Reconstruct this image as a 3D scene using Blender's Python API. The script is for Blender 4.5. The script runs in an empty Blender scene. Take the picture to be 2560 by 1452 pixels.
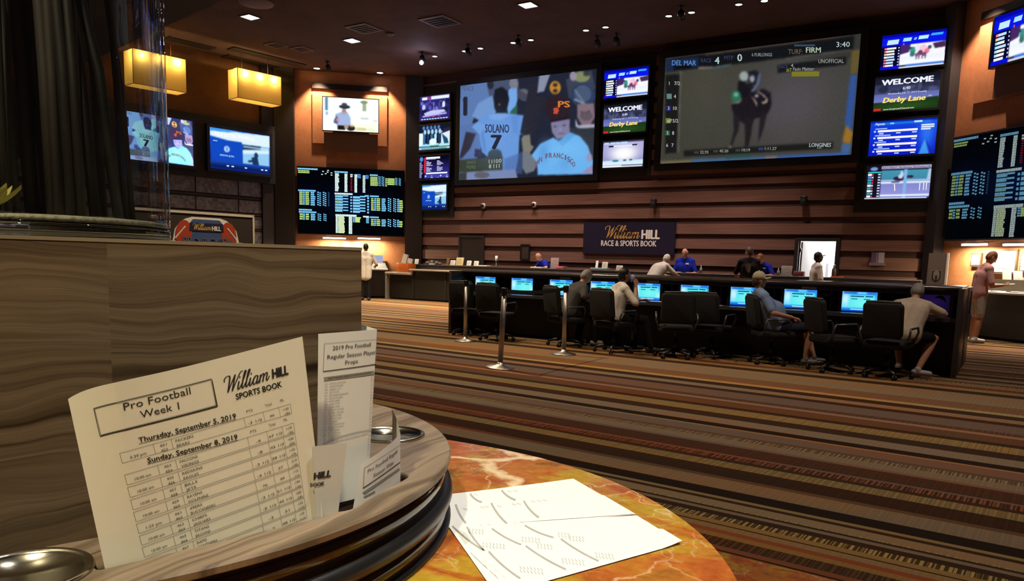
import bpy, math, random
import numpy as np
from mathutils import Vector, Matrix
random.seed(7); rng = np.random.default_rng(7)
SC = bpy.context.scene
COL = SC.collection
PI = math.pi
R = math.radians
# ------------------------------------------------------------------ survey of the place
# world: X runs right along the back wall, Y away towards it, Z up; the viewer's eye is at 1.31 m
EYE = Vector((0, 0, 1.31)); FPX = 1932.7; PCY = 907.8
RT = Vector((0.8394819, 0.542731, 0.02670583)); UP = Vector((-0.0928118, 0.09478735, 0.99116161)); FW = Vector((-0.53540276, 0.83454084, -0.1299441))
def ray(x, y): return FW + RT * ((x - 1280) / FPX) - UP * ((y - PCY) / FPX)
def onZ(x, y, z=0.0):
    g = ray(x, y); return EYE + g * ((z - EYE.z) / g.z)
def onY(x, y, Y):
    g = ray(x, y); return EYE + g * (Y / g.y)
class Wall:
    """vertical plane through p (x,y) running along angle a; s along it, off towards the room"""
    def __init__(self, px, py, a, side):
        self.p = Vector((px, py, 0)); self.a = R(a)
        self.d = Vector((math.cos(self.a), math.sin(self.a), 0)); self.n = Vector((-math.sin(self.a), math.cos(self.a), 0)) * side
    def hit(self, x, y, off=0):
        g = ray(x, y); t = ((self.p - EYE).dot(self.n) + off) / g.dot(self.n); P = EYE + g * t
        return ((P - self.p).dot(self.d), P.z)
    def at(self, s, z, off=0): return self.p + self.d * s + self.n * off + Vector((0, 0, z))
    def M(self, s=0, z=0, off=0):
        # local x along the wall, local -y into the room, local z up
        return Matrix.Translation(self.at(s, z, off)) @ Matrix.Rotation(self.a, 4, 'Z')
YW = 20.6
BACK = Wall(0, YW, 0, -1)
LCOR = Wall(-17.146, YW, 41.1, -1)            # left corner wall, s from -4.6 to 0
lc = LCOR.at(-4.6, 0)
LEFT = Wall(lc.x, lc.y, 81.5, -1)             # left wall, s from -16 to 0
RCOR = Wall(-1.571, YW, -42.8, -1)            # right corner wall, s from 0 to 6
CEIL = 7.28
# ------------------------------------------------------------------ mesh builder
class MB:
    def __init__(self): self.v = []; self.f = []; self.m = []; self.sm = []; self.M = None; self.mi = 0; self.smooth = False
    def add(self, vs, fs, smooth=None):
        b = len(self.v)
        if self.M is not None: vs = [self.M @ Vector(p) for p in vs]
        self.v += [tuple(p) for p in vs]
        self.f += [tuple(i + b for i in f) for f in fs]
        self.m += [self.mi] * len(fs); self.sm += [self.smooth if smooth is None else smooth] * len(fs)
        return self
    def box(self, x0, x1, y0, y1, z0, z1):
        vs = [(x, y, z) for z in (z0, z1) for y in (y0, y1) for x in (x0, x1)]
        return self.add(vs, [(0, 2, 3, 1), (4, 5, 7, 6), (0, 1, 5, 4), (2, 6, 7, 3), (0, 4, 6, 2), (1, 3, 7, 5)], False)
    def rbox(self, x0, x1, y0, y1, z0, z1, b=0.02, axis='z', n=4):
        """box with rounded edges around one axis and chamfered ends"""
        ax = {'x': (1, 2, 0), 'y': (0, 2, 1), 'z': (0, 1, 2)}[axis]
        lo = (x0, y0, z0); hi = (x1, y1, z1)
        u0, u1, w0, w1, h0, h1 = lo[ax[0]], hi[ax[0]], lo[ax[1]], hi[ax[1]], lo[ax[2]], hi[ax[2]]
        b = min(b, (u1 - u0) / 2.01, (w1 - w0) / 2.01); e = min(b * .5, (h1 - h0) / 2.05)
        def ring(ins):
            out = []
            for (cu, cw, a0) in ((u1 - b, w1 - b, 0), (u0 + b, w1 - b, 90), (u0 + b, w0 + b, 180), (u1 - b, w0 + b, 270)):
                for k in range(n + 1):
                    a = R(a0 + 90 * k / n); out.append((cu + (b - ins) * math.cos(a), cw + (b - ins) * math.sin(a)))
            return out
        L = []; N = 4 * (n + 1)
        for ins, hh in ((e, h0), (e * .3, h0 + e * .3), (0, h0 + e), (0, h1 - e), (e * .3, h1 - e * .3), (e, h1)):
            for (u, w) in ring(ins):
                p = [0, 0, 0]; p[ax[0]] = u; p[ax[1]] = w; p[ax[2]] = hh; L.append(tuple(p))
        F = []
        for k in range(5):
            for i in range(N):
                j = (i + 1) % N; F.append((k * N + i, k * N + j, (k + 1) * N + j, (k + 1) * N + i))
        F.append(tuple(range(N))[::-1]); F.append(tuple(range(5 * N, 6 * N)))
        if axis == 'y': F = [f[::-1] for f in F]
        return self.add(L, F, True if n > 1 else False)
    def prism(self, poly, z0, z1):
        n = len(poly); vs = [(p[0], p[1], z0) for p in poly] + [(p[0], p[1], z1) for p in poly]
        fs = [tuple(range(n))[::-1], tuple(range(n, 2 * n))] + [(i, (i + 1) % n, n + (i + 1) % n, n + i) for i in range(n)]
        return self.add(vs, fs, False)
    def lathe(self, prof, c=(0, 0, 0), seg=24, smooth=True):
        vs = []; fs = []
        for (r, z) in prof:
            for k in range(seg):
                a = 2 * PI * k / seg; vs.append((c[0] + r * math.cos(a), c[1] + r * math.sin(a), c[2] + z))
        for i in range(len(prof) - 1):
            for k in range(seg):
                k2 = (k + 1) % seg; fs.append((i * seg + k, i * seg + k2, (i + 1) * seg + k2, (i + 1) * seg + k))
        if prof[0][0] > 1e-5: fs.append(tuple(range(seg))[::-1])
        if prof[-1][0] > 1e-5: fs.append(tuple(range((len(prof) - 1) * seg, len(prof) * seg)))
        return self.add(vs, fs, smooth)
    def tube(self, path, r, seg=10, smooth=True):
        path = [Vector(p) for p in path]; n = len(path)
        rs = r if isinstance(r, (list, tuple)) else [r] * n
        vs = []; fs = []; nrm = None
        for i in range(n):
            t = (path[min(i + 1, n - 1)] - path[max(i - 1, 0)])
            t = t.normalized() if t.length > 1e-9 else Vector((0, 0, 1))
            if nrm is None:
                nrm = t.orthogonal().normalized()
            else:
                nrm = (nrm - t * nrm.dot(t)); nrm = nrm.normalized() if nrm.length > 1e-6 else t.orthogonal().normalized()
            bn = t.cross(nrm)
            for k in range(seg):
                a = 2 * PI * k / seg; vs.append(path[i] + (nrm * math.cos(a) + bn * math.sin(a)) * rs[i])
        for i in range(n - 1):
            for k in range(seg):
                k2 = (k + 1) % seg; fs.append((i * seg + k, i * seg + k2, (i + 1) * seg + k2, (i + 1) * seg + k))
        fs.append(tuple(range(seg))[::-1]); fs.append(tuple(range((n - 1) * seg, n * seg)))
        return self.add(vs, fs, smooth)
    def ball(self, c, r, sc=(1, 1, 1), seg=14, rings=9, rot=None):
        vs = []; fs = []
        for i in range(rings + 1):
            th = PI * i / rings
            for k in range(seg):
                a = 2 * PI * k / seg
                p = Vector((math.sin(th) * math.cos(a) * r * sc[0], math.sin(th) * math.sin(a) * r * sc[1], math.cos(th) * r * sc[2]))
                if rot is not None: p = rot @ p
                vs.append(p + Vector(c))
        for i in range(rings):
            for k in range(seg):
                k2 = (k + 1) % seg; fs.append((i * seg + k, (i + 1) * seg + k, (i + 1) * seg + k2, i * seg + k2))
        return self.add(vs, fs, True)
    def capsule(self, a, b, ra, rb, seg=12, rings=4):
        a = Vector(a); b = Vector(b); t = b - a; L = t.length
        t = t / L if L > 1e-6 else Vector((0, 0, 1))
        path = []; rs = []
        for k in range(rings):
            th = PI / 2 * k / rings; path.append(a - t * ra * math.cos(th)); rs.append(max(ra * math.sin(th), ra * .05))
        path += [a, b]; rs += [ra, rb]
        for k in range(rings - 1, -1, -1):
            th = PI / 2 * k / rings; path.append(b + t * rb * math.cos(th)); rs.append(max(rb * math.sin(th), rb * .05))
        # ring frame must not twist: build straight
        nrm = t.orthogonal().normalized(); bn = t.cross(nrm); vs = []; fs = []; n = len(path)
        for i in range(n):
            for k in range(seg):
                an = 2 * PI * k / seg; vs.append(path[i] + (nrm * math.cos(an) + bn * math.sin(an)) * rs[i])
        for i in range(n - 1):
            for k in range(seg):
                k2 = (k + 1) % seg; fs.append((i * seg + k, i * seg + k2, (i + 1) * seg + k2, (i + 1) * seg + k))
        fs.append(tuple(range(seg))[::-1]); fs.append(tuple(range((n - 1) * seg, n * seg)))
        return self.add(vs, fs, True)
    def grid(self, fn, nu, nv, smooth=True):
        vs = [fn(i / nu, j / nv) for j in range(nv + 1) for i in range(nu + 1)]
        fs = [(j * (nu + 1) + i, j * (nu + 1) + i + 1, (j + 1) * (nu + 1) + i + 1, (j + 1) * (nu + 1) + i) for j in range(nv) for i in range(nu)]
        return self.add(vs, fs, smooth)
    def mesh(self, name, mats):
        me = bpy.data.meshes.new(name)
        me.from_pydata(self.v, [], self.f)
        for m in (mats if isinstance(mats, (list, tuple)) else [mats]): me.materials.append(m)
        me.polygons.foreach_set('material_index', self.m)
        me.polygons.foreach_set('use_smooth', self.sm)
        me.update()
        return me
    def build(self, name, mats, parent=None, bevel=0):
        return obj(name, self.mesh(name, mats), parent, bevel)
def obj(name, me, parent=None, bevel=0):
    o = bpy.data.objects.new(name, me); COL.objects.link(o)
    if parent is not None:
        o.parent = parent; o.matrix_parent_inverse = Matrix.Translation(-parent.location)
    if bevel:
        b = o.modifiers.new('bevel', 'BEVEL'); b.width = bevel; b.segments = 2; b.limit_method = 'ANGLE'; b.angle_limit = R(40)
    return o
def tag(o, label, cat, group=None, kind=None):
    o['label'] = label; o['category'] = cat
    if group: o['group'] = group
    if kind: o['kind'] = kind
    return o
def thing(name, label, cat, loc=(0, 0, 0), group=None):
    o = bpy.data.objects.new(name, None); COL.objects.link(o); o.location = loc; o.empty_display_size = .1
    return tag(o, label, cat, group)
def struct(o): o['kind'] = 'structure'; return o
def dup(root, loc, rotz=0, label=None, group=None, skip=()):
    kids = {}
    for o in list(COL.objects):
        if o.parent is not None: kids.setdefault(o.parent.name, []).append(o)
    r = root.copy(); COL.objects.link(r); r.location = loc; r.rotation_euler = (0, 0, rotz)
    if label: r['label'] = label
    if group: r['group'] = group
    def rec(src, dst):
        for ch in kids.get(src.name, []):
            if ch.name.split('.')[0] in skip: continue
            c = ch.copy(); COL.objects.link(c); c.parent = dst; rec(ch, c)
    rec(root, r)
    return r
# ------------------------------------------------------------------ materials
def lin(c):
    c = np.asarray(c, float) / 255.0
    return np.where(c <= .04045, c / 12.92, ((c + .055) / 1.055) ** 2.4)
def L3(r, g, b): return tuple(float(x) for x in lin((r, g, b)))
class NT:
    def __init__(self, name):
        self.mat = bpy.data.materials.new(name); self.mat.use_nodes = True
        self.t = self.mat.node_tree; self.t.nodes.clear()
        self.out = self.t.nodes.new('ShaderNodeOutputMaterial')
    def n(self, typ, **kw):
        nd = self.t.nodes.new('ShaderNode' + typ)
        ins = kw.pop('ins', {})
        for k, v in kw.items(): setattr(nd, k, v)
        for k, v in ins.items(): self.set(nd, k, v)
        return nd
    def set(self, nd, k, v):
        s = nd.inputs[k]
        if hasattr(v, 'links') or isinstance(v, bpy.types.NodeSocket): self.t.links.new(v, s)
        else: s.default_value = v
    def math(self, op, a, b=None, c=None):
        nd = self.n('Math', operation=op)
        self.set(nd, 0, a)
        if b is not None: self.set(nd, 1, b)
        if c is not None: self.set(nd, 2, c)
        return nd.outputs[0]
    def mix(self, f, a, b, blend='MIX'):
        nd = self.n('Mix', data_type='RGBA', blend_type=blend)
        self.set(nd, 0, f); self.set(nd, 6, a if not isinstance(a, tuple) else (*a[:3], 1)); self.set(nd, 7, b if not isinstance(b, tuple) else (*b[:3], 1))
        return nd.outputs[2]
    def ramp(self, f, stops, interp='LINEAR'):
        nd = self.n('ValToRGB'); cr = nd.color_ramp; cr.interpolation = interp
        while len(cr.elements) < len(stops): cr.elements.new(0.5)
        for e, (p, c) in zip(cr.elements, stops):
            e.position = min(max(p, 0), 1)
            c = (c, c, c) if not isinstance(c, (tuple, list)) else c
            e.color = (*c[:3], 1)
        self.set(nd, 0, f); return nd.outputs[0]
    def noise(self, vec, scale=5, detail=3, rough=.55, dist=0, dim='3D'):
        nd = self.n('TexNoise', noise_dimensions=dim)
        if vec is not None: self.set(nd, 'Vector' if dim != '1D' else 'W', vec)
        nd.inputs['Scale'].default_value = scale; nd.inputs['Detail'].default_value = detail
        nd.inputs['Roughness'].default_value = rough; nd.inputs['Distortion'].default_value = dist
        return nd.outputs[0]
    def comb(self, x=0, y=0, z=0):
        nd = self.n('CombineXYZ'); self.set(nd, 0, x); self.set(nd, 1, y); self.set(nd, 2, z); return nd.outputs[0]
    def pos(self): return self.n('NewGeometry').outputs['Position']
    def objco(self): return self.n('TexCoord').outputs['Object']
    def sep(self, v):
        nd = self.n('SeparateXYZ'); self.set(nd, 0, v); return nd.outputs
    def bsdf(self, col, rough=.5, metal=0, spec=.5, bump=None, bstr=.2, bdist=.01, **kw):
        b = self.n('BsdfPrincipled')
        self.set(b, 'Base Color', (*col[:3], 1) if isinstance(col, (tuple, list)) else col)
        self.set(b, 'Roughness', rough); self.set(b, 'Metallic', metal); self.set(b, 'Specular IOR Level', spec)
        for k, v in kw.items(): self.set(b, k.replace('_', ' '), v)
        if bump is not None:
            bn = self.n('Bump'); self.set(bn, 'Strength', bstr); self.set(bn, 'Distance', bdist); self.set(bn, 'Height', bump)
            self.set(b, 'Normal', bn.outputs[0])
        self.t.links.new(b.outputs[0], self.out.inputs[0]); return b
_mc = {}
def mat(name, col, rough=.5, metal=0, spec=.5, var=.12, scale=40, **kw):
    """plain surface with a little procedural unevenness"""
    if name in _mc: return _mc[name]
    t = NT(name); co = t.objco(); f = t.noise(co, scale, 2)
    c = t.mix(f, tuple(x * (1 - var) for x in col), tuple(min(x * (1 + var), 1) for x in col))
    rr = t.math('MULTIPLY_ADD', f, .12, max(rough - .06, .02))
    t.bsdf(c, rr, metal, spec, **kw); _mc[name] = t.mat; return t.mat
def emis(name, col, strength=1.0):
    if name in _mc: return _mc[name]
    t = NT(name); e = t.n('Emission'); t.set(e, 0, (*col, 1)); t.set(e, 1, strength)
    t.t.links.new(e.outputs[0], t.out.inputs[0]); _mc[name] = t.mat; return t.mat
def attr_emis(name, strength=1.0):
    if name in _mc: return _mc[name]
    t = NT(name); a = t.n('Attribute', attribute_name='Col'); e = t.n('Emission'); t.set(e, 0, a.outputs['Color']); t.set(e, 1, strength)
    t.t.links.new(e.outputs[0], t.out.inputs[0]); _mc[name] = t.mat; return t.mat
# ------------------------------------------------------------------ lettering
_tc = {}
def glyphs(s, bold=0.0):
    """flat letter shapes: vertices (baseline at 0, capitals about 0.73 tall at size 1) and faces"""
    k = (s, bold)
    if k in _tc: return _tc[k]
    cu = bpy.data.curves.new('lettering', 'FONT'); cu.body = s; cu.resolution_u = 2; cu.fill_mode = 'FRONT'
    o = bpy.data.objects.new('lettering', cu)
    me = bpy.data.meshes.new_from_object(o)
    vs = [(v.co.x, v.co.y) for v in me.vertices]; fs = [tuple(p.vertices) for p in me.polygons]
    if bold > .015:   # heavier strokes: the shapes overlap themselves a little to each side
        n0 = len(vs); v0, f0 = list(vs), list(fs); vs = []; fs = []
        for ly, (dx, dy) in enumerate(((-bold, 0), (bold, 0), (0, bold * .5), (0, -bold * .5))):
            b0 = len(vs); vs += [(x + dx, y + dy, ly) for x, y in v0]; fs += [tuple(i + b0 for i in f) for f in f0]
    bpy.data.objects.remove(o); bpy.data.meshes.remove(me); bpy.data.curves.remove(cu)
    w0 = min([v[0] for v in vs], default=0); w1 = max([v[0] for v in vs], default=0)
    _tc[k] = (vs, fs, w0, w1); return _tc[k]
CAPH = 0.69
def text2d(s, x, y, cap, align='l', bold=0.0, width=None, shear=0.0, xs=1.0):
    """letters placed in a plane: baseline start (x,y), capital height cap; width squeezes to fit"""
    vs, fs, a, b = glyphs(s, bold)
    k = cap / CAPH; kx = k * xs
    if width: kx = width / max(b - a, 1e-6)
    W = (b - a) * kx
    ox = x - {'l': 0, 'c': W / 2, 'r': W}[align]
    return [(ox + (v[0] - a) * kx + shear * v[1] * k, y + v[1] * k, *v[2:]) for v in vs], fs
# the cursive word of the betting shop's logo, drawn as pen strokes in a unit where the small letters are 1 tall
def _cr(pts, n=7):
    P = [np.array(p, float) for p in pts]; P = [2 * P[0] - P[1]] + P + [2 * P[-1] - P[-2]]; out = []
    for i in range(1, len(P) - 2):
        for k in range(n):
            t = k / n; out.append(.5 * (2 * P[i] + (P[i + 1] - P[i - 1]) * t + (2 * P[i - 1] - 5 * P[i] + 4 * P[i + 1] - P[i + 2]) * t * t + (3 * P[i] - P[i - 1] - 3 * P[i + 1] + P[i + 2]) * t ** 3))
    out.append(P[-2]); return out
_SC = [[(-.32, 1.35), (-.42, 1.62), (-.22, 1.9), (.12, 1.92), (.3, 1.7), (.34, .9), (.34, .03)], [(.34, .03), (.62, .95), (.95, 1.88)], [(.95, 1.88), (.92, .9), (.9, .03)], [(.9, .03), (1.22, 1.0), (1.62, 1.95), (1.95, 2.02)],
       [(1.62, .95), (1.6, .4), (1.66, .06), (1.82, .1), (2.0, .5)], [(1.98, .4), (2.28, 1.3), (2.4, 1.86), (2.3, 1.98), (2.18, 1.7), (2.12, .5), (2.18, .06), (2.34, .1), (2.52, .5)],
       [(2.5, .4), (2.8, 1.3), (2.92, 1.86), (2.82, 1.98), (2.7, 1.7), (2.64, .5), (2.7, .06), (2.86, .1), (3.04, .5)], [(3.14, .95), (3.12, .4), (3.18, .06), (3.34, .1), (3.56, .6)],
       [(4.1, .85), (3.9, 1.0), (3.66, .8), (3.58, .4), (3.7, .06), (3.9, .12), (4.1, .5), (4.14, .95)], [(4.14, .95), (4.1, .4), (4.16, .06), (4.3, .12), (4.46, .5)],
       [(4.5, .95), (4.5, .5), (4.48, .02)], [(4.49, .4), (4.66, .85), (4.84, .98), (4.94, .8), (4.94, .4), (4.92, .02)], [(4.93, .4), (5.1, .85), (5.28, .98), (5.4, .8), (5.38, .35), (5.46, .06), (5.62, .14), (5.76, .5)]]
def script2d(x, y, xh, shear=.32, pen=.17):
    V = []; F = []
    for st in _SC:
        P = _cr(st); n = len(P); b = len(V)
        for i in range(n):
            t = P[min(i + 1, n - 1)] - P[max(i - 1, 0)]; t = t / (np.hypot(*t) + 1e-9); nx = np.array((-t[1], t[0]))
            w = pen * (.38 + .62 * abs(t[1]) * (1 if t[1] < 0 else .45)) * .75
            for s in (1, -1):
                q = P[i] + nx * w * s * .5 * 1.5; V.append(q)
        F += [(b + 2 * i, b + 2 * i + 1, b + 2 * i + 3, b + 2 * i + 2) for i in range(n - 1)]
    for (cx, cy) in ((1.64, 1.4), (3.16, 1.4)):
        b = len(V); V += [np.array((cx + .1 * math.cos(a * PI / 4), cy + .1 * math.sin(a * PI / 4))) for a in range(8)]; F.append(tuple(range(b, b + 8)))
    return [(x + (v[0] + shear * v[1]) * xh, y + v[1] * xh) for v in V], F
# ------------------------------------------------------------------ pictures shown on screens: a colour grid plus flat shapes and letters
class Pic:
    def __init__(self, w, h, bg=(0, 0, 0), mp=None):
        self.w, self.h = w, h; self.a = np.zeros((h, w, 3)); self.a[:] = bg
        self.mp = mp or (lambda x, y: (x, y)); self.ov = []
        yy, xx = np.mgrid[0:h, 0:w]; self.U = xx / (w - 1); self.Vv = yy / (h - 1)
    def _m(self, pts): return [self.mp(*p) for p in pts]
    def blend(self, m, col): self.a = self.a * (1 - m[..., None]) + np.array(col, float) * m[..., None]
    def poly(self, pts, col, al=1.0):
        P = self._m(pts); acc = np.zeros((self.h, self.w))
        for (dx, dy) in ((-.25, -.25), (.25, -.25), (-.25, .25), (.25, .25)):
            X = self.U + dx / self.w; Y = self.Vv + dy / self.h; ins = np.zeros(X.shape, bool)
            for i in range(len(P)):
                (x0, y0), (x1, y1) = P[i], P[(i + 1) % len(P)]
                if y0 == y1: continue
                c = ((y0 > Y) != (y1 > Y)) & (X < (x1 - x0) * (Y - y0) / (y1 - y0) + x0); ins ^= c
            acc += ins / 4
        self.blend(acc * al, col); return self
    def rect(self, x0, y0, x1, y1, col, al=1.0): return self.poly([(x0, y0), (x1, y0), (x1, y1), (x0, y1)], col, al)
    def ell(self, cx, cy, rx, ry, col, ang=0, al=1.0):
        return self.poly([(cx + rx * math.cos(t) * math.cos(R(ang)) - ry * math.sin(t) * math.sin(R(ang)), cy + rx * math.cos(t) * math.sin(R(ang)) + ry * math.sin(t) * math.cos(R(ang))) for t in np.linspace(0, 2 * PI, 28)[:-1]], col, al)
    def vgrad(self, x0, y0, x1, y1, c0, c1, al=1.0):
        (u0, v0), (u1, v1) = self._m([(x0, y0), (x1, y1)])
        m = ((self.U >= u0) & (self.U <= u1) & (self.Vv >= v0) & (self.Vv <= v1)) * al
        t = np.clip((self.Vv - v0) / max(v1 - v0, 1e-6), 0, 1)[..., None]
        self.a = self.a * (1 - m[..., None]) + (np.array(c0) * (1 - t) + np.array(c1) * t) * m[..., None]; return self
    def glow(self, cx, cy, rx, ry, col, al=1.0):
        (u, v) = self.mp(cx, cy); (u2, v2) = self.mp(cx + rx, cy + ry)
        d = ((self.U - u) / (u2 - u)) ** 2 + ((self.Vv - v) / (v2 - v)) ** 2
        self.blend(np.exp(-d) * al, col); return self
    def blur(self, n=1):
        for _ in range(n):
            p = np.pad(self.a, ((1, 1), (1, 1), (0, 0)), 'edge')
            self.a = (p[1:-1, 1:-1] * 4 + p[:-2, 1:-1] * 2 + p[2:, 1:-1] * 2 + p[1:-1, :-2] * 2 + p[1:-1, 2:] * 2 + p[:-2, :-2] + p[2:, 2:] + p[:-2, 2:] + p[2:, :-2]) / 16
        return self
    def noise(self, amp):
        self.a = np.clip(self.a + rng.normal(0, amp, (self.h, self.w, 1)), 0, 255); return self
    def blobs(self, x0, y0, x1, y1, n, cols, r=(2, 6), al=.8):
        for _ in range(n):
            self.ell(random.uniform(x0, x1), random.uniform(y0, y1), random.uniform(*r), random.uniform(*r), random.choice(cols), al=al)
        return self
    def text(self, s, x, y, cap, col, align='l', bold=.01, width=None, shear=0, up=None):
        """x,y and sizes in the picture's own drawing units"""
        vs, fs = text2d(s, 0, 0, cap, align, bold, width, shear)
        self.ov.append(([self.mp(x + v[0], y - v[1]) for v in vs], fs, col)); return self
    def shape(self, pts, col):
        self.ov.append((self._m(pts), [tuple(range(len(pts)))], col)); return self
    def bar(self, x0, y0, x1, y1, col): return self.shape([(x0, y1), (x1, y1), (x1, y0), (x0, y0)], col)
    def mesh(self, name, W, H, material, lift=.002):
        """picture in its local xz plane, x right from -W/2, z up from 0, facing -y"""
        w, h = self.w, self.h
        xs = (self.U - .5) * W; zs = (1 - self.Vv) * H
        co = np.stack([xs, np.zeros_like(xs), zs], -1).reshape(-1, 3); cl = lin(np.clip(self.a, 0, 255)).reshape(-1, 3)
        idx = np.arange(w * h).reshape(h, w)
        q = np.stack([idx[1:, :-1], idx[1:, 1:], idx[:-1, 1:], idx[:-1, :-1]], -1).reshape(-1, 4)
        V = co.tolist(); F = q.tolist(); C = cl.tolist()
        for i, (vs, fs, col) in enumerate(self.ov):
            b = len(V); c = lin(col).tolist(); y = -lift * (1 + .15 * (i % 5))
            V += [((v[0] - .5) * W, y, (1 - v[1]) * H) for v in vs]; C += [c] * len(vs); F += [[k + b for k in f] for f in fs]
        me = bpy.data.meshes.new(name); me.from_pydata(V, [], F); me.materials.append(material)
        at = me.color_attributes.new('Col', 'FLOAT_COLOR', 'POINT')
        at.data.foreach_set('color', np.c_[np.array(C), np.ones(len(C))].astype(np.float32).ravel())
        me.update(); return me
SCREEN = attr_emis('lit screen picture', 1.0)
# ================================================================== surfaces of the room
def carpet_mat():
    t = NT('striped carpet'); P = t.sep(t.pos())
    s = t.math('ADD', t.math('MULTIPLY', P[1], .9983), t.math('MULTIPLY', P[0], .058))
    u = t.math('SUBTRACT', t.math('MULTIPLY', P[0], .9983), t.math('MULTIPLY', P[1], .058))
    w = t.math('WRAP', s, 10.23, 3.373)
    D = (.022, .013, .010); DK = (.045, .025, .016); TAN = (.26, .19, .115); GR = (.215, .16, .11); OL = (.25, .185, .085); YL = (.36, .29, .14); RD = (.23, .085, .045); BR = (.12, .062, .034); PU = (.15, .105, .085); RU = (.21, .11, .058); PK = (.25, .15, .11); DR = (.075, .035, .022)
    # start of each stripe, its colour and how strongly woven ticks break it
    A = [(3.373, DK, 0), (3.397, RD, 0), (3.447, BR, .75), (3.559, OL, .1), (3.613, RD, 0), (3.669, TAN, .1), (3.733, DK, 0), (3.747, OL, 0), (3.807, YL, 1), (3.879, DK, 0), (3.943, GR, 0), (3.987, DK, 0), (4.016, YL, .5), (4.032, TAN, .05), (4.132, DK, 0), (4.173, OL, 0), (4.222, D, 0), (4.364, GR, .14), (4.586, BR, 0), (4.645, DK, .6), (4.864, OL, .42), (5.016, DK, 0), (5.087, RD, 1), (5.196, PU, 0)]
    B = [(5.234, DR, .4), (5.474, PU, 0), (5.529, GR, .15), (5.683, TAN, .8), (5.784, BR, 0), (5.846, PU, 0), (6.062, OL, 0), (6.107, D, 0), (6.247, GR, .1), (6.468, DK, .4), (6.679, OL, .35), (6.932, DK, .6), (7.05, BR, .1), (7.333, PK, 0), (7.432, BR, .5), (7.568, PU, .1), (7.931, DK, 0), (8.086, GR, 0), (8.289, DK, .2), (8.502, YL, .2), (8.634, RU, .2), (9.059, TAN, .15), (9.785, DK, 0), (10.02, OL, 0)]
    fa = t.math('DIVIDE', t.math('SUBTRACT', w, 3.373), 1.861); fb = t.math('DIVIDE', t.math('SUBTRACT', w, 5.234), 4.996); hi_ = t.math('GREATER_THAN', w, 5.234)
    def rmp(f, L, lo, wd, k): return t.ramp(f, [((q[0] - lo) / wd, q[k]) for q in L], 'CONSTANT')
    base = t.mix(hi_, rmp(fa, A, 3.373, 1.861, 1), rmp(fb, B, 5.234, 4.996, 1))
    tick = t.noise(t.math('MULTIPLY', u, 60), 1, 1, .5, 0, '1D'); tk = t.ramp(tick, [(.43, 0), (.52, .9)])
    mask = t.mix(hi_, rmp(fa, A, 3.373, 1.861, 2), rmp(fb, B, 5.234, 4.996, 2))
    base = t.mix(t.math('MULTIPLY', mask, tk), base, (.03, .017, .010))
    # long dyed patches that warm the stripes to red and gold
    nz = t.noise(t.comb(t.math('MULTIPLY', u, .34), t.math('MULTIPLY', s, 2.6), 0), 1, 2, .5)
    warm = t.mix(1, base, (1.4, .82, .55), 'MULTIPLY'); gold = t.mix(1, base, (1.35, 1.0, .62), 'MULTIPLY')
    base = t.mix(t.ramp(nz, [(.54, 0), (.62, .6)]), base, warm)
    nz2 = t.noise(t.comb(t.math('MULTIPLY', u, .3), t.math('MULTIPLY', s, 2.2), 7.3), 1, 2, .5)
    base = t.mix(t.ramp(nz2, [(.54, 0), (.64, .55)]), base, gold)
    pile = t.noise(t.pos(), 260, 2); base = t.mix(.22, base, t.ramp(pile, [(.3, .0), (.7, .28)]), 'SOFT_LIGHT')
    t.bsdf(base, .95, 0, .05, bump=pile, bstr=.25, bdist=.004); return t.mat
def marble_mat(name='orange marble', floor=False):
    t = NT(name); co = t.pos() if floor else t.objco()
    n1 = t.noise(co, 3.2, 4, .6, 1.2); n2 = t.noise(co, 9, 5, .62, .8)
    m = t.n('Mapping'); t.set(m, 0, co); m.inputs['Scale'].default_value = (1.0, 2.6, 1); m.inputs['Rotation'].default_value = (0, 0, .5)
    n3 = t.noise(m.outputs[0], 5.5, 5, .6, 1.0)
    base = t.ramp(n3, [(.28, (.20, .055, .012)), (.38, (.40, .12, .018)), (.45, (.48, .20, .028)), (.51, (.46, .28, .03)), (.60, (.43, .29, .028)), (.68, (.48, .20, .028)), (.8, (.34, .21, .03))])
    base = t.mix(t.ramp(n1, [(.41, 0), (.50, .88)]), base, t.ramp(n2, [(.3, (.27, .05, .016)), (.5, (.44, .105, .024)), (.65, (.52, .20, .032))]))
    base = t.mix(t.ramp(n2, [(.57, 0), (.68, .7)]), base, (.13, .05, .02))
    wv = t.n('VectorMath', operation='ADD'); t.set(wv, 0, co)
    nn = t.n('TexNoise'); t.set(nn, 'Vector', co); nn.inputs['Scale'].default_value = 11; nn.inputs['Detail'].default_value = 4
    sc = t.n('VectorMath', operation='SCALE'); t.set(sc, 0, nn.outputs['Color']); sc.inputs['Scale'].default_value = .11; t.set(wv, 1, sc.outputs[0])
    for s_, w_, al in ((3.1, .014, 1.0), (7.0, .007, .45), (17, .010, .3)):
        v = t.n('TexVoronoi', feature='DISTANCE_TO_EDGE'); t.set(v, 'Vector', wv.outputs[0]); v.inputs['Scale'].default_value = s_
        e = t.ramp(v.outputs['Distance'], [(0, al), (w_ * (1.6 if s_ < 5 else 1), al * .6), (w_ * 2.6, 0)])
        gate = t.ramp(t.noise(co, s_ * .7, 2), [(.52, 0), (.60, 1)])
        base = t.mix(t.math('MULTIPLY', e, gate), base, (.86, .66, .40))
    fl_ = t.noise(co, 70, 4, .7); base = t.mix(.35, base, t.ramp(fl_, [(.35, .2), (.65, .8)]), 'SOFT_LIGHT'); t.bsdf(base, .14 if not floor else .22, 0, .5); return t.mat
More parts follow.
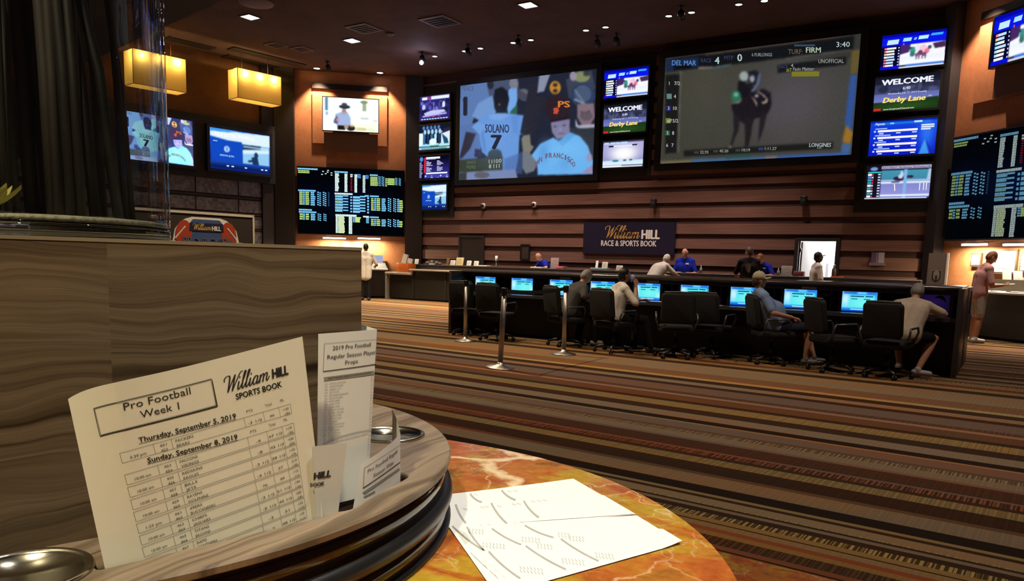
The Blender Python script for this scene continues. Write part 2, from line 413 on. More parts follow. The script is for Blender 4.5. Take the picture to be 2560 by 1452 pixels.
def laminate_mat(name, ang, vert):
    """grey-brown veneer with long wandering dark bands"""
    t = NT(name); P = t.sep(t.pos()); c, s_ = math.cos(R(ang)), math.sin(R(ang))
    u = t.math('ADD', t.math('MULTIPLY', P[0], c), t.math('MULTIPLY', P[1], s_))
    w = P[2] if vert else t.math('SUBTRACT', t.math('MULTIPLY', P[1], c), t.math('MULTIPLY', P[0], s_))
    if vert:   # separate sheets of veneer meet at a seam
        seam = t.math('GREATER_THAN', u, -.065); w = t.math('ADD', w, t.math('MULTIPLY', seam, .47))
    wob = t.noise(t.comb(t.math('MULTIPLY', u, 6.5), t.math('MULTIPLY', w, 9), 0), 1, 2, .5)
    w2 = t.math('ADD', w, t.math('MULTIPLY', t.math('SUBTRACT', wob, .5), .05))
    b1 = t.noise(t.comb(t.math('MULTIPLY', u, .8), t.math('MULTIPLY', w2, 30), 0), 1, 3, .6)
    b2 = t.noise(t.comb(t.math('MULTIPLY', u, 1.5), t.math('MULTIPLY', w2, 105), 3), 1, 3, .6)
    b3 = t.noise(t.comb(t.math('MULTIPLY', u, 14), t.math('MULTIPLY', w2, 800), 5), 1, 2, .6)
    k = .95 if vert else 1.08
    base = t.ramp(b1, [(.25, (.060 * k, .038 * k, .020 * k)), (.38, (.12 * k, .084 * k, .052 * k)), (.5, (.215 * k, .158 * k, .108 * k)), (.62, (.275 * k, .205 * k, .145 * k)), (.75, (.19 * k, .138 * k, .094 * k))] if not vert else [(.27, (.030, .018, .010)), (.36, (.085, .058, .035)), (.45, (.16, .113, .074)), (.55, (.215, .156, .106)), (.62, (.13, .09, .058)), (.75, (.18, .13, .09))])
    ln = t.ramp(b2, [(.30, (.18, .13, .09)), (.40, (.75, .72, .70)), (.5, (1, 1, 1)), (.65, (1.06, 1.05, 1.03))])
    base = t.mix(.9 if vert else .75, base, ln, 'MULTIPLY')
    base = t.mix(.35, base, t.ramp(b3, [(.3, (.55, .55, .55)), (.7, (1.1, 1.1, 1.1))]), 'MULTIPLY')
    t.bsdf(base, .42, 0, .4, bump=b3, bstr=.08, bdist=.001); return t.mat
def plaster_mat(name, col, rough=.85):
    t = NT(name); co = t.pos(); n = t.noise(co, 1.2, 5, .6); n2 = t.noise(co, 14, 4, .6)
    c = t.mix(t.ramp(n, [(.3, 0), (.7, 1)]), tuple(x * .8 for x in col), tuple(x * 1.15 for x in col)); c = t.mix(.25, c, t.ramp(n2, [(.3, .25), (.7, .75)]), 'SOFT_LIGHT')
    t.bsdf(c, rough, 0, .2, bump=n2, bstr=.1, bdist=.01); return t.mat
def plank_mat():
    t = NT('brown wood boards'); P = t.sep(t.pos())
    n = t.noise(t.comb(t.math('MULTIPLY', P[0], .9), 0, t.math('MULTIPLY', P[2], 26)), 1, 4, .6); n2 = t.noise(t.comb(t.math('MULTIPLY', P[0], .5), 0, t.math('MULTIPLY', P[2], 2)), 1, 2)
    c = t.ramp(n, [(.3, (.15, .074, .056)), (.55, (.205, .106, .082)), (.75, (.23, .13, .10))]); c = t.mix(.4, c, t.ramp(n2, [(.3, .35), (.7, .65)]), 'SOFT_LIGHT')
    t.bsdf(c, .5, 0, .3); return t.mat
def tile_mat():
    t = NT('grey mosaic tile'); P = t.sep(t.pos())
    v = t.comb(t.math('MULTIPLY', P[1], 1), t.math('MULTIPLY', P[2], 1), 0)
    b = t.n('TexBrick', offset=.5); t.set(b, 'Vector', v); b.inputs['Scale'].default_value = 6.0; b.inputs['Mortar Size'].default_value = .012
    t.set(b, 'Color1', (.10, .09, .095, 1)); t.set(b, 'Color2', (.24, .22, .22, 1)); t.set(b, 'Mortar', (.05, .045, .045, 1)); b.inputs['Row Height'].default_value = .5; b.inputs['Brick Width'].default_value = .55
    t.bsdf(b.outputs[0], .3, 0, .5); return t.mat
M_CARPET = carpet_mat(); M_MARBLE = marble_mat(); M_PLANK = plank_mat(); M_TILE = tile_mat()
M_CEIL = plaster_mat('dark brown ceiling paint', (.085, .052, .048)); M_DARK = mat('near black brown paint', (.018, .011, .009), .6)
M_GROOVE = mat('dark recess between boards', (.055, .02, .014), .7); M_STUCCO = plaster_mat('terracotta plaster', (.48, .20, .095)); M_BROWN = plaster_mat('brown plaster', (.12, .06, .034))
M_BLACK = mat('black plastic', (.012, .012, .013), .35); M_BLACKMATTE = mat('matt black', (.01, .009, .009), .7); M_STEEL = mat('brushed steel', (.50, .48, .45), .38, 1.0, var=.06)
M_WHITE = mat('white paint', (.8, .79, .77), .5, var=.03); M_STONE = plaster_mat('grey stone worktop', (.30, .27, .25), .35); M_FABRIC = mat('black chair fabric', (.004, .004, .005), .8, scale=300)
M_CABINET = mat('black veneer', (.012, .010, .010), .4, scale=8); M_CHROME = mat('chrome', (.85, .84, .82), .12, 1.0, var=.03)
M_PAPER = mat('white paper', (.86, .86, .83), .6, var=.015, scale=12); M_INK = mat('printed black ink', (.025, .024, .024), .6); M_GREY = mat('grey print', (.35, .34, .32), .6)
M_ORANGE = mat('orange acrylic', (.55, .13, .02), .3); M_BRASSWARM = mat('bronze paint', (.16, .07, .03), .6)
# ------------------------------------------------------------------ shell
def fy(x): return (3.373 - .058 * x) / .9983
fl = MB(); fl.prism([(-34, fy(-34)), (9, fy(9)), (9, 24), (-34, 24)], -.1, 0)
struct(fl.build('floor', M_CARPET))
fm = MB(); fm.prism([(-34, -6), (9, -6), (9, fy(9)), (-34, fy(-34))], -.1, .003)
struct(fm.build('floor_marble', marble_mat('orange marble paving', True)))
c = MB(); c.box(-34, 9, -6, 24, CEIL, CEIL + .2)
struct(c.build('ceiling', M_CEIL))
# back wall with an opening for the lit doorway
DX0, DX1, DZ = -4.67, -3.78, 2.03
w = MB()
for x0, x1, z0, z1 in ((-17.35, DX0, 0, CEIL), (DX1, -1.35, 0, CEIL), (DX0, DX1, DZ, CEIL)): w.box(x0, x1, YW + .05, YW + .2, z0, z1)
struct(w.build('wall_back', M_GROOVE))
w = MB()
ed = [(433, 451.8), (467.7, 498), (513, 541.5), (558, 586), (600.5, 627), (643, 674)]
bands = [(onY(2131, b, YW).z, onY(2131, a, YW).z) for a, b in ed]
z = bands[0][1]
while z < 7.0:
    bands.append((z + .145, z + .42)); z += .42
bands.append((.16, bands[5][0] - .15))
for z0, z1 in bands:
    for x0, x1 in ((-17.2, -15.40), (-15.40, -14.38), (-14.38, DX0 - .1), (DX0 - .1, DX1 + .1), (DX1 + .1, -1.5)):
        a0 = z0
        if (x0 == -15.40) and z0 < 2.12: a0 = max(z0, 2.12)
        if x0 == DX0 - .1 and z0 < DZ + .08: a0 = max(z0, DZ + .08)
        if z1 - a0 > .03: w.box(x0, x1, YW, YW + .05, a0, z1)
struct(w.build('wall_back_boards', M_PLANK))
# dark door, left
d = MB(); d.box(-15.32, -14.46, YW - .02, YW + .05, 0, 2.05); f = MB()
for a in ((-15.40, -15.32, YW - .04, YW + .05, 0, 2.12), (-14.46, -14.38, YW - .04, YW + .05, 0, 2.12), (-15.32, -14.46, YW - .04, YW + .05, 2.05, 2.12)): f.box(*a)
do = struct(d.build('door_1', M_DARK)); fo = f.build('door_frame', M_DARK, do); h_ = MB(); h_.lathe([(.012, 0), (.012, .05), (.03, .055), (.03, .09), (0, .1)], seg=12)
h_.M = None; hm = h_.mesh('door_handle', M_STEEL); ho = obj('door_handle', hm, do); ho.location = (-14.55, YW - .02, 1.0); ho.rotation_euler = (R(90), 0, 0)
# lit doorway, right: frame, open white leaf, bright back room
f = MB()
for a in ((DX0 - .09, DX0, YW - .05, YW + .2, 0, DZ + .08), (DX1, DX1 + .09, YW - .05, YW + .2, 0, DZ + .08), (DX0, DX1, YW - .05, YW + .2, DZ, DZ + .08)): f.box(*a)
fo = struct(f.build('door_2', M_DARK))
lf = MB(); lf.M = Matrix.Translation((DX0 + .02, YW + .16, 0)) @ Matrix.Rotation(R(81), 4, 'Z'); lf.box(0, .86, -.045, 0, .01, DZ - .02); lf.build('door_leaf', M_WHITE, fo)
hb = MB()
for zz in (.3, 1.0, 1.75): hb.lathe([(.018, 0), (.018, .1)], (DX0 + .03, YW + .12, zz), 10)
hb.build('hinge', M_STEEL, fo)
rm = MB()
for a in ((-6.2, -6.1, YW + .2, 23.4, 0, 2.7), (-2.4, -2.3, YW + .2, 23.4, 0, 2.7), (-6.2, -2.3, 23.4, 23.5, 0, 2.7), (-6.2, -2.3, YW + .2, 23.4, 2.7, 2.8)): rm.box(*a)
struct(rm.build('wall_backroom', M_WHITE))
pb = MB(); pb.box(-4.9, -4.45, 23.0, 23.35, 0, 1.5); struct(pb.build('trim_1', mat('pale grey cupboard paint', (.5, .5, .52), .5)))
# left corner wall
w = MB(); w.M = LCOR.M(); w.box(-4.7, .1, .02, .2, 0, CEIL); struct(w.build('wall_left_corner', M_STUCCO))
w = MB(); w.M = LCOR.M(); w.box(-4.65, -4.03, -.25, .02, 0, CEIL); struct(w.build('trim_2', M_DARK))
w = MB(); w.M = LCOR.M(); w.box(-.44, .12, -.22, .02, 0, CEIL); struct(w.build('trim_3', M_DARK))
def feature_wall(W, s0, s1, sgn, tag_):
    """framed raised panel, dark bar for the shaded slot and soffit of the two lit corner walls"""
    w = MB(); w.M = W.M()
    w.box(s0, s1, -.05, .02, 5.0, 6.62)
    struct(w.build('trim_' + tag_ + '0', M_STUCCO))
    w = MB(); w.M = W.M(); w.box(s0, s1, -.055, .02, 6.74, 6.90); struct(w.build('trim_' + tag_ + '1', M_DARK))  # dark bar whose colour stands in for the shade inside a recess
feature_wall(LCOR, -3.47, -1.06, 1, '4')
# left wall
w = MB(); w.M = LEFT.M(); w.box(-20, .15, .02, .2, 0, CEIL); struct(w.build('wall_left', M_BROWN))
w = MB(); w.M = LEFT.M()
for z0, z1 in ((.1, .75), (.85, 1.45), (1.55, 2.05), (2.15, 2.52), (2.64, 3.02), (3.15, 3.62)):
    for k in range(14): w.box(-19.6 + k * 1.4, -19.6 + k * 1.4 + 1.36, -.03, .02, z0, z1)
struct(w.build('wall_left_tiles', M_TILE))
w = MB(); w.M = LEFT.M()
for z0, z1 in ((3.62, 3.70), (3.05, 3.12), (2.55, 2.61), (2.07, 2.13), (1.47, 1.53), (.77, .83)): w.box(-19.6, 0, -.06, .02, z0, z1)
struct(w.build('trim_6', M_DARK))
w = MB(); w.M = LEFT.M(); w.box(-.62, .15, -.12, .02, 0, CEIL); struct(w.build('trim_7', M_DARK))
# right corner wall
w = MB(); w.M = RCOR.M(); w.box(-.1, 9, .02, .2, 0, CEIL); struct(w.build('wall_right_corner', M_STUCCO))
w = MB(); w.M = RCOR.M(); w.box(-.15, .16, -.25, .02, 0, CEIL); struct(w.build('trim_8', mat('charcoal paint', (.03, .028, .032), .6)))
feature_wall(RCOR, .66, 3.05, -1, '9')
# ceiling details: dark bulkhead near the viewer on the left, slots over the pendant lamps
a = onZ(408, 69, 5.0); b = onZ(565, -3, 5.0); dr = (b - a).normalized()
a2 = a - dr * 0.2; b2 = b + dr * 3; sd = Vector((-dr.y, dr.x, 0)); sd = sd if sd.dot(Vector((-1, -.3, 0))) > 0 else -sd
w = MB(); w.prism([tuple(p[:2]) for p in (a2 + dr * -4, b2, b2 + sd * 3.2, a2 - dr * 4 + sd * 3.2)], 5.0, CEIL); struct(w.build('ceiling_bulkhead', M_DARK))
def ceil_strip(p, q, wd, name, m, dz=.03):
    p = onZ(*p, CEIL); q = onZ(*q, CEIL); d = (q - p).normalized(); n = Vector((-d.y, d.x, 0)) * wd / 2
    w = MB(); w.prism([tuple(v[:2]) for v in (p - n, q - n, q + n, p + n)], CEIL - dz, CEIL); return struct(w.build(name, m))
ceil_strip((413, 93), (532, 121), .42, 'ceiling_slot', M_DARK); ceil_strip((577, 119), (756, 163), .42, 'ceiling_slot', M_DARK)
ceil_strip((413, 118), (470, 132), .5, 'ceiling_slot', M_DARK); ceil_strip((560, 138), (700, 174), .55, 'ceiling_slot', M_DARK)
# ================================================================== televisions and boards
def place(o, W, s, z, off): o.location = W.at(s, z, off); o.rotation_euler = (0, 0, W.a)
def cropmap(L, Rr, T, B):
    """picture units -> u,v ; each border is (value at start, value at end)"""
    def f(x, y):
        u = v = .5
        for _ in range(4):
            l = L[0] + (L[1] - L[0]) * v; r = Rr[0] + (Rr[1] - Rr[0]) * v; u = (x - l) / (r - l)
            t = T[0] + (T[1] - T[0]) * u; b = B[0] + (B[1] - B[0]) * u; v = (y - t) / (b - t)
        return (u, v)
    return f
def U(w=100., h=60.): return lambda x, y: (x / w, y / h)
def p_baseball():
    p = Pic(230, 150, (34, 38, 54), cropmap((232, 225), (1412, 1370), (545, 388), (1345, 1300)))
    p.poly([(232, 545), (500, 505), (530, 640), (400, 720), (330, 900), (240, 1140), (220, 1140)], (92, 122, 176))
    p.poly([(480, 505), (760, 470), (770, 560), (700, 700), (520, 700)], (70, 82, 110))
    p.rect(270, 640, 300, 790, (35, 38, 52)); p.poly([(255, 670), (272, 640), (285, 640), (275, 680)], (35, 38, 52))
    p.text('PENCE', 250, 585, 38, (70, 80, 110), width=110)
    p.poly([(345, 800), (400, 690), (530, 620), (570, 760), (450, 850)], (112, 150, 205)); p.poly([(680, 570), (750, 520), (758, 650), (730, 760), (680, 790), (660, 700)], (116, 165, 228))
    p.ell(725, 515, 40, 45, (122, 124, 140)); p.poly([(690, 760), (755, 690), (755, 780), (700, 790)], (45, 95, 80))
    p.poly([(232, 880), (400, 850), (440, 1000), (420, 1130), (240, 1290), (228, 1290)], (88, 116, 170))
    p.poly([(430, 815), (520, 772), (680, 770), (800, 785), (868, 780), (892, 850), (872, 905), (775, 955), (765, 1150), (745, 1255), (630, 1262), (500, 1150), (440, 1100), (412, 940), (345, 890)], (102, 150, 218))
    p.poly([(345, 890), (400, 840), (470, 880), (430, 960)], (112, 158, 222)); p.poly([(870, 790), (905, 830), (885, 920), (790, 960), (800, 930), (868, 890)], (60, 62, 80))
    p.poly([(290, 930), (385, 945), (330, 1075), (245, 1165), (232, 1140)], (52, 46, 60)); p.poly([(375, 1075), (430, 1080), (440, 1150), (370, 1145)], (50, 46, 72))
    p.poly([(545, 640), (555, 570), (620, 545), (670, 580), (685, 650), (665, 740), (640, 765), (570, 765), (550, 720)], (28, 28, 38)); p.ell(515, 530, 30, 38, (40, 42, 52)); p.ell(597, 695, 10, 9, (130, 95, 60))
    p.poly([(500, 790), (570, 770), (650, 768), (690, 790), (600, 830), (520, 820)], (120, 165, 226))
    p.ell(815, 610, 58, 50, (98, 98, 112), 25); p.poly([(760, 560), (860, 620), (840, 660), (760, 640)], (70, 72, 90))
    p.poly([(945, 448), (1036, 436), (985, 580), (928, 592)], (132, 142, 165)); p.poly([(860, 520), (930, 500), (925, 620), (1000, 640), (960, 720), (900, 960), (780, 940)], (40, 40, 52))
    p.ell(1078, 548, 46, 56, (190, 134, 52)); p.ell(1078, 525, 20, 17, (60, 45, 40)); p.ell(1078, 575, 20, 17, (60, 45, 40))
    p.poly([(1165, 480), (1370, 400), (1400, 560), (1190, 640)], (60, 66, 84)); p.ell(1290, 455, 66, 46, (128, 136, 96)); p.ell(1330, 430, 26, 20, (60, 60, 70)); p.ell(1225, 450, 28, 40, (150, 140, 160))
    p.ell(1300, 610, 98, 105, (48, 62, 92)); p.ell(1300, 600, 66, 74, (72, 88, 118)); p.poly([(1225, 650), (1240, 640), (1350, 700), (1345, 712)], (140, 150, 170)); p.poly([(1240, 560), (1330, 700), (1322, 706), (1232, 570)], (120, 130, 150))
    p.poly([(1255, 690), (1385, 680), (1392, 800), (1350, 880), (1290, 870), (1255, 800)], (128, 108, 118)); p.ell(1325, 790, 50, 40, (96, 84, 96)); p.poly([(1240, 810), (1260, 870), (1390, 860), (1392, 890), (1270, 900), (1240, 880)], (170, 170, 190))
    p.poly([(1180, 890), (1388, 900), (1380, 1290), (1250, 1200)], (48, 52, 62))
    p.poly([(990, 700), (1010, 640), (1090, 600), (1170, 640), (1200, 740), (1190, 800), (1040, 830), (1000, 780)], (46, 32, 40)); p.poly([(1030, 830), (1190, 795), (1200, 815), (1060, 850)], (30, 24, 34))
    p.poly([(1040, 845), (1195, 815), (1192, 930), (1150, 980), (1090, 990), (1050, 930)], (128, 124, 158)); p.poly([(1075, 990), (1150, 975), (1120, 1015), (1085, 1010)], (70, 80, 110))
    p.ell(1085, 745, 20, 28, (190, 72, 56)); p.text('SF', 1062, 770, 48, (205, 84, 66), bold=.03, width=46); p.text('PS', 1100, 715, 52, (206, 120, 52), bold=.04, width=100, shear=0)
    p.poly([(865, 1145), (950, 1030), (1060, 975), (1105, 1010), (1195, 930), (1275, 965), (1335, 1050), (1372, 1180), (1370, 1295), (930, 1300), (925, 1215)], (108, 178, 238)); p.poly([(1100, 1010), (1200, 935), (1240, 950), (1130, 1060)], (90, 160, 225))
    p.glow(1150, 1100, 130, 90, (130, 200, 250), .5)
    p.poly([(1280, 1285), (1370, 1210), (1370, 1295)], (150, 140, 180)); p.ell(1345, 1150, 22, 38, (150, 150, 185))
    p.poly([(792, 985), (810, 958), (865, 950), (872, 1040), (896, 1050), (890, 1072), (860, 1110), (805, 1095)], (126, 124, 112)); p.poly([(800, 1095), (862, 1105), (930, 1200), (900, 1265), (830, 1290), (800, 1240)], (112, 118, 128))
    p.poly([(640, 1160), (800, 1100), (800, 1290), (640, 1290)], (72, 100, 156), .6)
    p.poly([(228, 1170), (490, 1150), (500, 1100), (560, 1072), (610, 1090), (630, 1150), (628, 1262), (226, 1275)], (58, 64, 54)); p.ell(560, 1125, 62, 52, (46, 52, 48))
    p.text('GIANTS', 300, 1205, 28, (96, 120, 92), width=84); p.text('PADRES', 300, 1245, 28, (96, 120, 92), width=84)
    p.text('11', 505, 1200, 34, (196, 200, 190)); p.text('10', 552, 1196, 34, (196, 200, 190)); p.text('0', 596, 1192, 34, (196, 200, 190)); p.text('8', 505, 1242, 34, (196, 200, 190)); p.text('11', 548, 1240, 34, (196, 200, 190)); p.text('1', 596, 1236, 34, (196, 200, 190))
    p.poly([(226, 1278), (740, 1250), (760, 1335), (296, 1348), (226, 1350)], (120, 134, 176)); p.ell(440, 1300, 70, 28, (96, 92, 100)); p.poly([(226, 1280), (300, 1276), (296, 1350), (222, 1350)], (58, 62, 62))
    p.glow(560, 1000, 160, 200, (120, 166, 226), .35); p.glow(1150, 1190, 60, 70, (90, 150, 215), .5); p.glow(980, 1100, 40, 90, (84, 140, 205), .5); p.ell(1075, 880, 12, 7, (70, 60, 84)); p.ell(1150, 870, 14, 7, (74, 64, 88)); p.poly([(1100, 940), (1150, 935), (1148, 942), (1102, 947)], (90, 70, 100)); p.ell(1118, 905, 10, 16, (146, 140, 170)); p.ell(1290, 755, 10, 6, (60, 50, 60)); p.ell(1345, 750, 10, 6, (60, 50, 60)); p.poly([(700, 800), (770, 780), (760, 950), (720, 930)], (88, 134, 204), .5); p.poly([(450, 900), (480, 1100), (460, 1100), (430, 940)], (84, 128, 196), .6)
    p.blur(2).noise(2.0)
    p.text('SOLANO', 468, 935, 70, (48, 54, 84), width=218, bold=.03); p.text('7', 520, 1075, 118, (42, 42, 58), width=104, bold=.05); p.text('1', 263, 790, 150, (38, 40, 54), bold=.05, width=36)
    for i, ch in enumerate('SAN FRANCISCO'):
        a = R(-62 + 124 * i / 12); p.text(ch, 1070 + 170 * math.sin(a) * 1.02, 1290 - 150 * math.cos(a) + 10, 44, (110, 92, 118), 'c', .04, width=None if ch in ' I' else 26)
    return p
def p_horse():
    p = Pic(220, 130, (62, 62, 54), cropmap((95, 20), (1945, 1880), (320, 95), (1350, 1255)))
    p.glow(1350, 750, 420, 420, (84, 78, 86), .8); p.glow(500, 600, 260, 400, (74, 72, 62), .7); p.rect(80, 90, 1960, 330, (30, 30, 34), .3)
    p.poly([(95, 330), (1890, 110), (1880, 250), (95, 455)], (20, 21, 25)); p.poly([(95, 335), (440, 310), (440, 400), (100, 450)], (26, 40, 70)); p.poly([(180, 390), (370, 370), (370, 415), (180, 432)], (16, 16, 20)); p.poly([(440, 400), (590, 400), (590, 412), (440, 420)], (130, 120, 110)); p.poly([(600, 402), (770, 372), (770, 382), (600, 412)], (80, 120, 130)); p.poly([(1290, 315), (1870, 240), (1870, 250), (1290, 328)], (96, 96, 86)); p.poly([(510, 278), (1850, 100), (1850, 112), (510, 290)], (82, 66, 56))
    p.poly([(90, 480), (245, 470), (200, 1240), (75, 1250)], (27, 26, 26)); p.poly([(247, 440), (262, 438), (222, 1235), (208, 1235)], (98, 96, 88))
    p.poly([(1215, 385), (1825, 310), (1825, 385), (1550, 420), (1300, 450), (1215, 462)], (24, 25, 28))
    p.poly([(1870, 250), (1945, 240), (1920, 470), (1860, 475)], (96, 84, 46)); p.poly([(1860, 490), (1915, 480), (1880, 1040), (1820, 960)], (50, 82, 150)); p.poly([(1830, 965), (1890, 1040), (1870, 1150), (1800, 1130)], (150, 108, 40)); p.poly([(1800, 1140), (1880, 1150), (1860, 1260), (1790, 1245)], (66, 96, 140))
    p.poly([(360, 1300), (1100, 1270), (1100, 1310), (360, 1345)], (62, 96, 132)); p.poly([(1210, 1265), (1860, 1230), (1860, 1262), (1210, 1302)], (56, 88, 156)); p.poly([(1100, 1270), (1210, 1262), (1210, 1302), (1100, 1310)], (110, 104, 112)); p.poly([(20, 1320), (360, 1305), (360, 1350), (20, 1352)], (104, 96, 72)); p.poly([(720, 1250), (960, 1235), (960, 1285), (720, 1300)], (44, 74, 62), .7)
    p.poly([(275, 1215), (1720, 1130), (1720, 1195), (275, 1275)], (28, 28, 27)); p.poly([(1210, 330), (1210, 330), (1215, 340)], (0, 0, 0))
    # horse and rider
    p.ell(930, 690, 90, 130, (30, 26, 32)); p.ell(1080, 740, 78, 130, (32, 28, 36)); p.poly([(790, 700), (1150, 640), (1160, 760), (1110, 880), (1000, 900), (960, 1000), (800, 880), (770, 780)], (28, 24, 30))
    p.poly([(790, 860), (860, 880), (840, 1020), (800, 1100), (780, 1170), (755, 1175), (795, 1020)], (34, 30, 34)); p.poly([(900, 880), (985, 890), (965, 1060), (940, 1170), (905, 1175), (905, 1040)], (32, 28, 32)); p.poly([(1050, 850), (1120, 840), (1090, 980), (1060, 1080), (1030, 1140), (1045, 960)], (34, 30, 36)); p.poly([(840, 540), (890, 520), (960, 640), (900, 700), (830, 640)], (22, 22, 28)); p.poly([(930, 450), (1010, 430), (1050, 470), (1035, 560), (960, 580), (930, 520)], (26, 28, 36))
    p.ell(818, 685, 48, 58, (44, 108, 80)); p.ell(818, 668, 22, 20, (120, 170, 160)); p.poly([(765, 720), (780, 742), (850, 735), (868, 700), (872, 720), (850, 752), (778, 758)], (130, 120, 110)); p.ell(896, 490, 44, 48, (150, 160, 160)); p.ell(975, 515, 24, 34, (150, 150, 160)); p.poly([(1035, 470), (1055, 460), (1040, 560), (990, 640), (960, 635), (1010, 580)], (92, 106, 140)); p.ell(760, 1178, 14, 9, (150, 140, 120))
    p.blur(1)
    p.poly([(1030, 632), (1090, 670), (1125, 715), (1120, 745), (1080, 760), (1060, 735), (1100, 730), (1105, 705), (1070, 672), (1030, 645)], (150, 130, 120)); p.poly([(960, 680), (1000, 710), (1025, 750), (1022, 795), (1008, 760), (985, 715)], (140, 120, 112)); p.ell(1018, 680, 20, 16, (140, 130, 130)); p.blur(1).noise(1.6)
    p.text('DEL MAR', 160, 388, 48, (84, 130, 196), width=256, bold=.02, shear=.1); p.text('RACE', 468, 358, 38, (54, 66, 104), width=104); p.text('4', 608, 372, 66, (176, 200, 196), bold=.02); p.text('MTP', 704, 332, 38, (54, 66, 104), width=90); p.text('0', 832, 346, 68, (176, 200, 196), bold=.02); p.text('6 FURLONGS', 972, 300, 32, (128, 140, 136), width=192, bold=.02)
    p.text('TURF:', 1312, 280, 46, (116, 96, 72), width=130); p.text('FIRM', 1472, 268, 50, (176, 190, 170), width=132, bold=.02); p.text('3:40', 1738, 218, 48, (190, 206, 204), width=114, bold=.01); p.text('UNOFFICIAL', 1584, 370, 38, (160, 166, 156), width=220, bold=.01); p.text('RACE', 1230, 415, 30, (52, 70, 112), width=80); p.text('4', 1338, 405, 32, (170, 170, 160)); p.text('#7', 1296, 448, 34, (150, 150, 60), width=50); p.text('Fasin Maitter', 1356, 438, 32, (166, 170, 160), width=190, shear=.15); p.bar(1346, 448, 1592, 495, (122, 118, 36)); p.text('(Photo for Place)', 1352, 482, 26, (60, 60, 28), width=232)
    p.bar(1368, 190, 1552, 208, (52, 74, 92))
    for i, (y, a, b, ca) in enumerate(((578, '1', '7/2', None), (705, '2', '4', (96, 130, 128)), (820, '3', '10', (40, 40, 104)), (942, '#7', '5/2', (110, 124, 54)), (1062, '5', '8', (40, 84, 56)), (1182, '6', '7', None))):
        x = 150 - i * 8
        if ca: p.bar(x - 40, y - 42, x + 14, y + 8, ca)
        p.text(a, x - 22, y, 32, (180, 184, 176), bold=.02); p.text(b, x + 36, y, 34, (176, 176, 168), bold=.02)
    for x, y, s, c2 in ((450, 1245, '22.93', 0), (650, 1232, '45.20', 0), (874, 1222, '10:19', 0), (1098, 1208, '1:11.27', 1)):
        p.text(s, x, y, 28, (150, 152, 140), bold=.02); p.bar(x - 62, y - 22, x - 14, y + 2, (38, 62, 110) if c2 else (60, 60, 56))
    p.text('LONGINES', 1508, 1178, 38, (176, 182, 184), width=194, bold=.02, shear=.12); p.bar(1580, 1186, 1622, 1192, (140, 150, 160))
    return p
BLU = (8, 20, 230)
def p_parade(seed=0, faded=False):
    random.seed(seed); p = Pic(96, 60, (6, 6, 60), U()); p.rect(0, 0, 100, 22, (10, 24, 235)); p.rect(0, 0, 100, 5, (4, 8, 170)); p.rect(0, 20, 33, 60, (8, 8, 46)); p.rect(30, 20, 100, 54, (250, 250, 255)); p.poly([(30, 20), (46, 20), (44, 33), (30, 36)], (70, 40, 100)); p.poly([(80, 22), (100, 20), (100, 30), (84, 31)], (70, 45, 80)); p.vgrad(30, 40, 100, 54, (236, 244, 255), (255, 255, 255))
    for (x, y, r_, c) in ((50, 30, 5, (60, 150, 140)), (58, 27, 5, (235, 235, 250)), (66, 29, 6, (250, 200, 220)), (62, 36, 4, (110, 60, 100)), (72, 34, 4, (240, 120, 150)), (50, 37, 4, (60, 120, 110)), (57, 39, 3, (150, 110, 150)), (68, 39, 3, (120, 80, 110)), (76, 28, 3, (70, 80, 110)), (46, 26, 2, (40, 60, 90))): p.ell(x, y, r_, r_ * 1.1, c)
    for x in (56, 60, 65, 70): p.poly([(x, 36), (x + 2, 36), (x + 1, 47), (x - .5, 47)], (110, 70, 110))
    p.rect(40, 54, 100, 57, (40, 110, 230)); p.rect(30, 57, 100, 60, (245, 246, 255)); p.rect(0, 54, 30, 60, (10, 16, 220)); p.blur(1)
    for x0, x1, y0, y1, c in ((8, 26, 9, 17, (200, 235, 255)), (33, 46, 8, 14, (170, 225, 255)), (57, 72, 7, 13, (190, 240, 255)), (50, 54, 9, 13, (120, 190, 255)), (76, 94, 5, 9, (60, 170, 255))): p.shape([(x0, y1), (x1, y1), (x1 + 1.5, y0), (x0 + 1.5, y0)], c)
    p.bar(34, 17, 36, 20, (255, 80, 110))
    for i in range(7):
        y = 22 + i * 4.9; cc = random.choice([(250, 245, 235), (245, 250, 255), (200, 230, 255)]); p.bar(8, y, 24 - random.random() * 4, y + 3.2, cc); p.bar(5, y, 9, y + 3.2, random.choice([(250, 210, 120), (160, 230, 255), (255, 120, 150), (250, 250, 250)])); p.bar(27, y + .6, 29, y + 2.6, (210, 215, 255))
    return p
def p_welcome():
    p = Pic(96, 60, (24, 26, 44), U()); p.vgrad(0, 0, 100, 20, (20, 22, 36), (36, 40, 66)); p.vgrad(0, 14, 100, 34, (52, 56, 90), (70, 76, 116)); p.blobs(0, 14, 100, 30, 26, [(30, 30, 50), (90, 96, 130), (46, 50, 80)], (2, 8), .6); p.vgrad(0, 30, 100, 44, (96, 106, 176), (120, 128, 200)); p.poly([(0, 46), (100, 40), (100, 60), (0, 60)], (28, 56, 22)); p.glow(50, 52, 40, 6, (50, 92, 36), .7); p.blur(1)
    p.text('WELCOME', 50, 14.5, 9.2, (240, 244, 255), 'c', .05, 80); p.text('6:40', 50, 24.5, 5, (206, 212, 240), 'c', .03, 12); p.text('Wednesday July 17, 2019 Evening', 51, 31.5, 3, (196, 204, 240), 'c', .02, 60); p.text('Derby Lane', 47, 45, 8.6, (255, 226, 120), 'c', .05, 66, .22); p.text('TM', 84, 40, 2.6, (220, 220, 230), 'l', .02); p.bar(1, 54.5, 12, 58.5, (214, 40, 40)); p.text('www.GreyhoundChannel.com', 40, 58, 2.8, (226, 230, 200), 'c', .02, 48); return p
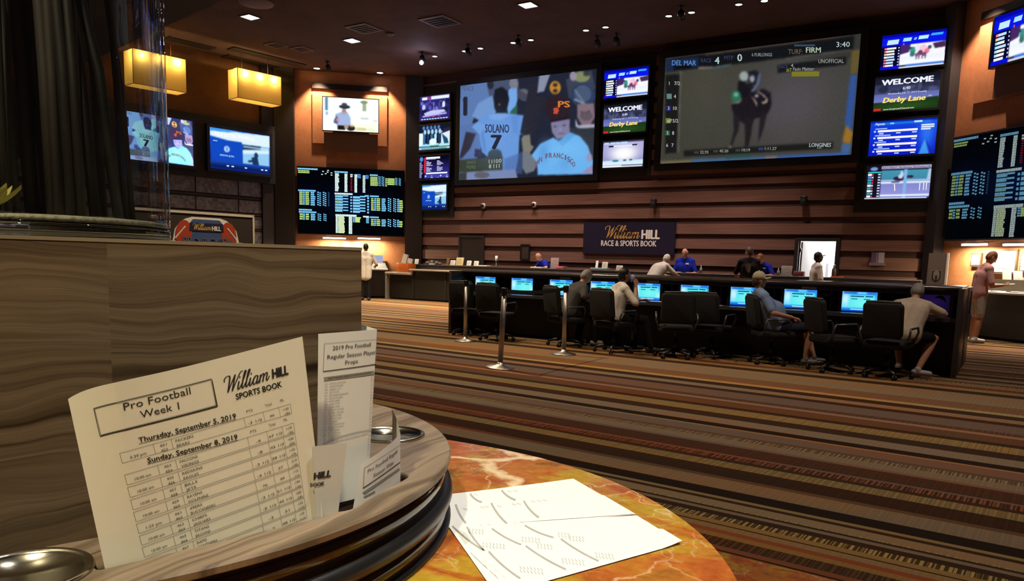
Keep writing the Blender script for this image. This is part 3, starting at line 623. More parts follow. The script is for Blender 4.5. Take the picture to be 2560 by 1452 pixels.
def p_stage():
    p = Pic(96, 60, (150, 146, 206), U()); p.vgrad(0, 4, 100, 45, (176, 172, 224), (140, 140, 196)); p.glow(52, 28, 34, 18, (255, 255, 255), 1); p.glow(52, 30, 24, 14, (255, 255, 255), 1); p.vgrad(0, 44, 100, 56, (200, 232, 255), (236, 246, 255)); p.rect(0, 0, 100, 3, (40, 40, 60)); p.rect(0, 55, 100, 57, (40, 60, 80)); p.rect(0, 57, 98, 60, (240, 246, 255)); p.rect(0, 55.5, 48, 58, (240, 240, 255)); p.ell(32, 45, 8, 2.4, (60, 130, 150)); p.ell(55, 44.5, 4, 2, (70, 80, 96)); p.ell(70, 44, 4, 2, (80, 90, 110)); p.blur(1)
    for x0, x1 in ((3, 14), (18, 30), (31, 41), (43, 60)): p.bar(x0, 2.5, x1, 6.5, (190, 220, 250))
    p.bar(14, 10, 26, 13.5, (24, 26, 36)); p.bar(26, 10.5, 72, 13, (226, 246, 255)); p.bar(72, 9, 84, 12, (30, 32, 44)); return p
def p_panel():
    p = Pic(90, 56, (60, 52, 150), U(100, 60)); p.rect(0, 0, 100, 60, (44, 40, 120)); p.blobs(0, 10, 100, 45, 60, [(90, 84, 190), (24, 24, 60), (140, 140, 230), (30, 30, 70)], (2, 7), .7); p.rect(8, 2, 26, 9, (250, 250, 255)); p.rect(26, 2, 36, 9, (190, 60, 120)); p.rect(38, 1, 98, 9, (236, 246, 255)); p.ell(14, 27, 5, 7, (200, 210, 250)); p.ell(80, 24, 5, 8, (220, 230, 255)); p.ell(48, 33, 4, 6, (110, 110, 190)); p.poly([(8, 34), (22, 32), (24, 46), (6, 46)], (26, 26, 60)); p.poly([(72, 32), (92, 30), (94, 42), (72, 44)], (30, 30, 70)); p.poly([(14, 42), (40, 36), (80, 36), (88, 42), (60, 46), (20, 48)], (200, 206, 250)); p.poly([(10, 48), (90, 44), (90, 48), (10, 52)], (190, 180, 250)); p.blur(1)
    for x in (30, 48, 66): p.bar(x - 5, 51, x + 4, 53, (200, 60, 120))
    for x in range(6, 96, 9): p.bar(x, 56, x + 6.5, 58.6, (190, 230, 255))
    return p
def p_crowd():
    random.seed(4); p = Pic(90, 56, (20, 26, 46), U(100, 60)); p.rect(0, 18, 14, 50, (235, 250, 255)); p.rect(72, 16, 100, 50, (225, 240, 255)); p.rect(10, 44, 100, 52, (180, 240, 245)); p.poly([(80, 10), (100, 8), (100, 16), (72, 22)], (40, 36, 70))
    for i in range(5):
        x = 16 + i * 12; p.ell(x, 6, 4, 5, (90, 130, 200)); p.ell(x + 4, 16, 4.5, 6, (170, 220, 250)); p.poly([(x - 2, 22), (x + 6, 22), (x + 5, 46), (x - 1, 46)], random.choice([(60, 110, 160), (30, 60, 100), (190, 240, 250)]))
    p.poly([(74, 22), (92, 34), (96, 46), (82, 46)], (30, 80, 110)); p.ell(46, 40, 12, 8, (235, 255, 255)); p.rect(0, 50, 34, 53, (40, 110, 190)); p.rect(36, 49, 66, 52, (40, 130, 120)); p.rect(0, 53.5, 100, 58, (200, 250, 245)); p.rect(64, 55, 90, 57, (60, 170, 150)); p.blur(1)
    for x in range(10, 62, 6): p.bar(x, 55, x + 4.5, 57, (40, 120, 140))
    return p
def p_list():
    random.seed(9); p = Pic(90, 56, (10, 8, 34), U(100, 60)); p.vgrad(20, 10, 100, 48, (16, 12, 44), (52, 50, 150)); p.poly([(17, 4), (24, 4), (23, 44), (16, 44)], (220, 40, 70)); p.ell(8, 8, 6, 6, (90, 140, 230)); p.blur(1)
    p.bar(24, 3, 70, 8, (240, 244, 255)); p.bar(24, 8.6, 56, 10, (150, 150, 220))
    for (x, y0) in ((25, 14), (60, 13), (25, 29), (60, 28)):
        for k in range(5): p.bar(x, y0 + k * 2.6, x + (8 if k == 0 else random.uniform(12, 22)), y0 + k * 2.6 + 1.5, (206, 204, 246))
    p.bar(24, 43.5, 94, 47.5, (246, 250, 255)); p.bar(18, 49, 100, 58, (66, 66, 176))
    for x in range(20, 98, 10): p.shape([(x, 53), (x + 3, 50), (x + 6, 53), (x + 3, 55)], (236, 240, 255)); p.bar(x, 56, x + 7, 57.6, (206, 226, 255))
    for k in range(16): p.bar(2, 16 + k * 2.6, 2 + random.uniform(6, 12), 17.4 + k * 2.6, (170, 170, 220))
    return p
def p_score(bright=1.0, mar=0):
    p = Pic(96, 60, (20, 70, 190), U()); p.vgrad(0, 0, 100, 60, (30, 96, 224), (16, 40, 150))
    p.poly([(0, 3), (100, 0), (100, 19), (46, 18), (0, 12)], (226, 246, 255)); p.poly([(0, 0), (45, 0), (30, 4), (0, 5)], (70, 160, 240)); p.rect(2, 16, 52, 47, (18, 74, 196)); p.rect(53, 18, 99, 48, (150, 206, 246)); p.poly([(53, 19), (84, 18), (84, 23), (53, 27)], (40, 70, 100)); p.rect(54, 21, 99, 22.5, (210, 240, 250)); p.poly([(53, 27), (99, 23), (99, 28), (53, 33)], (220, 242, 252)); p.ell(76, 33, 3.4, 4.5, (30, 60, 96)); p.poly([(68, 37), (78, 34), (81, 48), (70, 48)], (26, 54, 96)); p.poly([(62, 42), (70, 40), (70, 44), (62, 45)], (30, 60, 100)); p.rect(0, 48, 100, 60, (12, 34, 110)); p.vgrad(0, 47, 100, 56, (30, 80, 190), (10, 26, 90)); p.ell(27, 29, 4.6, 4.6, (200, 232, 255)); p.ell(27, 29, 2, 3, (90, 150, 220)); p.blur(1)
    p.text('MLB EXTRA INNINGS', 8, 11, 5.5, (250, 252, 255), 'l', .05, 66); p.text('ARIZONA @ BAL', 27, 40, 2.4, (190, 226, 255), 'c', .02, 24); p.text('TEXAS @ ARIZONA', 56, 17.6, 2.2, (220, 236, 250), 'l', .02, 22); p.bar(5, 18, 12, 19.5, (150, 200, 250))
    for x in (26, 34, 56, 84, 91): p.bar(x, 53, x + 4, 55, (210, 226, 255))
    return p
def p_chart():
    p = Pic(96, 60, (14, 40, 200), U()); p.vgrad(0, 0, 100, 60, (20, 70, 226), (10, 24, 190)); p.glow(86, 24, 12, 30, (60, 140, 255), .7); p.poly([(76, 60), (84, 34), (92, 60)], (80, 190, 250), .7); p.poly([(84, 34), (98, 58), (92, 60)], (20, 40, 160), .7); p.rect(0, 0, 100, 3, (10, 20, 150)); p.rect(6, 3, 90, 7, (30, 120, 220)); p.blur(1)
    p.text('Payouts', 8, 7, 3.6, (230, 240, 255), 'l', .03, 14); p.bar(30, 4, 36, 6.6, (120, 210, 255)); p.bar(66, 3, 78, 6, (190, 230, 255))
    for k in range(4):
        y = 16 + k * 11.5; p.bar(12, y, 72, y + 3.6, (255, 244, 250)); p.bar(6, y + .5, 9, y + 3.4, (210, 220, 255)); p.bar(8, y - 3.4, 26 + 6 * (k % 2), y - 1.4, (160, 190, 255))
        for x in (14, 40, 64): p.bar(x, y + 5, x + 7, y + 7, (200, 220, 255))
    for k in range(3): p.bar(77, 10 + 3.4 * k, 96 - 5 * (k == 2), 12.4 + 3.4 * k, (226, 236, 255))
    return p
def p_race():
    random.seed(3); p = Pic(110, 66, (20, 20, 34), U()); p.rect(24, 9, 100, 58, (80, 104, 190)); p.vgrad(24, 9, 100, 27, (70, 150, 176), (62, 138, 168)); p.rect(24, 25, 100, 30, (100, 140, 190)); p.vgrad(24, 30, 100, 52, (128, 134, 206), (150, 150, 220)); p.rect(24, 26.5, 100, 27.6, (210, 226, 240)); p.rect(24, 29, 100, 33, (222, 232, 250)); p.poly([(96, 8), (100, 8), (100, 28), (94, 28)], (180, 200, 230))
    p.ell(52, 24, 9, 4, (46, 34, 60)); p.poly([(58, 23), (66, 18), (68, 21), (62, 26)], (46, 34, 60)); p.ell(70, 21, 4, 2.4, (50, 38, 64)); p.poly([(50, 20), (55, 14), (59, 15), (57, 24), (52, 24)], (206, 210, 236)); p.ell(55.5, 13, 1.8, 2.4, (190, 220, 250)); p.rect(59, 8, 64, 58, (130, 180, 230)); p.ell(47, 30, 7, 1.6, (90, 90, 140)); p.rect(24, 52, 100, 56, (230, 236, 255)); p.rect(0, 57.5, 97, 60, (240, 242, 255)); p.rect(24, 1, 100, 6.5, (190, 180, 220)); p.ell(12, 5.5, 6, 3.5, (120, 150, 220)); p.blur(1)
    for x in (45, 84, 90, 94): p.shape([(x, 33), (x + 1.4, 33), (x + (3 if x == 45 else 1), 46), (x + (1.6 if x == 45 else 0), 46)], (250, 250, 240))
    p.text('RACE REPLAY: 10th Meadows Wed Evening 6:40', 62, 5.6, 3.2, (40, 30, 60), 'c', .02, 72); p.bar(3, 10.5, 24, 13, (60, 190, 180))
    for k in range(9):
        y = 14 + k * 4.9; p.bar(3, y, 9, y + 3.8, random.choice([(230, 80, 110), (250, 250, 250), (90, 130, 220), (240, 240, 250), (60, 160, 170)])); p.bar(9.4, y + .4, 12, y + 3.4, random.choice([(220, 60, 90), (200, 210, 250)])); p.bar(19, y + .4, 23, y + 3, (200, 206, 250))
    return p
def p_cowboy():
    p = Pic(110, 70, (226, 238, 240), U()); p.vgrad(0, 0, 100, 60, (232, 244, 246), (244, 246, 236)); p.rect(2, 0, 14, 60, (236, 242, 246)); p.rect(4, 0, 9, 24, (90, 130, 160)); p.rect(5, 26, 9, 32, (130, 170, 200)); p.ell(70, 8, 14, 7, (250, 255, 250)); p.rect(71, 4, 78, 22, (150, 160, 130)); p.ell(74, 6, 7, 3, (120, 140, 100)); p.rect(68, 34, 82, 37, (170, 190, 180)); p.rect(90, 26, 98, 54, (230, 232, 226)); p.rect(90, 38, 98, 40, (190, 196, 200)); p.rect(50, 44, 100, 60, (240, 238, 214)); p.rect(60, 52, 78, 58, (200, 192, 150)); p.ell(86, 56, 8, 4, (210, 226, 190))
    p.poly([(22, 30), (34, 25), (44, 25), (50, 36), (50, 50), (26, 52), (22, 44)], (150, 168, 206)); p.poly([(20, 40), (25, 32), (28, 40), (26, 48), (19, 46)], (84, 90, 130)); p.ell(38, 24, 4, 5, (150, 120, 116)); p.ell(38, 28, 2.6, 3, (170, 150, 150)); p.ell(39, 16, 10, 3.6, (40, 44, 58)); p.poly([(33, 15), (35, 9), (42, 9), (45, 15)], (60, 64, 80)); p.poly([(26, 50), (40, 50), (40, 58), (26, 58)], (24, 22, 22)); p.ell(50, 54, 8, 5, (36, 34, 32)); p.ell(42, 52, 4, 4, (170, 140, 120)); p.ell(27, 40, 3, 3, (200, 130, 140)); p.ell(52, 50, 4, 2, (180, 150, 120)); p.blur(2); p.a = np.clip(p.a * 1.12, 0, 255); return p
def p_kiosk():
    p = Pic(64, 46, (40, 130, 230), U()); p.vgrad(0, 0, 100, 60, (40, 140, 240), (60, 210, 250)); p.glow(10, 26, 16, 26, (220, 255, 255), .9); p.rect(20, 13, 92, 52, (90, 232, 244)); p.glow(60, 36, 34, 16, (130, 250, 240), .8); p.rect(4, 3, 40, 10, (40, 120, 220)); p.rect(44, 3, 68, 10, (110, 200, 250)); p.rect(72, 3, 96, 10, (50, 120, 225)); p.glow(94, 44, 10, 16, (200, 250, 255), .8); p.vgrad(0, 50, 100, 60, (50, 180, 246), (14, 70, 200)); p.blur(1)
    p.bar(24, 15, 62, 18, (20, 60, 100)); p.bar(66, 14.5, 88, 18, (24, 80, 130)); p.bar(26, 23, 44, 25.4, (30, 90, 130)); p.bar(62, 23, 80, 25.4, (30, 90, 130)); p.bar(26, 53, 76, 55.6, (190, 240, 255)); p.bar(30, 53.4, 70, 55, (30, 70, 140))
    return p
def tv(W, px, painter, label, name='television', cat='television', group=None, bez=.05, off=.17, depth=.112, tilt=0, grow=None, lift=.002):
    """px: (left, top, right, bottom) corner pixels averaged on the wall plane"""
    s0 = (W.hit(px[0][0], px[0][1], off)[0] + W.hit(px[3][0], px[3][1], off)[0]) / 2; s1 = (W.hit(px[1][0], px[1][1], off)[0] + W.hit(px[2][0], px[2][1], off)[0]) / 2
    z1 = (W.hit(*px[0], off)[1] + W.hit(*px[1], off)[1]) / 2; z0 = (W.hit(*px[3], off)[1] + W.hit(*px[2], off)[1]) / 2
    Wd, Hh = s1 - s0, z1 - z0
    t = thing(name, label, cat, (0, 0, 0), group)
    m = MB(); b = bez
    m.box(-Wd / 2 - b, Wd / 2 + b, .012, depth, -b, Hh + b)
    for a in ((-Wd / 2 - b, -Wd / 2, -.012, .012, -b, Hh + b), (Wd / 2, Wd / 2 + b, -.012, .012, -b, Hh + b), (-Wd / 2, Wd / 2, -.012, .012, -b, 0), (-Wd / 2, Wd / 2, -.012, .012, Hh, Hh + b)): m.box(*a)
    m.build('bezel', M_BLACK, t)
    obj('screen', painter.mesh('screen', Wd, Hh, SCREEN, lift), t)
    place(t, W, (s0 + s1) / 2, z0, off)
    return t, (s0, s1, z0, z1)
tv(BACK, [(1148, 215), (1490, 172), (1484, 440), (1150, 447)], p_baseball(), 'large wall screen showing baseball players in white jerseys', 'projection_screen', 'screen', bez=.16, off=.16, depth=.152, lift=.006)
tv(BACK, [(1665, 145), (2148, 85), (2133, 388), (1650, 408)], p_horse(), 'large dim wall screen showing a racehorse with its rider and race times', 'projection_screen', 'screen', bez=.18, off=.16, depth=.152, lift=.006)
G = 'televisions on the back wall'
for px, pt, lb in (
    ([(1049, 243), (1125, 234), (1124, 297), (1049, 301)], p_panel(), 'television at the top of the left column, violet studio panel on it'),
    ([(1047, 314), (1125, 310), (1125, 372), (1047, 377)], p_crowd(), 'television second from the top of the left column, bright crowd picture'),
    ([(1047, 391), (1123, 387), (1123, 446), (1048, 447)], p_list(), 'television with a dark results list and a red stripe, left column'),
    ([(1054, 463), (1117, 461), (1115, 522), (1057, 523)], p_score(), 'small blue television at the bottom of the left column'),
    ([(1508, 180), (1621, 163), (1621, 237), (1512, 246)], p_parade(1), 'television with horses on parade, between the two large screens'),
    ([(1510, 261), (1616, 258), (1616, 327), (1508, 336)], p_welcome(), 'television reading WELCOME, between the two large screens'),
    ([(1508, 353), (1609, 350), (1608, 413), (1507, 422)], p_stage(), 'television with a pale white stage, below the welcome picture between the large screens'),
    ([(2209, 93), (2364, 68), (2364, 161), (2197, 176)], p_parade(2), 'television with horses on parade, top of the right column'),
    ([(2189, 190), (2352, 184), (2345, 268), (2183, 281)], p_welcome(), 'television reading WELCOME, in the right column of four'),
    ([(2177, 304), (2344, 293), (2337, 386), (2171, 388)], p_chart(), 'television with blue payout chart and pale bars, third in the right column'),
    ([(2168, 415), (2330, 410), (2322, 495), (2160, 498)], p_race(), 'television with a galloping horse behind a rail, bottom of the right column')):
    tv(BACK, px, pt, lb, group=G)
# black casings the television columns hang on
for i, (x0, x1, z0, z1) in enumerate(((-17.12, -15.62, 2.72, 6.95), (-10.55, -8.80, 3.78, 7.05), (-3.45, -1.56, 2.72, 7.1))):
    m = MB(); m.box(x0, x1, YW - .04, YW - .004, z0, z1)
    for k in range(3 if i == 1 else 4): m.box(x0 + .1, x1 - .1, YW - .06, YW - .04, z0 + .25 + k * .95, z0 + .95 + k * .95)
    tag(m.build('television_casing', M_BLACKMATTE), ['tall black casing behind the left column of televisions', 'tall black casing behind the televisions between the large screens', 'tall black casing behind the right column of four televisions'][i], 'casing')
# televisions on the corner walls
t, q = tv(LCOR, [(806, 243), (946, 248), (946, 332), (808, 325)], p_cowboy(), 'television with a man in a wide hat, on the lit terracotta wall', off=.42, bez=.02)
def tv_mount(W, s0, s1, z0, lab):
    m = MB(); m.M = W.M(); m.box(s0 + .02, s1 - .02, -.305, -.05, z0 - .62, z0 - .04); m.box(s0 + .3, s1 - .3, -.30, -.05, z0 - .04, z0 + .5)
    tag(m.build('television_mount', M_BRASSWARM), lab, 'mount')
tv_mount(LCOR, q[0], q[1], q[2], 'brown box mount under the television with the man in a hat')
t, q = tv(RCOR, [(2484, 55), (2640, -20), (2636, 120), (2478, 170)], p_parade(5), 'television with runners list at the upper right edge, on a terracotta wall', off=.42, bez=.04)
tv_mount(RCOR, q[0], q[1], q[2], 'brown box mount under the television at the upper right edge')
# televisions on the left wall
tv(LEFT, [(524, 318), (677, 340), (672, 437), (526, 419)], p_score(), 'wide blue television on the left wall below the box lamp', off=.3, bez=.09)
LT = LEFT.hit(481, 303, .3); LB = LEFT.hit(480, 415, .3)
t = thing('television', 'television showing baseball players, partly behind the glass vase', 'television')
m = MB(); Wd = 1.95; Hh = LT[1] - LB[1]; m.box(-Wd / 2 - .09, Wd / 2 + .09, .012, .1, -.09, Hh + .09); m.build('bezel', M_BLACK, t); pb_ = p_baseball(); pb_.a = np.clip(pb_.a * 1.5 + np.array((6, 8, 34)), 0, 255)
obj('screen', pb_.mesh('screen', Wd, Hh, SCREEN, .004), t); place(t, LEFT, LT[0] - Wd / 2, LB[1], .3)
m = MB(); m.M = LEFT.M(); m.box(-9, -.2, -.2, -.06, 3.6, 5.42); struct(m.build('trim_10', M_BLACKMATTE))
# ------------------------------------------------------------------ boards with the betting odds
def odds_board(W, px, label, zr, bright=1.0, seed=1):
    random.seed(seed)
    p = Pic(60, 40, (2, 4, 8), lambda x, y: ((x - 30) / 2040., (y - 60) / 1270.)); cy = np.array((130, 210, 255)); wh = np.array((226, 250, 244)); ye = np.array((190, 226, 130)); bl = np.array((90, 160, 240)); rd = np.array((190, 30, 60))
    p.glow(1050, 700, 500, 260, (4, 14, 44), 1); p.glow(250, 620, 240, 200, (4, 10, 40), .8)
    def C(c): return tuple(np.clip(c * bright, 0, 255))
    def rows(x0, x1, y0, y1, n, col, rag=.12, gap=.3, dots=False):
        h = (y1 - y0) / n
        for k in range(n):
            xe = x1 - random.random() * rag * (x1 - x0); y = y0 + k * h
            if dots:
                for j in range(2): p.bar(x0 + j * (x1 - x0) / 2, y + h * .3 * j, x0 + (j + .75) * (x1 - x0) / 2, y + h * (.6 + .3 * j) - h * .1, C(col))
            else:
                x = x0
                while x < xe - 4:
                    wd = random.uniform(14, 40); p.bar(x, y, min(x + wd, xe), y + h * (1 - gap), C(col)); x += wd + 3
    def head(x0, x1, y, h=32, col=cy): rows(x0, x1, y, y + h, 1, col, 0, .05)
    head(30, 410, 75); rows(40, 265, 120, 182, 2, ye)
    for (x, y) in ((495, 118), (590, 95), (545, 160), (475, 175), (655, 140), (655, 180), (580, 128)): p.bar(x, y, x + 34, y + 16, C(wh))
    head(40, 375, 490); rows(62, 125, 530, 790, 7, ye); rows(128, 165, 530, 790, 7, cy, 0); rows(176, 250, 530, 790, 7, ye); rows(275, 365, 530, 800, 7, cy, .3)
    rows(400, 480, 520, 800, 7, cy, 0, .2, True); rows(505, 580, 520, 800, 7, cy, 0, .2, True); rows(605, 630, 520, 800, 9, bl * .5, 0)
    head(50, 300, 862); head(50, 380, 905); rows(65, 125, 950, 1080, 3, ye); rows(128, 165, 950, 1080, 4, cy, 0); rows(180, 245, 950, 1080, 3, ye); rows(275, 365, 950, 1085, 4, cy); rows(405, 480, 940, 1090, 4, cy, 0, .2, True); rows(515, 580, 940, 1090, 4, cy, 0, .2, True)
    head(730, 980, 108); rows(738, 818, 150, 500, 12, wh, .25, .1); rows(920, 975, 150, 505, 12, wh, .05, .08); rows(1030, 1080, 155, 220, 2, wh); rows(1035, 1072, 220, 490, 10, rd, .2, .5); rows(1110, 1162, 155, 510, 12, wh, .05, .08); rows(1165, 1235, 150, 235, 3, bl); rows(1268, 1320, 170, 510, 12, wh, .1, .25); rows(1320, 1385, 160, 240, 3, bl)
    head(730, 1075, 525, 34, wh); rows(740, 890, 570, 900, 6, cy, .05, .22)
    for k in range(6): p.bar(890, 568 + k * 56, 990, 590 + k * 56, C(cy)); p.bar(1030, 585 + k * 56, 1062, 615 + k * 56, C(cy)); p.bar(1080, 580 + k * 56, 1215, 620 + k * 56, C(cy)); p.bar(1215, 568 + k * 56, 1320, 595 + k * 56, C(cy)); p.bar(1355, 590 + k * 56, 1390, 625 + k * 56, C(cy)); p.bar(745, 596 + k * 56, 880, 612 + k * 56, C(ye * .8))
    head(1310, 1390, 550); head(745, 1150, 940, 40, wh); rows(750, 795, 980, 1310, 13, wh, 0, .15); rows(800, 930, 980, 1310, 13, np.array((226, 246, 196)), .2, .08); rows(1000, 1066, 980, 1320, 14, wh, 0, .12); rows(1080, 1120, 980, 1095, 4, cy, 0); rows(1125, 1240, 985, 1090, 4, ye * 1.1, .25, .1); rows(1335, 1395, 985, 1105, 4, cy); head(1275, 1390, 955, 32, wh)
    head(1405, 1555, 142); rows(1415, 1560, 190, 370, 6, ye, .06, .25); rows(1570, 1620, 170, 370, 6, cy, 0, .2, True); rows(1632, 1690, 175, 370, 6, cy, 0, .2, True); rows(1705, 1735, 205, 375, 5, ye, 0); rows(1745, 1885, 205, 340, 4, ye, .04, .2); rows(1895, 1945, 190, 340, 5, cy, 0, .2, True); rows(1965, 2010, 195, 345, 5, cy, 0, .2, True)
    for y0, n in ((590, 7), (1000, 4)):
        y1 = y0 + 38 * n; head(1408, 1580, y0 - 38); rows(1430, 1485, y0 + 12, y1, n, ye); rows(1490, 1530, y0 + 12, y1, n, cy, 0); rows(1540, 1612, y0 + 12, y1, n, ye); rows(1635, 1725, y0 + 12, y1 + 8, n, cy, .3); rows(1755, 1830, y0, y1 + 10, n, cy, 0, .2, True); rows(1860, 1925, y0, y1 + 10, n, cy, 0, .2, True); rows(1940, 1975, y0 + 10, y1 + 10, n, cy, 0); rows(1980, 2050, y0 + 36, y1 + 14, n - 1, ye)
    s0 = W.hit(*px[0], .14)[0]; s1 = s0 + zr[2]; z1, z0 = zr[1], zr[0]
    t = thing('odds_board', label, 'board', group='boards of betting odds'); m = MB(); Wd = s1 - s0; Hh = z1 - z0
    m.box(-Wd / 2, Wd / 2, .01, .12, 0, Hh); m.box(-Wd / 2, Wd / 2, -.01, .12, -.03, 0); m.box(-Wd / 2, Wd / 2, -.01, .12, Hh, Hh + .03); m.build('frame', M_BLACK, t)
    obj('screen', p.mesh('screen', Wd - .04, Hh, SCREEN, .004), t); place(t, W, (s0 + s1) / 2, z0, .14)
odds_board(LCOR, [(742, 416)], 'black board of glowing odds columns on the left corner wall', (2.07, 4.2, 3.5))
odds_board(RCOR, [(2384, 348)], 'black board of glowing odds columns at the right edge', (2.07, 4.3, 3.6), .62, 5)
# ------------------------------------------------------------------ signs
def flat(mb, W, vs, y, fs=None):
    mb.add([(v[0], y - (.0008 * v[2] if len(v) > 2 else 0), v[1]) for v in vs], fs if fs is not None else [tuple(range(len(vs)))], False)
def logo(mb_word, mb_hill, x, y, xh, yoff, gap=0.0):
    """William in script followed by HILL in heavy capitals, in the local xz plane"""
    v, f = script2d(x, y, xh); flat(mb_word, None, v, yoff, f)
    xe = x + 6.15 * xh
    v, f = text2d('HILL', xe + gap, y - .0 * xh, xh * 1.32, 'l', .06, 3.05 * xh); flat(mb_hill, None, v, yoff, f)
    return xe + 3.05 * xh
t = thing('sign_board', 'dark blue sign reading William HILL RACE & SPORTS BOOK', 'sign')
m = MB(); m.box(-1.42, 1.42, 0, .05, 0, .9); m.build('panel', mat('midnight blue paint', (.010, .007, .03), .45), t)
a_ = MB(); b_ = MB(); c_ = MB(); xh = .185
logo(a_, b_, -.78 + .06, .44, xh, -.006)
v, f = text2d('RACE & SPORTS BOOK', 0.03, .23, .155, 'c', .035, 1.72); flat(c_, None, v, -.006, f)
a_.build('script_letters', mat('gold print', (.55, .33, .09), .5), t); b_.build('capital_letters', M_WHITE, t); c_.build('small_letters', M_WHITE, t)
t.location = (-9.375, YW - .06, 1.615)
# easel sign by the left wall
SG = LEFT.at(0, 0); gA = (634, 538)
P_ = EYE + (LEFT.at(*LEFT.hit(634, 540)) - EYE) * .556
SW = Wall(P_.x, P_.y, 81.5, -1)
t = thing('poster_stand', 'silver framed poster stand with football badge, behind the wood partition', 'sign stand')
sx0 = SW.hit(300, 530)[0]; sx1 = SW.hit(634, 540)[0]; zt = SW.hit(634, 540)[1]
m = MB(); m.M = SW.M(); m.box(sx0 + .02, sx1 - .02, -.012, .012, .62, zt - .02); m.build('panel', mat('black poster', (.03, .022, .02), .6), t)
m = MB(); m.M = SW.M(); m.box(sx0, sx1, -.025, .025, zt - .03, zt + .012); m.box(sx1 - .035, sx1, -.025, .025, .05, zt); m.box(sx0, sx0 + .035, -.025, .025, .05, zt); m.box(sx0, sx1, -.025, .025, .60, .64); m.build('frame', mat('satin silver frame', (.62, .59, .52), .45), t)
for q_ in (sx0, sx1 - .05):
    m = MB(); m.M = SW.M(); m.box(q_ - .05, q_ + .1, -.25, .25, 0, .05); m.build('foot', M_BLACK, t)
bx = (SW.hit(430, 580)[0] + SW.hit(596, 590)[0]) / 2; ztop = SW.hit(510, 549)[1]; bw = (SW.hit(596, 590)[0] - SW.hit(430, 580)[0]) / 2
k = bw
def bpts(L): return [(bx + x * k, ztop + z * k) for x, z in L]
def bpart(L, y, name, mt, par=None):
    m = MB(); m.M = SW.M(); flat(m, None, bpts(L), y); return m.build(name, mt, par or t)
bpart([(-1.0, -.62), (-.93, -.3), (-.78, -.1), (-.62, .0), (-.42, .06), (.42, .06), (.62, 0), (.78, -.1), (.93, -.3), (1.0, -.62), (1.12, -.62), (.9, -1.0), (-.9, -1.0), (-1.12, -.62)], -.014, 'badge_edge', M_WHITE)
bpart([(-.9, -.62), (-.42, -.02), (-.38, .0), (.38, .0), (.42, -.02), (.9, -.62), (1.02, -.66), (.84, -.95), (-.84, -.95), (-1.02, -.66)], -.018, 'badge', mat('badge blue', (.05, .10, .28), .5))
for s_ in (-1, 1):
    fb_ = bpart([(s_ * (.68 + .27 * math.cos(q_) * .8 - .1 * math.sin(q_)), -.42 + .36 * math.sin(q_) + .12 * math.cos(q_)) for q_ in np.linspace(0, 2 * PI, 24)[:-1]], -.022, 'football', mat('football red', (.42, .055, .02), .5))
    for q_ in range(5): bpart([(s_ * (.62 + q_ * .055), -.22 - q_ * .06), (s_ * (.65 + q_ * .055), -.20 - q_ * .06), (s_ * (.74 + q_ * .05), -.30 - q_ * .06), (s_ * (.71 + q_ * .05), -.32 - q_ * .06)], -.026, 'football_lace', M_WHITE, fb_)
bpart([(-.5, -.1), (.5, -.1), (.52, -.34), (-.52, -.34)], -.024, 'badge_band', mat('badge navy', (.012, .016, .06), .5))
a_ = MB(); b_ = MB(); a_.M = SW.M(); b_.M = SW.M(); logo(a_, b_, bx - .42 * k, ztop - .30 * k, .092 * k, -.028); a_.build('script_letters', mat('yellow print', (.75, .5, .08), .5), t); b_.build('capital_letters', M_WHITE, t)
c_ = MB(); c_.M = SW.M(); v, f = text2d("PRO PICK'EM", bx, ztop - .76 * k, .26 * k, 'c', .03, 1.5 * k, .15); flat(c_, None, v, -.028, f); c_.build('large_letters', mat('steel blue print', (.10, .12, .22), .5), t)
# ================================================================== the bank of betting carrels
XL, XR = -8.47, -.57
STX = [-.965 - .787 * k for k in range(10)]
cb = thing('carrel_desk', 'long black bank of carrel desks with a row of lit monitors', 'desk', (-4.5, 12.3, 0))
m = MB(); m.box(XL, XR, 11.22, 12.16, .70, .745); m.build('desktop', mat('dark laminate', (.05, .045, .05), .25), cb)
m = MB(); m.box(XL, XR, 12.16, 12.22, 0, 1.09); m.build('back_panel', M_CABINET, cb)
m = MB(); m.rbox(XL - .02, XR + .02, 11.46, 13.25, 1.09, 1.145, .02, 'x', 2); m.build('top_ledge', mat('dark veneer ledge', (.06, .048, .042), .22, scale=9), cb)
m = MB(); m.box(XL, XR, 11.50, 11.54, 1.03, 1.09); m.build('fascia', M_CABINET, cb)
m = MB(); m.box(XL, XR, 11.66, 11.70, .02, .70); m.build('modesty_panel', M_CABINET, cb)
m = MB(); m.box(XL, XR, 12.22, 13.2, .70, .745); m.box(XL, XR, 12.75, 12.79, .02, .70); m.build('rear_desktop', M_CABINET, cb)
M_END = mat('dark brown end panel', (.045, .038, .042), .35)
for x in (XR, XL - .06):
    for (y0, y1) in ((11.12, 12.24), (12.50, 13.62)):
        m = MB(); m.rbox(x, x + .06, y0, y1, 0, 1.125, .012, 'z', 2); m.build('end_panel', M_END, cb)
for k in range(1, 10):
    x = STX[0] - .787 * (k - .5); m = MB(); m.box(x - .012, x + .012, 11.62, 12.16, .745, 1.09); m.build('divider', M_CABINET, cb)
for k in (2, 5, 7):
    m = MB(); m.box(STX[k] + .02, STX[k] + .22, 11.485, 11.50, 1.045, 1.08); m.build('name_plate', mat('grey plate', (.16, .155, .17), .4), cb)
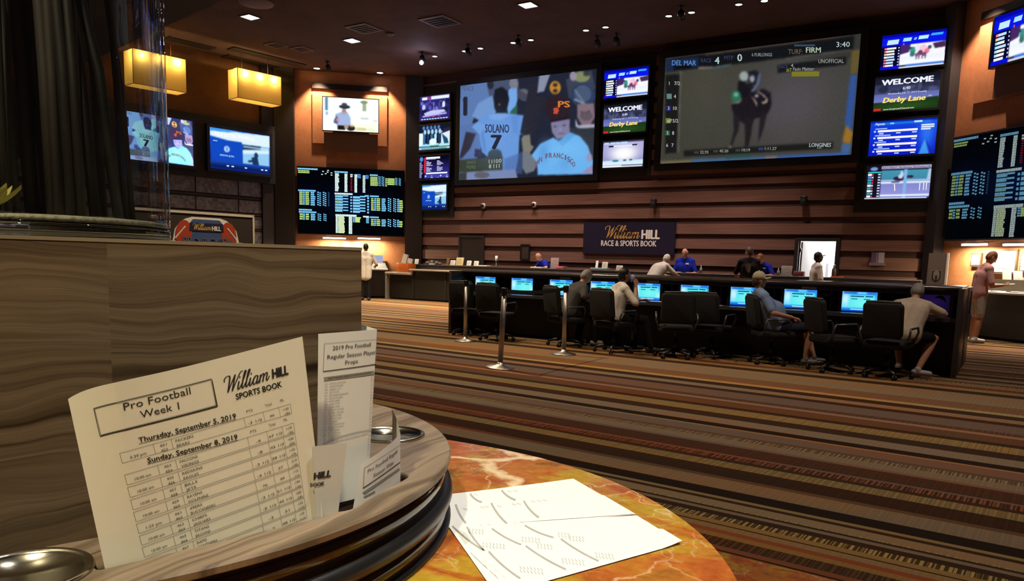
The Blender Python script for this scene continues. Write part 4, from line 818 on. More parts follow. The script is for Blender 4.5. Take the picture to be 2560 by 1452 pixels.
# monitors
mon = thing('monitor', 'tmp', 'monitor', (0, 0, 0), 'monitors on the carrel desks')
m = MB(); W2, H2 = .225, .285
m.box(-.27, .27, .008, .04, -.012, H2 + .03); m.rbox(-.23, .23, .04, .34, .0, H2 - .01, .05, 'y', 3)
for a in ((-.27, -W2, -.02, .008, -.012, H2 + .03), (W2, .27, -.02, .008, -.012, H2 + .03), (-W2, W2, -.02, .008, -.012, 0), (-W2, W2, -.02, .008, H2, H2 + .03)): m.box(*a)
m.build('bezel', M_BLACK, mon)
obj('screen', p_kiosk().mesh('screen', 2 * W2, H2, SCREEN), mon)
MZ = .745 + .0125
ML = {1: 'bright blue monitor in the carrel left of the hunched man in beige', 2: 'bright blue monitor just right of the man in the pale cap', 3: 'blue monitor behind the man in the pale cap', 4: 'blue monitor behind the empty chair in the middle of the carrels', 5: 'bright blue monitor in front of the man drinking from a cup', 6: 'monitor mostly hidden by the dark haired man drinking', 7: 'monitor beside the man in the grey jacket', 8: 'small bright monitor second from the left end of the carrels', 9: 'monitor at the left end of the carrel bank'}
for k in range(1, 10):
    r = mon if k == 1 else dup(mon, (0, 0, 0))
    r.location = (STX[k] - .02, 11.62, MZ); r['label'] = ML[k]
# the hunched man's own monitor shows a dark picture, and one more faces the right side between the end panels
dk = thing('monitor', 'dark purple monitor in front of the hunched man in beige', 'monitor', (0, 0, 0), 'monitors on the carrel desks')
for nm in ('bezel',):
    obj(nm, [o for o in COL.objects if o.parent == mon and o.name.split('.')[0] == nm][0].data, dk)
pd = Pic(24, 18, (14, 8, 34), U()); pd.glow(60, 20, 40, 30, (34, 16, 70), .8); obj('screen', pd.mesh('screen', 2 * W2, H2, SCREEN), dk); dk.location = (STX[0] + .06, 11.62, MZ)
r = dup(mon, (-.64, 12.85, MZ), R(62), 'bright monitor seen edge-on between the two end panels at right')
# keyboards' place: loose papers on the desks
def sheet(cx, cy, z, w, d, rot, label, name='paper', cat='paper', group=None, m_=None, h=.003, curl=.0):
    mb = MB(); mb.M = Matrix.Translation((cx, cy, z)) @ Matrix.Rotation(R(rot), 4, 'Z')
    mb.grid(lambda u, v: ((u - .5) * w, (v - .5) * d, h + curl * (2 * v - 1) ** 2), 6, 6); mb.grid(lambda u, v: ((.5 - u) * w, (v - .5) * d, .0008 + curl * (2 * v - 1) ** 2), 6, 6)
    return tag(mb.build(name, m_ or M_PAPER), label, cat, group)
q = onZ(1208, 760, .746); sheet(q.x, 11.38, .746, .34, .25, 12, 'white papers on the desk at the left end of the carrels')
q = onZ(1300, 763, .746); sheet(q.x, 11.4, .746, .5, .22, -8, 'white papers on the desk below the small left monitor')
q = onZ(1622, 758, .746); sheet(q.x, 11.37, .746, .42, .22, 6, 'white papers below the monitor beside the drinking man', curl=.01)
q = onZ(2180, 792, .746); sheet(q.x, 11.42, .746, .16, .2, 20, 'white slip right of the brightest right monitor')
q = onZ(1745, 768, .746); sheet(q.x, 11.40, .746, .16, .14, 0, 'pale slip under the monitor by the empty middle chair')
# reading lamps with hooded shades
def desk_lamp(x, label):
    t = thing('desk_lamp', label, 'lamp', (x, 11.9, .745), 'reading lamps of the carrels')
    m = MB(); m.lathe([(.075, 0), (.075, .02), (.03, .035), (0, .036)], (x, 11.9, .745), 18); m.build('base', M_BLACK, t)
    m = MB(); m.tube([(x, 11.9, .77), (x, 11.9, .95), (x - .01, 11.86, 1.02), (x - .02, 11.78, 1.05), (x - .03, 11.70, 1.03)], .009, 8); m.build('arm', M_CHROME, t)
    m = MB(); m.M = Matrix.Translation((x - .03, 11.68, 1.02)) @ Matrix.Rotation(R(-28), 4, 'X') @ Matrix.Rotation(R(18), 4, 'Y'); m.lathe([(.02, .03), (.035, .02), (.05, -.02), (.085, -.09), (.08, -.09), (.045, -.02), (.0, .0)], seg=20); m.build('shade', mat('glossy black enamel', (.012, .012, .013), .12), t)
    m = MB(); m.ball((x - .03, 11.68, .975), .028); m.build('bulb', M_STEEL, t)
    return t
for px_, lb in ((1190, 'black reading lamp at the left end of the carrels'), (1358, 'black reading lamp between the small left monitor and the man in grey'), (1793, 'black reading lamp right of the empty middle chair'), (2079, 'black reading lamp left of the monitor beside the hunched man'), (2366, 'black reading lamp beside the right end panel')):
    desk_lamp(onY(px_, 715, 11.7).x, lb)
# ------------------------------------------------------------------ office chairs
ch = thing('office_chair', 'tmp', 'chair', (0, 0, 0), 'office chairs at the carrels')
m = MB(); m.rbox(-.25, .25, -.24, .26, .37, .47, .07, 'z', 4); m.build('seat', M_FABRIC, ch)
m = MB(); m.M = Matrix.Translation((0, -.25, .51)) @ Matrix.Rotation(R(8), 4, 'X'); m.rbox(-.235, .235, -.045, .035, 0, .44, .06, 'y', 4); m.build('backrest', M_FABRIC, ch)
m = MB(); m.M = Matrix.Translation((0, -.25, .51)) @ Matrix.Rotation(R(8), 4, 'X'); m.tube([(-.2, -.01, .445), (0, -.012, .452), (.2, -.01, .445)], .012, 8); m.build('back_trim', mat('worn grey edging', (.09, .09, .10), .4), ch)
for s in (-1, 1):
    m = MB(); m.tube([(s * .24, -.18, .42), (s * .29, -.19, .55), (s * .29, -.16, .63), (s * .29, .12, .64), (s * .29, .16, .58), (s * .24, .15, .42)], .014, 8); m.build('armrest', mat('grey arm tube', (.10, .10, .11), .3, .6), ch)
m = MB(); m.lathe([(.035, .1), (.035, .26), (.022, .26), (.022, .37), (.09, .37), (.09, .38), (0, .38)], seg=14); m.build('gas_column', M_BLACK, ch)
m = MB()
for k in range(5):
    a = R(90 + 72 * k); m.tube([(0, 0, .115), (.16 * math.cos(a), .16 * math.sin(a), .10), (.29 * math.cos(a), .29 * math.sin(a), .075)], [.032, .026, .018], 8)
SB = m.build('star_base', M_BLACK, ch)
for k in range(5):
    a = R(90 + 72 * k); m = MB()
    for s in (-1, 1):
        m.M = Matrix.Translation((.29 * math.cos(a), .29 * math.sin(a), .03)) @ Matrix.Rotation(a, 4, 'Z') @ Matrix.Rotation(R(90), 4, 'X'); m.lathe([(.0, s * .006), (.028, s * .008), (.03, s * .012), (.03, s * .024), (.026, s * .028), (0, s * .028)], seg=14)
    m.M = None; m.lathe([(.01, .03), (.012, .075), (0, .078)], (.29 * math.cos(a), .29 * math.sin(a), 0), 8); m.build('caster', M_BLACK, SB)
CH = [(1172, 11.15, 8, 'black office chair at the left end of the carrels'), (1243, 10.75, 0, 'black office chair in front of the leftmost monitor'), (1418, 10.85, -30, 'black office chair under the man in the grey jacket'), (1538, 10.62, -18, 'black office chair under the dark haired man drinking'),
      (1692, 10.62, 24, 'empty black office chair in the middle of the carrels, nearest one'), (1782, 11.08, -8, 'empty black office chair right of the middle one, half behind it'), (1934, 10.95, -58, 'black office chair under the man in the pale cap'), (2090, 10.72, -48, 'empty black office chair right of the man in the pale cap'), (2228, 10.62, -10, 'black office chair under the hunched man in beige')]
CHP = []
for i, (px_, Y_, rz, lb) in enumerate(CH):
    x = onY(px_, 780, Y_).x; CHP.append((x, Y_, rz))
    c_ = ch if i == 0 else dup(ch, (0, 0, 0)); c_.location = (x, Y_, 0); c_.rotation_euler = (0, 0, R(rz)); c_['label'] = lb
# ------------------------------------------------------------------ stanchions with a belt
def stanchion(p, label, lean=(0, 0)):
    t = thing('stanchion', label, 'stanchion', (0, 0, 0), 'belt barrier posts')
    m = MB(); m.lathe([(.178, 0), (.178, .012), (.165, .02), (.06, .042), (.04, .06), (.034, .075), (0, .075)], seg=40); m.build('base', M_STEEL, t)
    m = MB(); m.lathe([(.032, .06), (.032, .91), (0, .91)], seg=20); m.build('post', M_STEEL, t)
    m = MB(); m.lathe([(.036, .905), (.04, .91), (.04, .985), (.034, .995), (0, .998)], seg=20); m.build('belt_cassette', M_BLACK, t)
    t.location = p; t.rotation_euler = (lean[0], lean[1], 0); return t
S1 = onZ(1250, 920); S2 = onZ(1409, 886); S3 = onZ(1163, 853)
s1 = stanchion(S1, 'steel belt post nearest the viewer', (0, R(2.2))); stanchion(S2, 'steel belt post on the right, in front of the man in grey'); stanchion(S3, 'steel belt post on the left by the end chair')
m = MB(); a, b = S1 + Vector((.035, 0, .955)), S2 + Vector((0, 0, .955))
def belt(u, v):
    p = a.lerp(b, u); p.z += -.06 * 4 * u * (1 - u) * .6 + (v - .5) * .05; return p
m.grid(belt, 16, 1); tag(m.build('barrier_belt', M_BLACKMATTE), 'black belt strung between the two nearer posts', 'belt')
# ------------------------------------------------------------------ the betting counter in front of the back wall
CY0 = 19.2
xa = onY(968, 700, CY0).x; xb = onY(1031, 690, CY0).x; xe = -1.75
ct = thing('betting_counter', 'long dark betting counter with grey stone top along the back wall', 'counter', ((xa + xe) / 2, CY0, 0))
m = MB(); m.box(xb, xe, CY0 + .04, CY0 + .75, .06, .95)
m.build('front_panels', M_CABINET, ct)
m = MB(); n = 11
for k in range(n + 1):
    x = xb + (xe - xb) * k / n; m.box(x - .02, x + .02, CY0 + .02, CY0 + .06, .06, .95)
m.build('panel_strips', M_BLACKMATTE, ct)
m = MB(); m.rbox(xb - .05, xe, CY0 - .12, CY0 + .40, .94, 1.0, .015, 'x', 2); m.build('stone_top', M_STONE, ct)
m = MB(); m.box(xb, xe, CY0 + .40, CY0 + .74, .94, 1.12); m.rbox(xb, xe, CY0 + .36, CY0 + .78, 1.12, 1.15, .012, 'x', 2); m.build('raised_ledge', mat('dark ledge', (.045, .035, .03), .3), ct)
m = MB(); m.box(xa + .08, xb, CY0 + .04, CY0 + .75, .05, .80); m.build('low_cabinet', M_CABINET, ct)
m = MB(); m.rbox(xa, xb + .02, CY0 - .12, CY0 + .8, .80, .88, .015, 'x', 2); m.box(xa, xa + .07, CY0 - .1, CY0 + .02, 0, .80); m.build('low_stone_top', M_STONE, ct)
m = MB(); m.box(xa + .1, xe, CY0 + .08, CY0 + .7, 0, .06); m.build('plinth', M_BLACKMATTE, ct)
ZC = 1.15; YI = CY0 + .6
def stand_card(x0, x1, yt, yb, label, m_, Y=YI, zb=ZC, lean=12, name='card_holder', cat='card holder', group='card holders on the counter', print_=True, thick=.03):
    a = onY((x0 + x1) / 2, yt, Y); x_l = onY(x0, yt, Y).x; x_r = onY(x1, yt, Y).x; H = max(a.z - zb, .06); w = x_r - x_l
    t = thing(name, label, cat, ((x_l + x_r) / 2, Y, zb), group)
    m = MB(); m.M = Matrix.Translation(((x_l + x_r) / 2, Y, zb)) @ Matrix.Rotation(R(-lean), 4, 'X')
    m.rbox(-w / 2, w / 2, 0, thick, 0, H, .01, 'y', 2); m.build('card', m_, t)
    m = MB(); m.M = Matrix.Translation(((x_l + x_r) / 2, Y, zb)); m.box(-w / 2, w / 2, -.04, .12, 0, .012); m.build('foot', mat('clear grey acrylic', (.3, .3, .3), .2), t)
    if print_:
        m = MB(); m.M = Matrix.Translation(((x_l + x_r) / 2, Y, zb)) @ Matrix.Rotation(R(-lean), 4, 'X')
        for k in range(5): m.add([(-w * .36, -.002, H * (.78 - k * .14)), (w * (.2 + .14 * (k % 2)), -.002, H * (.78 - k * .14)), (w * (.2 + .14 * (k % 2)), -.002, H * (.83 - k * .14)), (-w * .36, -.002, H * (.83 - k * .14))], [(0, 1, 2, 3)], False)
        m.build('print', M_GREY, t)
    return t
M_CREAM = mat('cream card', (.62, .58, .46), .6); M_YEL = mat('yellow and cream card', (.62, .52, .26), .6); M_PINK = mat('pink plastic', (.6, .16, .18), .5); M_TEAL = mat('pale blue plastic', (.32, .46, .52), .4)
stand_card(1036, 1045, 647, 662, 'white card holder next to the orange box', M_WHITE); stand_card(1115, 1122, 644, 661, 'thin brown card left of the white holders', M_BRASSWARM, print_=False)
stand_card(1125, 1137, 650, 664, 'white card holder left of the yellow card', M_WHITE); stand_card(1139, 1157, 643, 664, 'yellow and cream leaflet card on the counter', M_YEL); stand_card(1166, 1177, 651, 667, 'white folded card right of the yellow card', M_WHITE); stand_card(1184, 1195, 652, 668, 'white folded card beside the flat tray', M_WHITE)
stand_card(1376, 1396, 644, 672, 'pinkish framed notice next to the bald clerk', mat('mauve card', (.34, .24, .26), .5), lean=6)
stand_card(1488, 1494, 651, 671, 'slim white card standing on the counter below the sign', M_WHITE, print_=False); stand_card(1504, 1518, 654, 672, 'cream card holder with gold print, left of two below the sign', M_CREAM); stand_card(1540, 1556, 663, 681, 'cream card holder with gold print, right of two below the sign', M_CREAM)
stand_card(1953, 1980, 664, 693, 'framed grey notice right of the leaning clerk', mat('grey notice', (.28, .25, .24), .5), lean=8)
def tray(x0, x1, y, label, m_=M_WHITE, h=.03, d=.24, name='tray'):
    a = onY(x0, y, YI).x; b = onY(x1, y, YI).x; m = MB(); m.rbox(a, b, YI - d / 2, YI + d / 2, ZC, ZC + h, .01, 'z', 2); return tag(m.build(name, m_), label, 'tray')
tray(1196, 1222, 664, 'flat white tray at the left part of the counter'); tray(1331, 1360, 671, 'flat white tray left of the bald clerk'); tray(1077, 1089, 661, 'small white tray near the orange box'); tray(1394, 1413, 673, 'pink box lying on the counter', M_PINK, .07, name='box'); tray(1480, 1520, 676, 'pale blue tray below the cream card holder', M_TEAL, .06); tray(1675, 1700, 680, 'white slip tray between the grey shirted man and the clerk', h=.015)
# cup dispenser column
x = onY(1241, 650, YI).x; t = thing('ticket_post', 'white topped black post on the counter', 'post', (x, YI, ZC)); m = MB(); m.lathe([(.05, 0), (.05, .02), (.025, .03), (.025, .17), (0, .17)], (x, YI, ZC), 14); m.build('stem', M_BLACK, t); m = MB(); m.lathe([(.04, .17), (.04, .33), (0, .33)], (x, YI, ZC), 14); m.build('head', M_WHITE, t)
# orange box with clear holders on the low end
a = onY(1001, 680, CY0 + .3).x; b = onY(1030, 680, CY0 + .3).x; zt = onY(1015, 658, CY0 + .3).z
t = thing('leaflet_box', 'orange leaflet box with clear holders on the low counter end', 'box', ((a + b) / 2, CY0 + .3, .88)); m = MB(); m.rbox(a, b, CY0 + .1, CY0 + .5, .88, zt, .015, 'z', 2); m.build('body', M_ORANGE, t)
for (u, h) in ((.3, .30), (.8, .16)):
    m = MB(); m.M = Matrix.Translation((a + (b - a) * u, CY0 + .3, zt)) @ Matrix.Rotation(R(-10), 4, 'X') @ Matrix.Rotation(R(10), 4, 'Y'); m.box(-.10, .10, -.03, .03, 0, h); m.build('leaflet', mat('greyish leaflet', (.42, .40, .38), .5), t)
for i, (px_, r_, h_) in enumerate(((1070, .07, .10), (1080, .05, .14), (1092, .06, .11), (1100, .05, .08))):
    x = onY(px_, 655, YI).x; m = MB(); m.lathe([(r_ * .8, 0), (r_, h_), (r_ * .9, h_), (0, h_ * .96)], (x, YI, ZC), 14); tag(m.build('cup', mat('dull grey plastic', (.16, .15, .15), .5)), ['first', 'second', 'third', 'fourth'][i] + ' grey cup from the left in the cluster on the left counter', 'cup', 'grey cups on the counter')
def bottle(px_, py, label, r=.033, h=.2, m_=None):
    x = onY(px_, py, YI).x; t = thing('bottle', label, 'bottle', (x, YI, ZC)); m = MB(); m.lathe([(r, 0), (r, h * .6), (r * .45, h * .8), (r * .42, h * .9), (0, h * .9)], (x, YI, ZC), 14); m.build('body', m_ or mat('clear plastic', (.35, .36, .36), .15), t); m = MB(); m.lathe([(r * .5, h * .9), (r * .5, h), (0, h)], (x, YI, ZC), 12); m.build('cap', M_WHITE, t)
bottle(1752, 680, 'small clear bottle right of the blue shirted clerk'); bottle(2084, 690, 'grey bottle right of the lit doorway', .05, .3, mat('smoky plastic', (.10, .09, .10), .3)); bottle(1945, 690, 'small bottle between the leaning clerk and the framed notice', .03, .18)
a = onY(2078, 700, YI).x; b = onY(2106, 700, YI).x; m = MB(); m.rbox(a, b, YI - .15, YI + .15, ZC - .15 + .0, ZC + .02, .012, 'z', 2); tag(m.build('tray', M_ORANGE), 'orange tray at the foot of the lit doorway', 'tray')
m = MB(); a = onY(2000, 680, YI + .1); m.rbox(a.x - .14, a.x + .1, YI, YI + .2, ZC, ZC + .12, .02, 'z', 2); tag(m.build('box', mat('dull red box', (.2, .04, .04), .6)), 'dull red box between the framed notice and the doorway', 'box')
# things on the back wall
for px_, py, lb in ((1206, 514, 'left'), (1333, 511, 'right')):
    p = onY(px_, py, YW - .08); t = thing('security_camera', lb + ' white dome camera on the back wall boards', 'camera', (p.x, YW, p.z), 'dome cameras'); m = MB(); m.M = Matrix.Translation(p) @ Matrix.Rotation(R(90), 4, 'X'); m.lathe([(.085, -.08), (.085, -.03), (.06, .0), (0, .0)], seg=18); m.build('mount', M_WHITE, t); m = MB(); m.ball(p + Vector((0, -.02, -.01)), .06); m.build('dome', M_BLACK, t)
for px_, py, lb in ((1635, 509, 'small black loudspeaker on the boards below the gap between the screens'), (2010, 503, 'small black loudspeaker on the boards below the horse screen')):
    p = onY(px_, py, YW - .1); t = thing('loudspeaker', lb, 'loudspeaker', (p.x, YW, p.z)); m = MB(); m.rbox(p.x - .075, p.x + .075, YW - .2, YW - .05, p.z - .12, p.z + .12, .02, 'z', 2); m.build('cabinet', M_BLACK, t); m = MB(); m.box(p.x - .02, p.x + .02, YW - .06, YW + .05, p.z - .03, p.z + .03); m.build('bracket', M_STEEL, t); m = MB(); m.M = Matrix.Translation((p.x, YW - .2, p.z)) @ Matrix.Rotation(R(90), 4, 'X'); m.lathe([(.055, 0), (.05, .006), (.0, .002)], seg=16); m.build('cone', M_BLACKMATTE, t)
p = onY(1312, 630, YW - .03); t = thing('picture_frame', 'small black framed notice on the boards left of the big sign', 'frame', (p.x, YW, p.z)); m = MB()
for a in ((-.17, -.13, -.24, .24), (.13, .17, -.24, .24), (-.13, .13, .2, .24), (-.13, .13, -.24, -.2)): m.box(p.x + a[0], p.x + a[1], YW - .04, YW, p.z + a[2], p.z + a[3])
m.build('frame', M_BLACK, t); m = MB(); m.box(p.x - .13, p.x + .13, YW - .02, YW, p.z - .2, p.z + .2); m.build('notice', mat('dim print', (.05, .035, .03), .4), t)
p = onY(2196, 648, YW - .03); t = thing('leaflet_rack', 'purple and white leaflet rack on the wall right of the lit doorway', 'rack', (p.x, YW, p.z)); a = onY(2180, 632, YW).x; b = onY(2212, 632, YW).x; z1 = onY(2196, 631, YW).z; z0 = onY(2196, 664, YW).z
for (u0, u1, mm) in ((0, .34, mat('purple print', (.14, .07, .16), .5)), (.36, .52, mat('violet print', (.22, .16, .26), .5)), (.55, 1, mat('pale lilac print', (.40, .36, .42), .5))):
    m = MB(); m.box(a + (b - a) * u0, a + (b - a) * u1, YW - .05, YW - .03, z0 + .06, z1); m.build('leaflet', mm, t)
m = MB(); m.box(a - .03, b + .03, YW - .10, YW + .05, z0, z0 + .07); m.box(a, b, YW - .03, YW, z0, z1); m.build('rack_back', mat('mauve plastic', (.20, .16, .18), .5), t)
# badge stand at the right end of the counter
yb_ = 18.6; a = onY(2322, 640, yb_); b = onY(2369, 640, yb_); z1 = onY(2345, 633, yb_).z
t = thing('banner_stand', 'grey banner stand with a shield badge at the right end of the counter', 'sign stand', ((a.x + b.x) / 2, yb_, 0)); w_ = b.x - a.x; cx = (a.x + b.x) / 2
m = MB(); m.box(a.x, b.x, yb_, yb_ + .03, .25, z1); m.build('panel', mat('grey brown banner', (.16, .13, .105), .5), t); m = MB(); m.box(b.x - .01, b.x + .03, yb_ - .02, yb_ + .05, .05, z1 + .01); m.build('pole', M_WHITE, t); m = MB(); m.box(a.x - .05, b.x + .05, yb_ - .2, yb_ + .25, 0, .05); m.build('foot', M_BLACK, t)
zc = onY(2345, 690, yb_).z; k = w_ * .28
def sh(L, y, nm, mm):
    m = MB(); flat(m, None, [(cx + x * k, zc + z * k) for x, z in L], yb_ - y); m.build(nm, mm, t)
sh([(-1, 1.25), (1, 1.25), (1, -.6), (.55, -1.1), (0, -1.45), (-.55, -1.1), (-1, -.6)], .004, 'shield', mat('pale gold print', (.30, .26, .20), .5)); sh([(-.88, 1.12), (.88, 1.12), (.88, -.55), (.48, -1.0), (0, -1.3), (-.48, -1.0), (-.88, -.55)], .008, 'shield_field', mat('dark shield', (.03, .026, .024), .5))
sh([(-.5, .95), (0, 1.15), (.5, .95), (.62, .2), (.5, -.6), (.18, -.95), (.22, -.3), (0, .1), (-.22, -.3), (-.18, -.95), (-.5, -.6), (-.62, .2)], .012, 'helmet', mat('grey helmet print', (.26, .23, .19), .5)); sh([(-.35, .35), (0, -.05), (.35, .35), (.12, -.4), (.1, -1.0), (-.1, -1.0), (-.12, -.4)], .016, 'visor', mat('dark shield', (.03, .026, .024), .5))
# ------------------------------------------------------------------ writing desks under the odds boards
def corner_desk(W, s0, s1, lab, top):
    t = thing('writing_desk', lab, 'desk', W.at((s0 + s1) / 2, 0, .4))
    m = MB(); m.M = W.M(); m.box(s0, s1, -.70, 0, .06, .92); m.build('cabinet', M_CABINET, t)
    m = MB(); m.M = W.M(); m.rbox(s0 - .02, s1 + .02, -.80, .0, .92, .97, .015, 'x', 2); m.build('top', top, t)
    m = MB(); m.M = W.M(); m.box(s0, s1, -.18, 0, .97, 1.22); m.build('rack_shelf', mat('dark ledge', (.045, .035, .03), .3), t); m = MB(); m.M = W.M(); m.box(s0 + .05, s1 - .05, -.62, -.02, 0, .06); m.build('plinth', M_BLACKMATTE, t)
    return t
sL = LCOR.hit(968, 665, .8)[0]
corner_desk(LCOR, -4.0, sL, 'dark writing desk with white top under the left odds board', M_WHITE); corner_desk(RCOR, 1.35, 6.0, 'dark writing desk at the right edge under the odds board', mat('speckled grey top', (.36, .34, .33), .35))
# terminal on the left desk
s = LCOR.hit(948, 650, .45)[0]; t = thing('betting_terminal', 'small grey terminal with a pale lit sheet on the left desk', 'terminal', LCOR.at(s, .97, .45)); m = MB(); m.M = LCOR.M(s, .97, .45); m.add([(-.28, -.2, 0), (.28, -.2, 0), (.28, .2, 0), (-.28, .2, 0), (-.18, .0, .2), (.18, .0, .2), (.18, .16, .2), (-.18, .16, .2)], [(3, 2, 1, 0), (4, 5, 6, 7), (0, 1, 5, 4), (1, 2, 6, 5), (2, 3, 7, 6), (3, 0, 4, 7)], False); m.build('body', mat('grey terminal plastic', (.10, .10, .12), .4), t); m = MB(); m.M = LCOR.M(s, 1.17, .45); m.box(-.2, .12, .05, .08, 0, .24); m.build('sheet', emis('lit paper display', L3(186, 196, 236), .75), t)
m = MB(); m.M = LCOR.M(); s0 = LCOR.hit(858, 600)[0]; s1 = LCOR.hit(905, 600)[0]; m.box(s0, s1, -.03, .02, 1.25, 1.84); tag(m.build('poster', mat('pink poster', (.5, .2, .19), .6)), 'pinkish poster on the lit wall under the left odds board', 'poster')
# papers and leaflets on the right desk
for i in range(6):
    s = 1.75 + i * .42; p = RCOR.at(s, .972, .45 + .06 * (i % 2)); sheet(p.x, p.y, .972, .34, .26, -42 + (i * 37) % 30 - 12, ['white betting slip sheet nearest the pink shirted man', 'second white sheet along the right desk', 'third white sheet along the right desk', 'fourth white sheet along the right desk', 'fifth white sheet along the right desk', 'last white sheet along the right desk'][i], group='sheets on the right desk', curl=.012)
for i in range(7):
    m = MB(); m.M = RCOR.M(2.05 + i * .26, 1.22, .09) @ Matrix.Rotation(R(8), 4, 'X'); m.box(-.09, .09, -.02, .02, 0, .18); tag(m.build('leaflet', [M_WHITE, mat('bluish paper', (.6, .62, .72), .6), M_CREAM][i % 3]), ['first', 'second', 'third', 'fourth', 'fifth', 'sixth', 'seventh'][i] + ' leaflet from the left in the rack of the right desk', 'leaflet', 'leaflets in the right rack')
def notice(W, x0, x1, y0, y1, lab):
    s0 = W.hit(x0, (y0 + y1) / 2)[0]; s1 = W.hit(x1, (y0 + y1) / 2)[0]; z1 = W.hit((x0 + x1) / 2, y0)[1]; z0 = W.hit((x0 + x1) / 2, y1)[1]; t = thing('notice_board', lab, 'notice board', W.at((s0 + s1) / 2, z0, .03)); m = MB(); m.M = W.M(); m.box(s0 - .03, s1 + .03, -.03, .02, z0 - .04, z1 + .04); m.build('frame', mat('dark frame', (.06, .04, .03), .4), t); m = MB(); m.M = W.M(); m.box(s0, s1, -.036, -.03, z0, z1); m.build('sheet', mat('pale grey notice sheet', (.30, .31, .42), .5), t)
    m = MB(); m.M = W.M()
    for k in range(11):
        z = z1 - .05 - (z1 - z0 - .1) * k / 10; m.add([(s0 + .04, -.039, z), (s1 - .06 - .1 * (k % 3), -.039, z), (s1 - .06 - .1 * (k % 3), -.039, z + .012), (s0 + .04, -.039, z + .012)], [(0, 1, 2, 3)], False)
    m.build('print', M_GREY, t)
notice(RCOR, 2432, 2452, 637, 662, 'small pale notice behind the pink shirted man'); notice(RCOR, 2470, 2541, 628, 680, 'large pale notice board under the right strip lights'); notice(RCOR, 2556, 2580, 635, 676, 'narrow notice at the right edge under the strip lights')
# ------------------------------------------------------------------ strip lights under the boards
LIGHTS = []
def strip_light(W, x0, x1, y, lab, pw):
    s0 = W.hit(x0, y, .25)[0]; s1 = W.hit(x1, y, .25)[0]; z = W.hit((x0 + x1) / 2, y, .25)[1]; t = thing('strip_light', lab, 'light', W.at((s0 + s1) / 2, z, .25), 'strip lights under the odds boards')
    m = MB(); m.M = W.M(); m.box(s0, s1, -.29, -.2, z + .02, z + .05); m.build('housing', M_STEEL, t); m = MB(); m.M = W.M(); m.box(s0 + .02, s1 - .02, -.275, -.215, z - .025, z + .018); m.build('tube', emis('white tube', (1, .95, .86), 7), t)
    for s in (s0 + .1, s1 - .1):
        m = MB(); m.M = W.M(); m.box(s - .01, s + .01, -.25, .0, z + .05, z + .07); m.build('bracket', M_STEEL, t)
    p = W.at((s0 + s1) / 2, z - .05, .26); LIGHTS.append(('AREA', p, pw, (1, .80, .48), (s1 - s0, W.a)))
strip_light(LCOR, 806, 866, 595, 'left strip light glowing under the left odds board', 60); strip_light(LCOR, 893, 952, 596, 'right strip light glowing under the left odds board', 60); strip_light(RCOR, 2404, 2468, 611, 'strip light under the right odds board, left one', 70); strip_light(RCOR, 2507, 2590, 611, 'strip light under the right odds board at the picture edge', 70)
# ------------------------------------------------------------------ box lamps on the left wall
def fabric_lamp(px, label):
    OFF = 1.25; s1, z1 = LEFT.hit(*px[0], OFF); s1b, z0 = LEFT.hit(*px[1], OFF); s1 = (s1 + s1b) / 2; L_ = 1.45; D_ = .55; s0 = s1 - L_
    t = thing('box_lamp', label, 'lamp', LEFT.at((s0 + s1) / 2, z0, OFF - D_ / 2), 'amber box lamps')
    tt = NT('amber lamp fabric') if 'lampfab' not in _mc else None
    if tt:
        n = tt.noise(tt.objco(), 60, 2); c = tt.mix(n, (.80, .60, .22), (.88, .68, .28)); tr = tt.n('BsdfTranslucent'); tt.set(tr, 0, c); df = tt.n('BsdfDiffuse'); tt.set(df, 0, c); mx = tt.n('MixShader'); tt.set(mx, 0, .22); tt.t.links.new(tr.outputs[0], mx.inputs[1]); tt.t.links.new(df.outputs[0], mx.inputs[2]); tt.t.links.new(mx.outputs[0], tt.out.inputs[0]); _mc['lampfab'] = tt.mat
    F = _mc['lampfab']; o0, o1 = -OFF, -(OFF - D_)
    m = MB(); m.M = LEFT.M()
    V = [(s, y, z) for z in (z0, z1) for y in (o0, o1) for s in (s0, s1)]
    m.add(V, [(0, 1, 5, 4), (2, 6, 7, 3), (0, 4, 6, 2), (1, 3, 7, 5), (0, 2, 3, 1)], False); m.build('lamp_shade', F, t)
    m = MB(); m.M = LEFT.M(); e = .006
    for a in (s0, s1):
        for y in (o0, o1): m.box(a - e, a + e, y - e, y + e, z0, z1)
    for zz in (z0, z1):
        for y in (o0, o1): m.box(s0, s1, y - e, y + e, zz - e, zz + e)
        for a in (s0, s1): m.box(a - e, a + e, o0, o1, zz - e, zz + e)
    m.build('frame', mat('brown wire', (.12, .06, .02), .6), t)
    m = MB(); m.M = LEFT.M()
    for k in (.2, .8): m.tube([(s0 + L_ * k, (o0 + o1) / 2, z1 - .02), (s0 + L_ * k, (o0 + o1) / 2, CEIL)], .008, 6)
    m.box(s0, s1, (o0 + o1) / 2 - .02, (o0 + o1) / 2 + .02, z1 - .03, z1 - .01); m.build('hanger', M_BRASSWARM, t)
    for k in (.17, .5, .83):
        p = LEFT.at(s0 + L_ * k, z1 - .12, OFF - .085); LIGHTS.append(('POINT', p, 17, (1, .66, .24), .03)); m = MB(); m.ball(p + Vector((0, 0, .05)), .03, seg=10, rings=6); m.build('bulb', M_WHITE, t)
fabric_lamp([(702.5, 192.5), (704, 264)], 'amber fabric box lamp hanging by the left wall, right one of two'); fabric_lamp([(465, 149), (466, 232)], 'amber fabric box lamp beside the glass vase, left one of two')
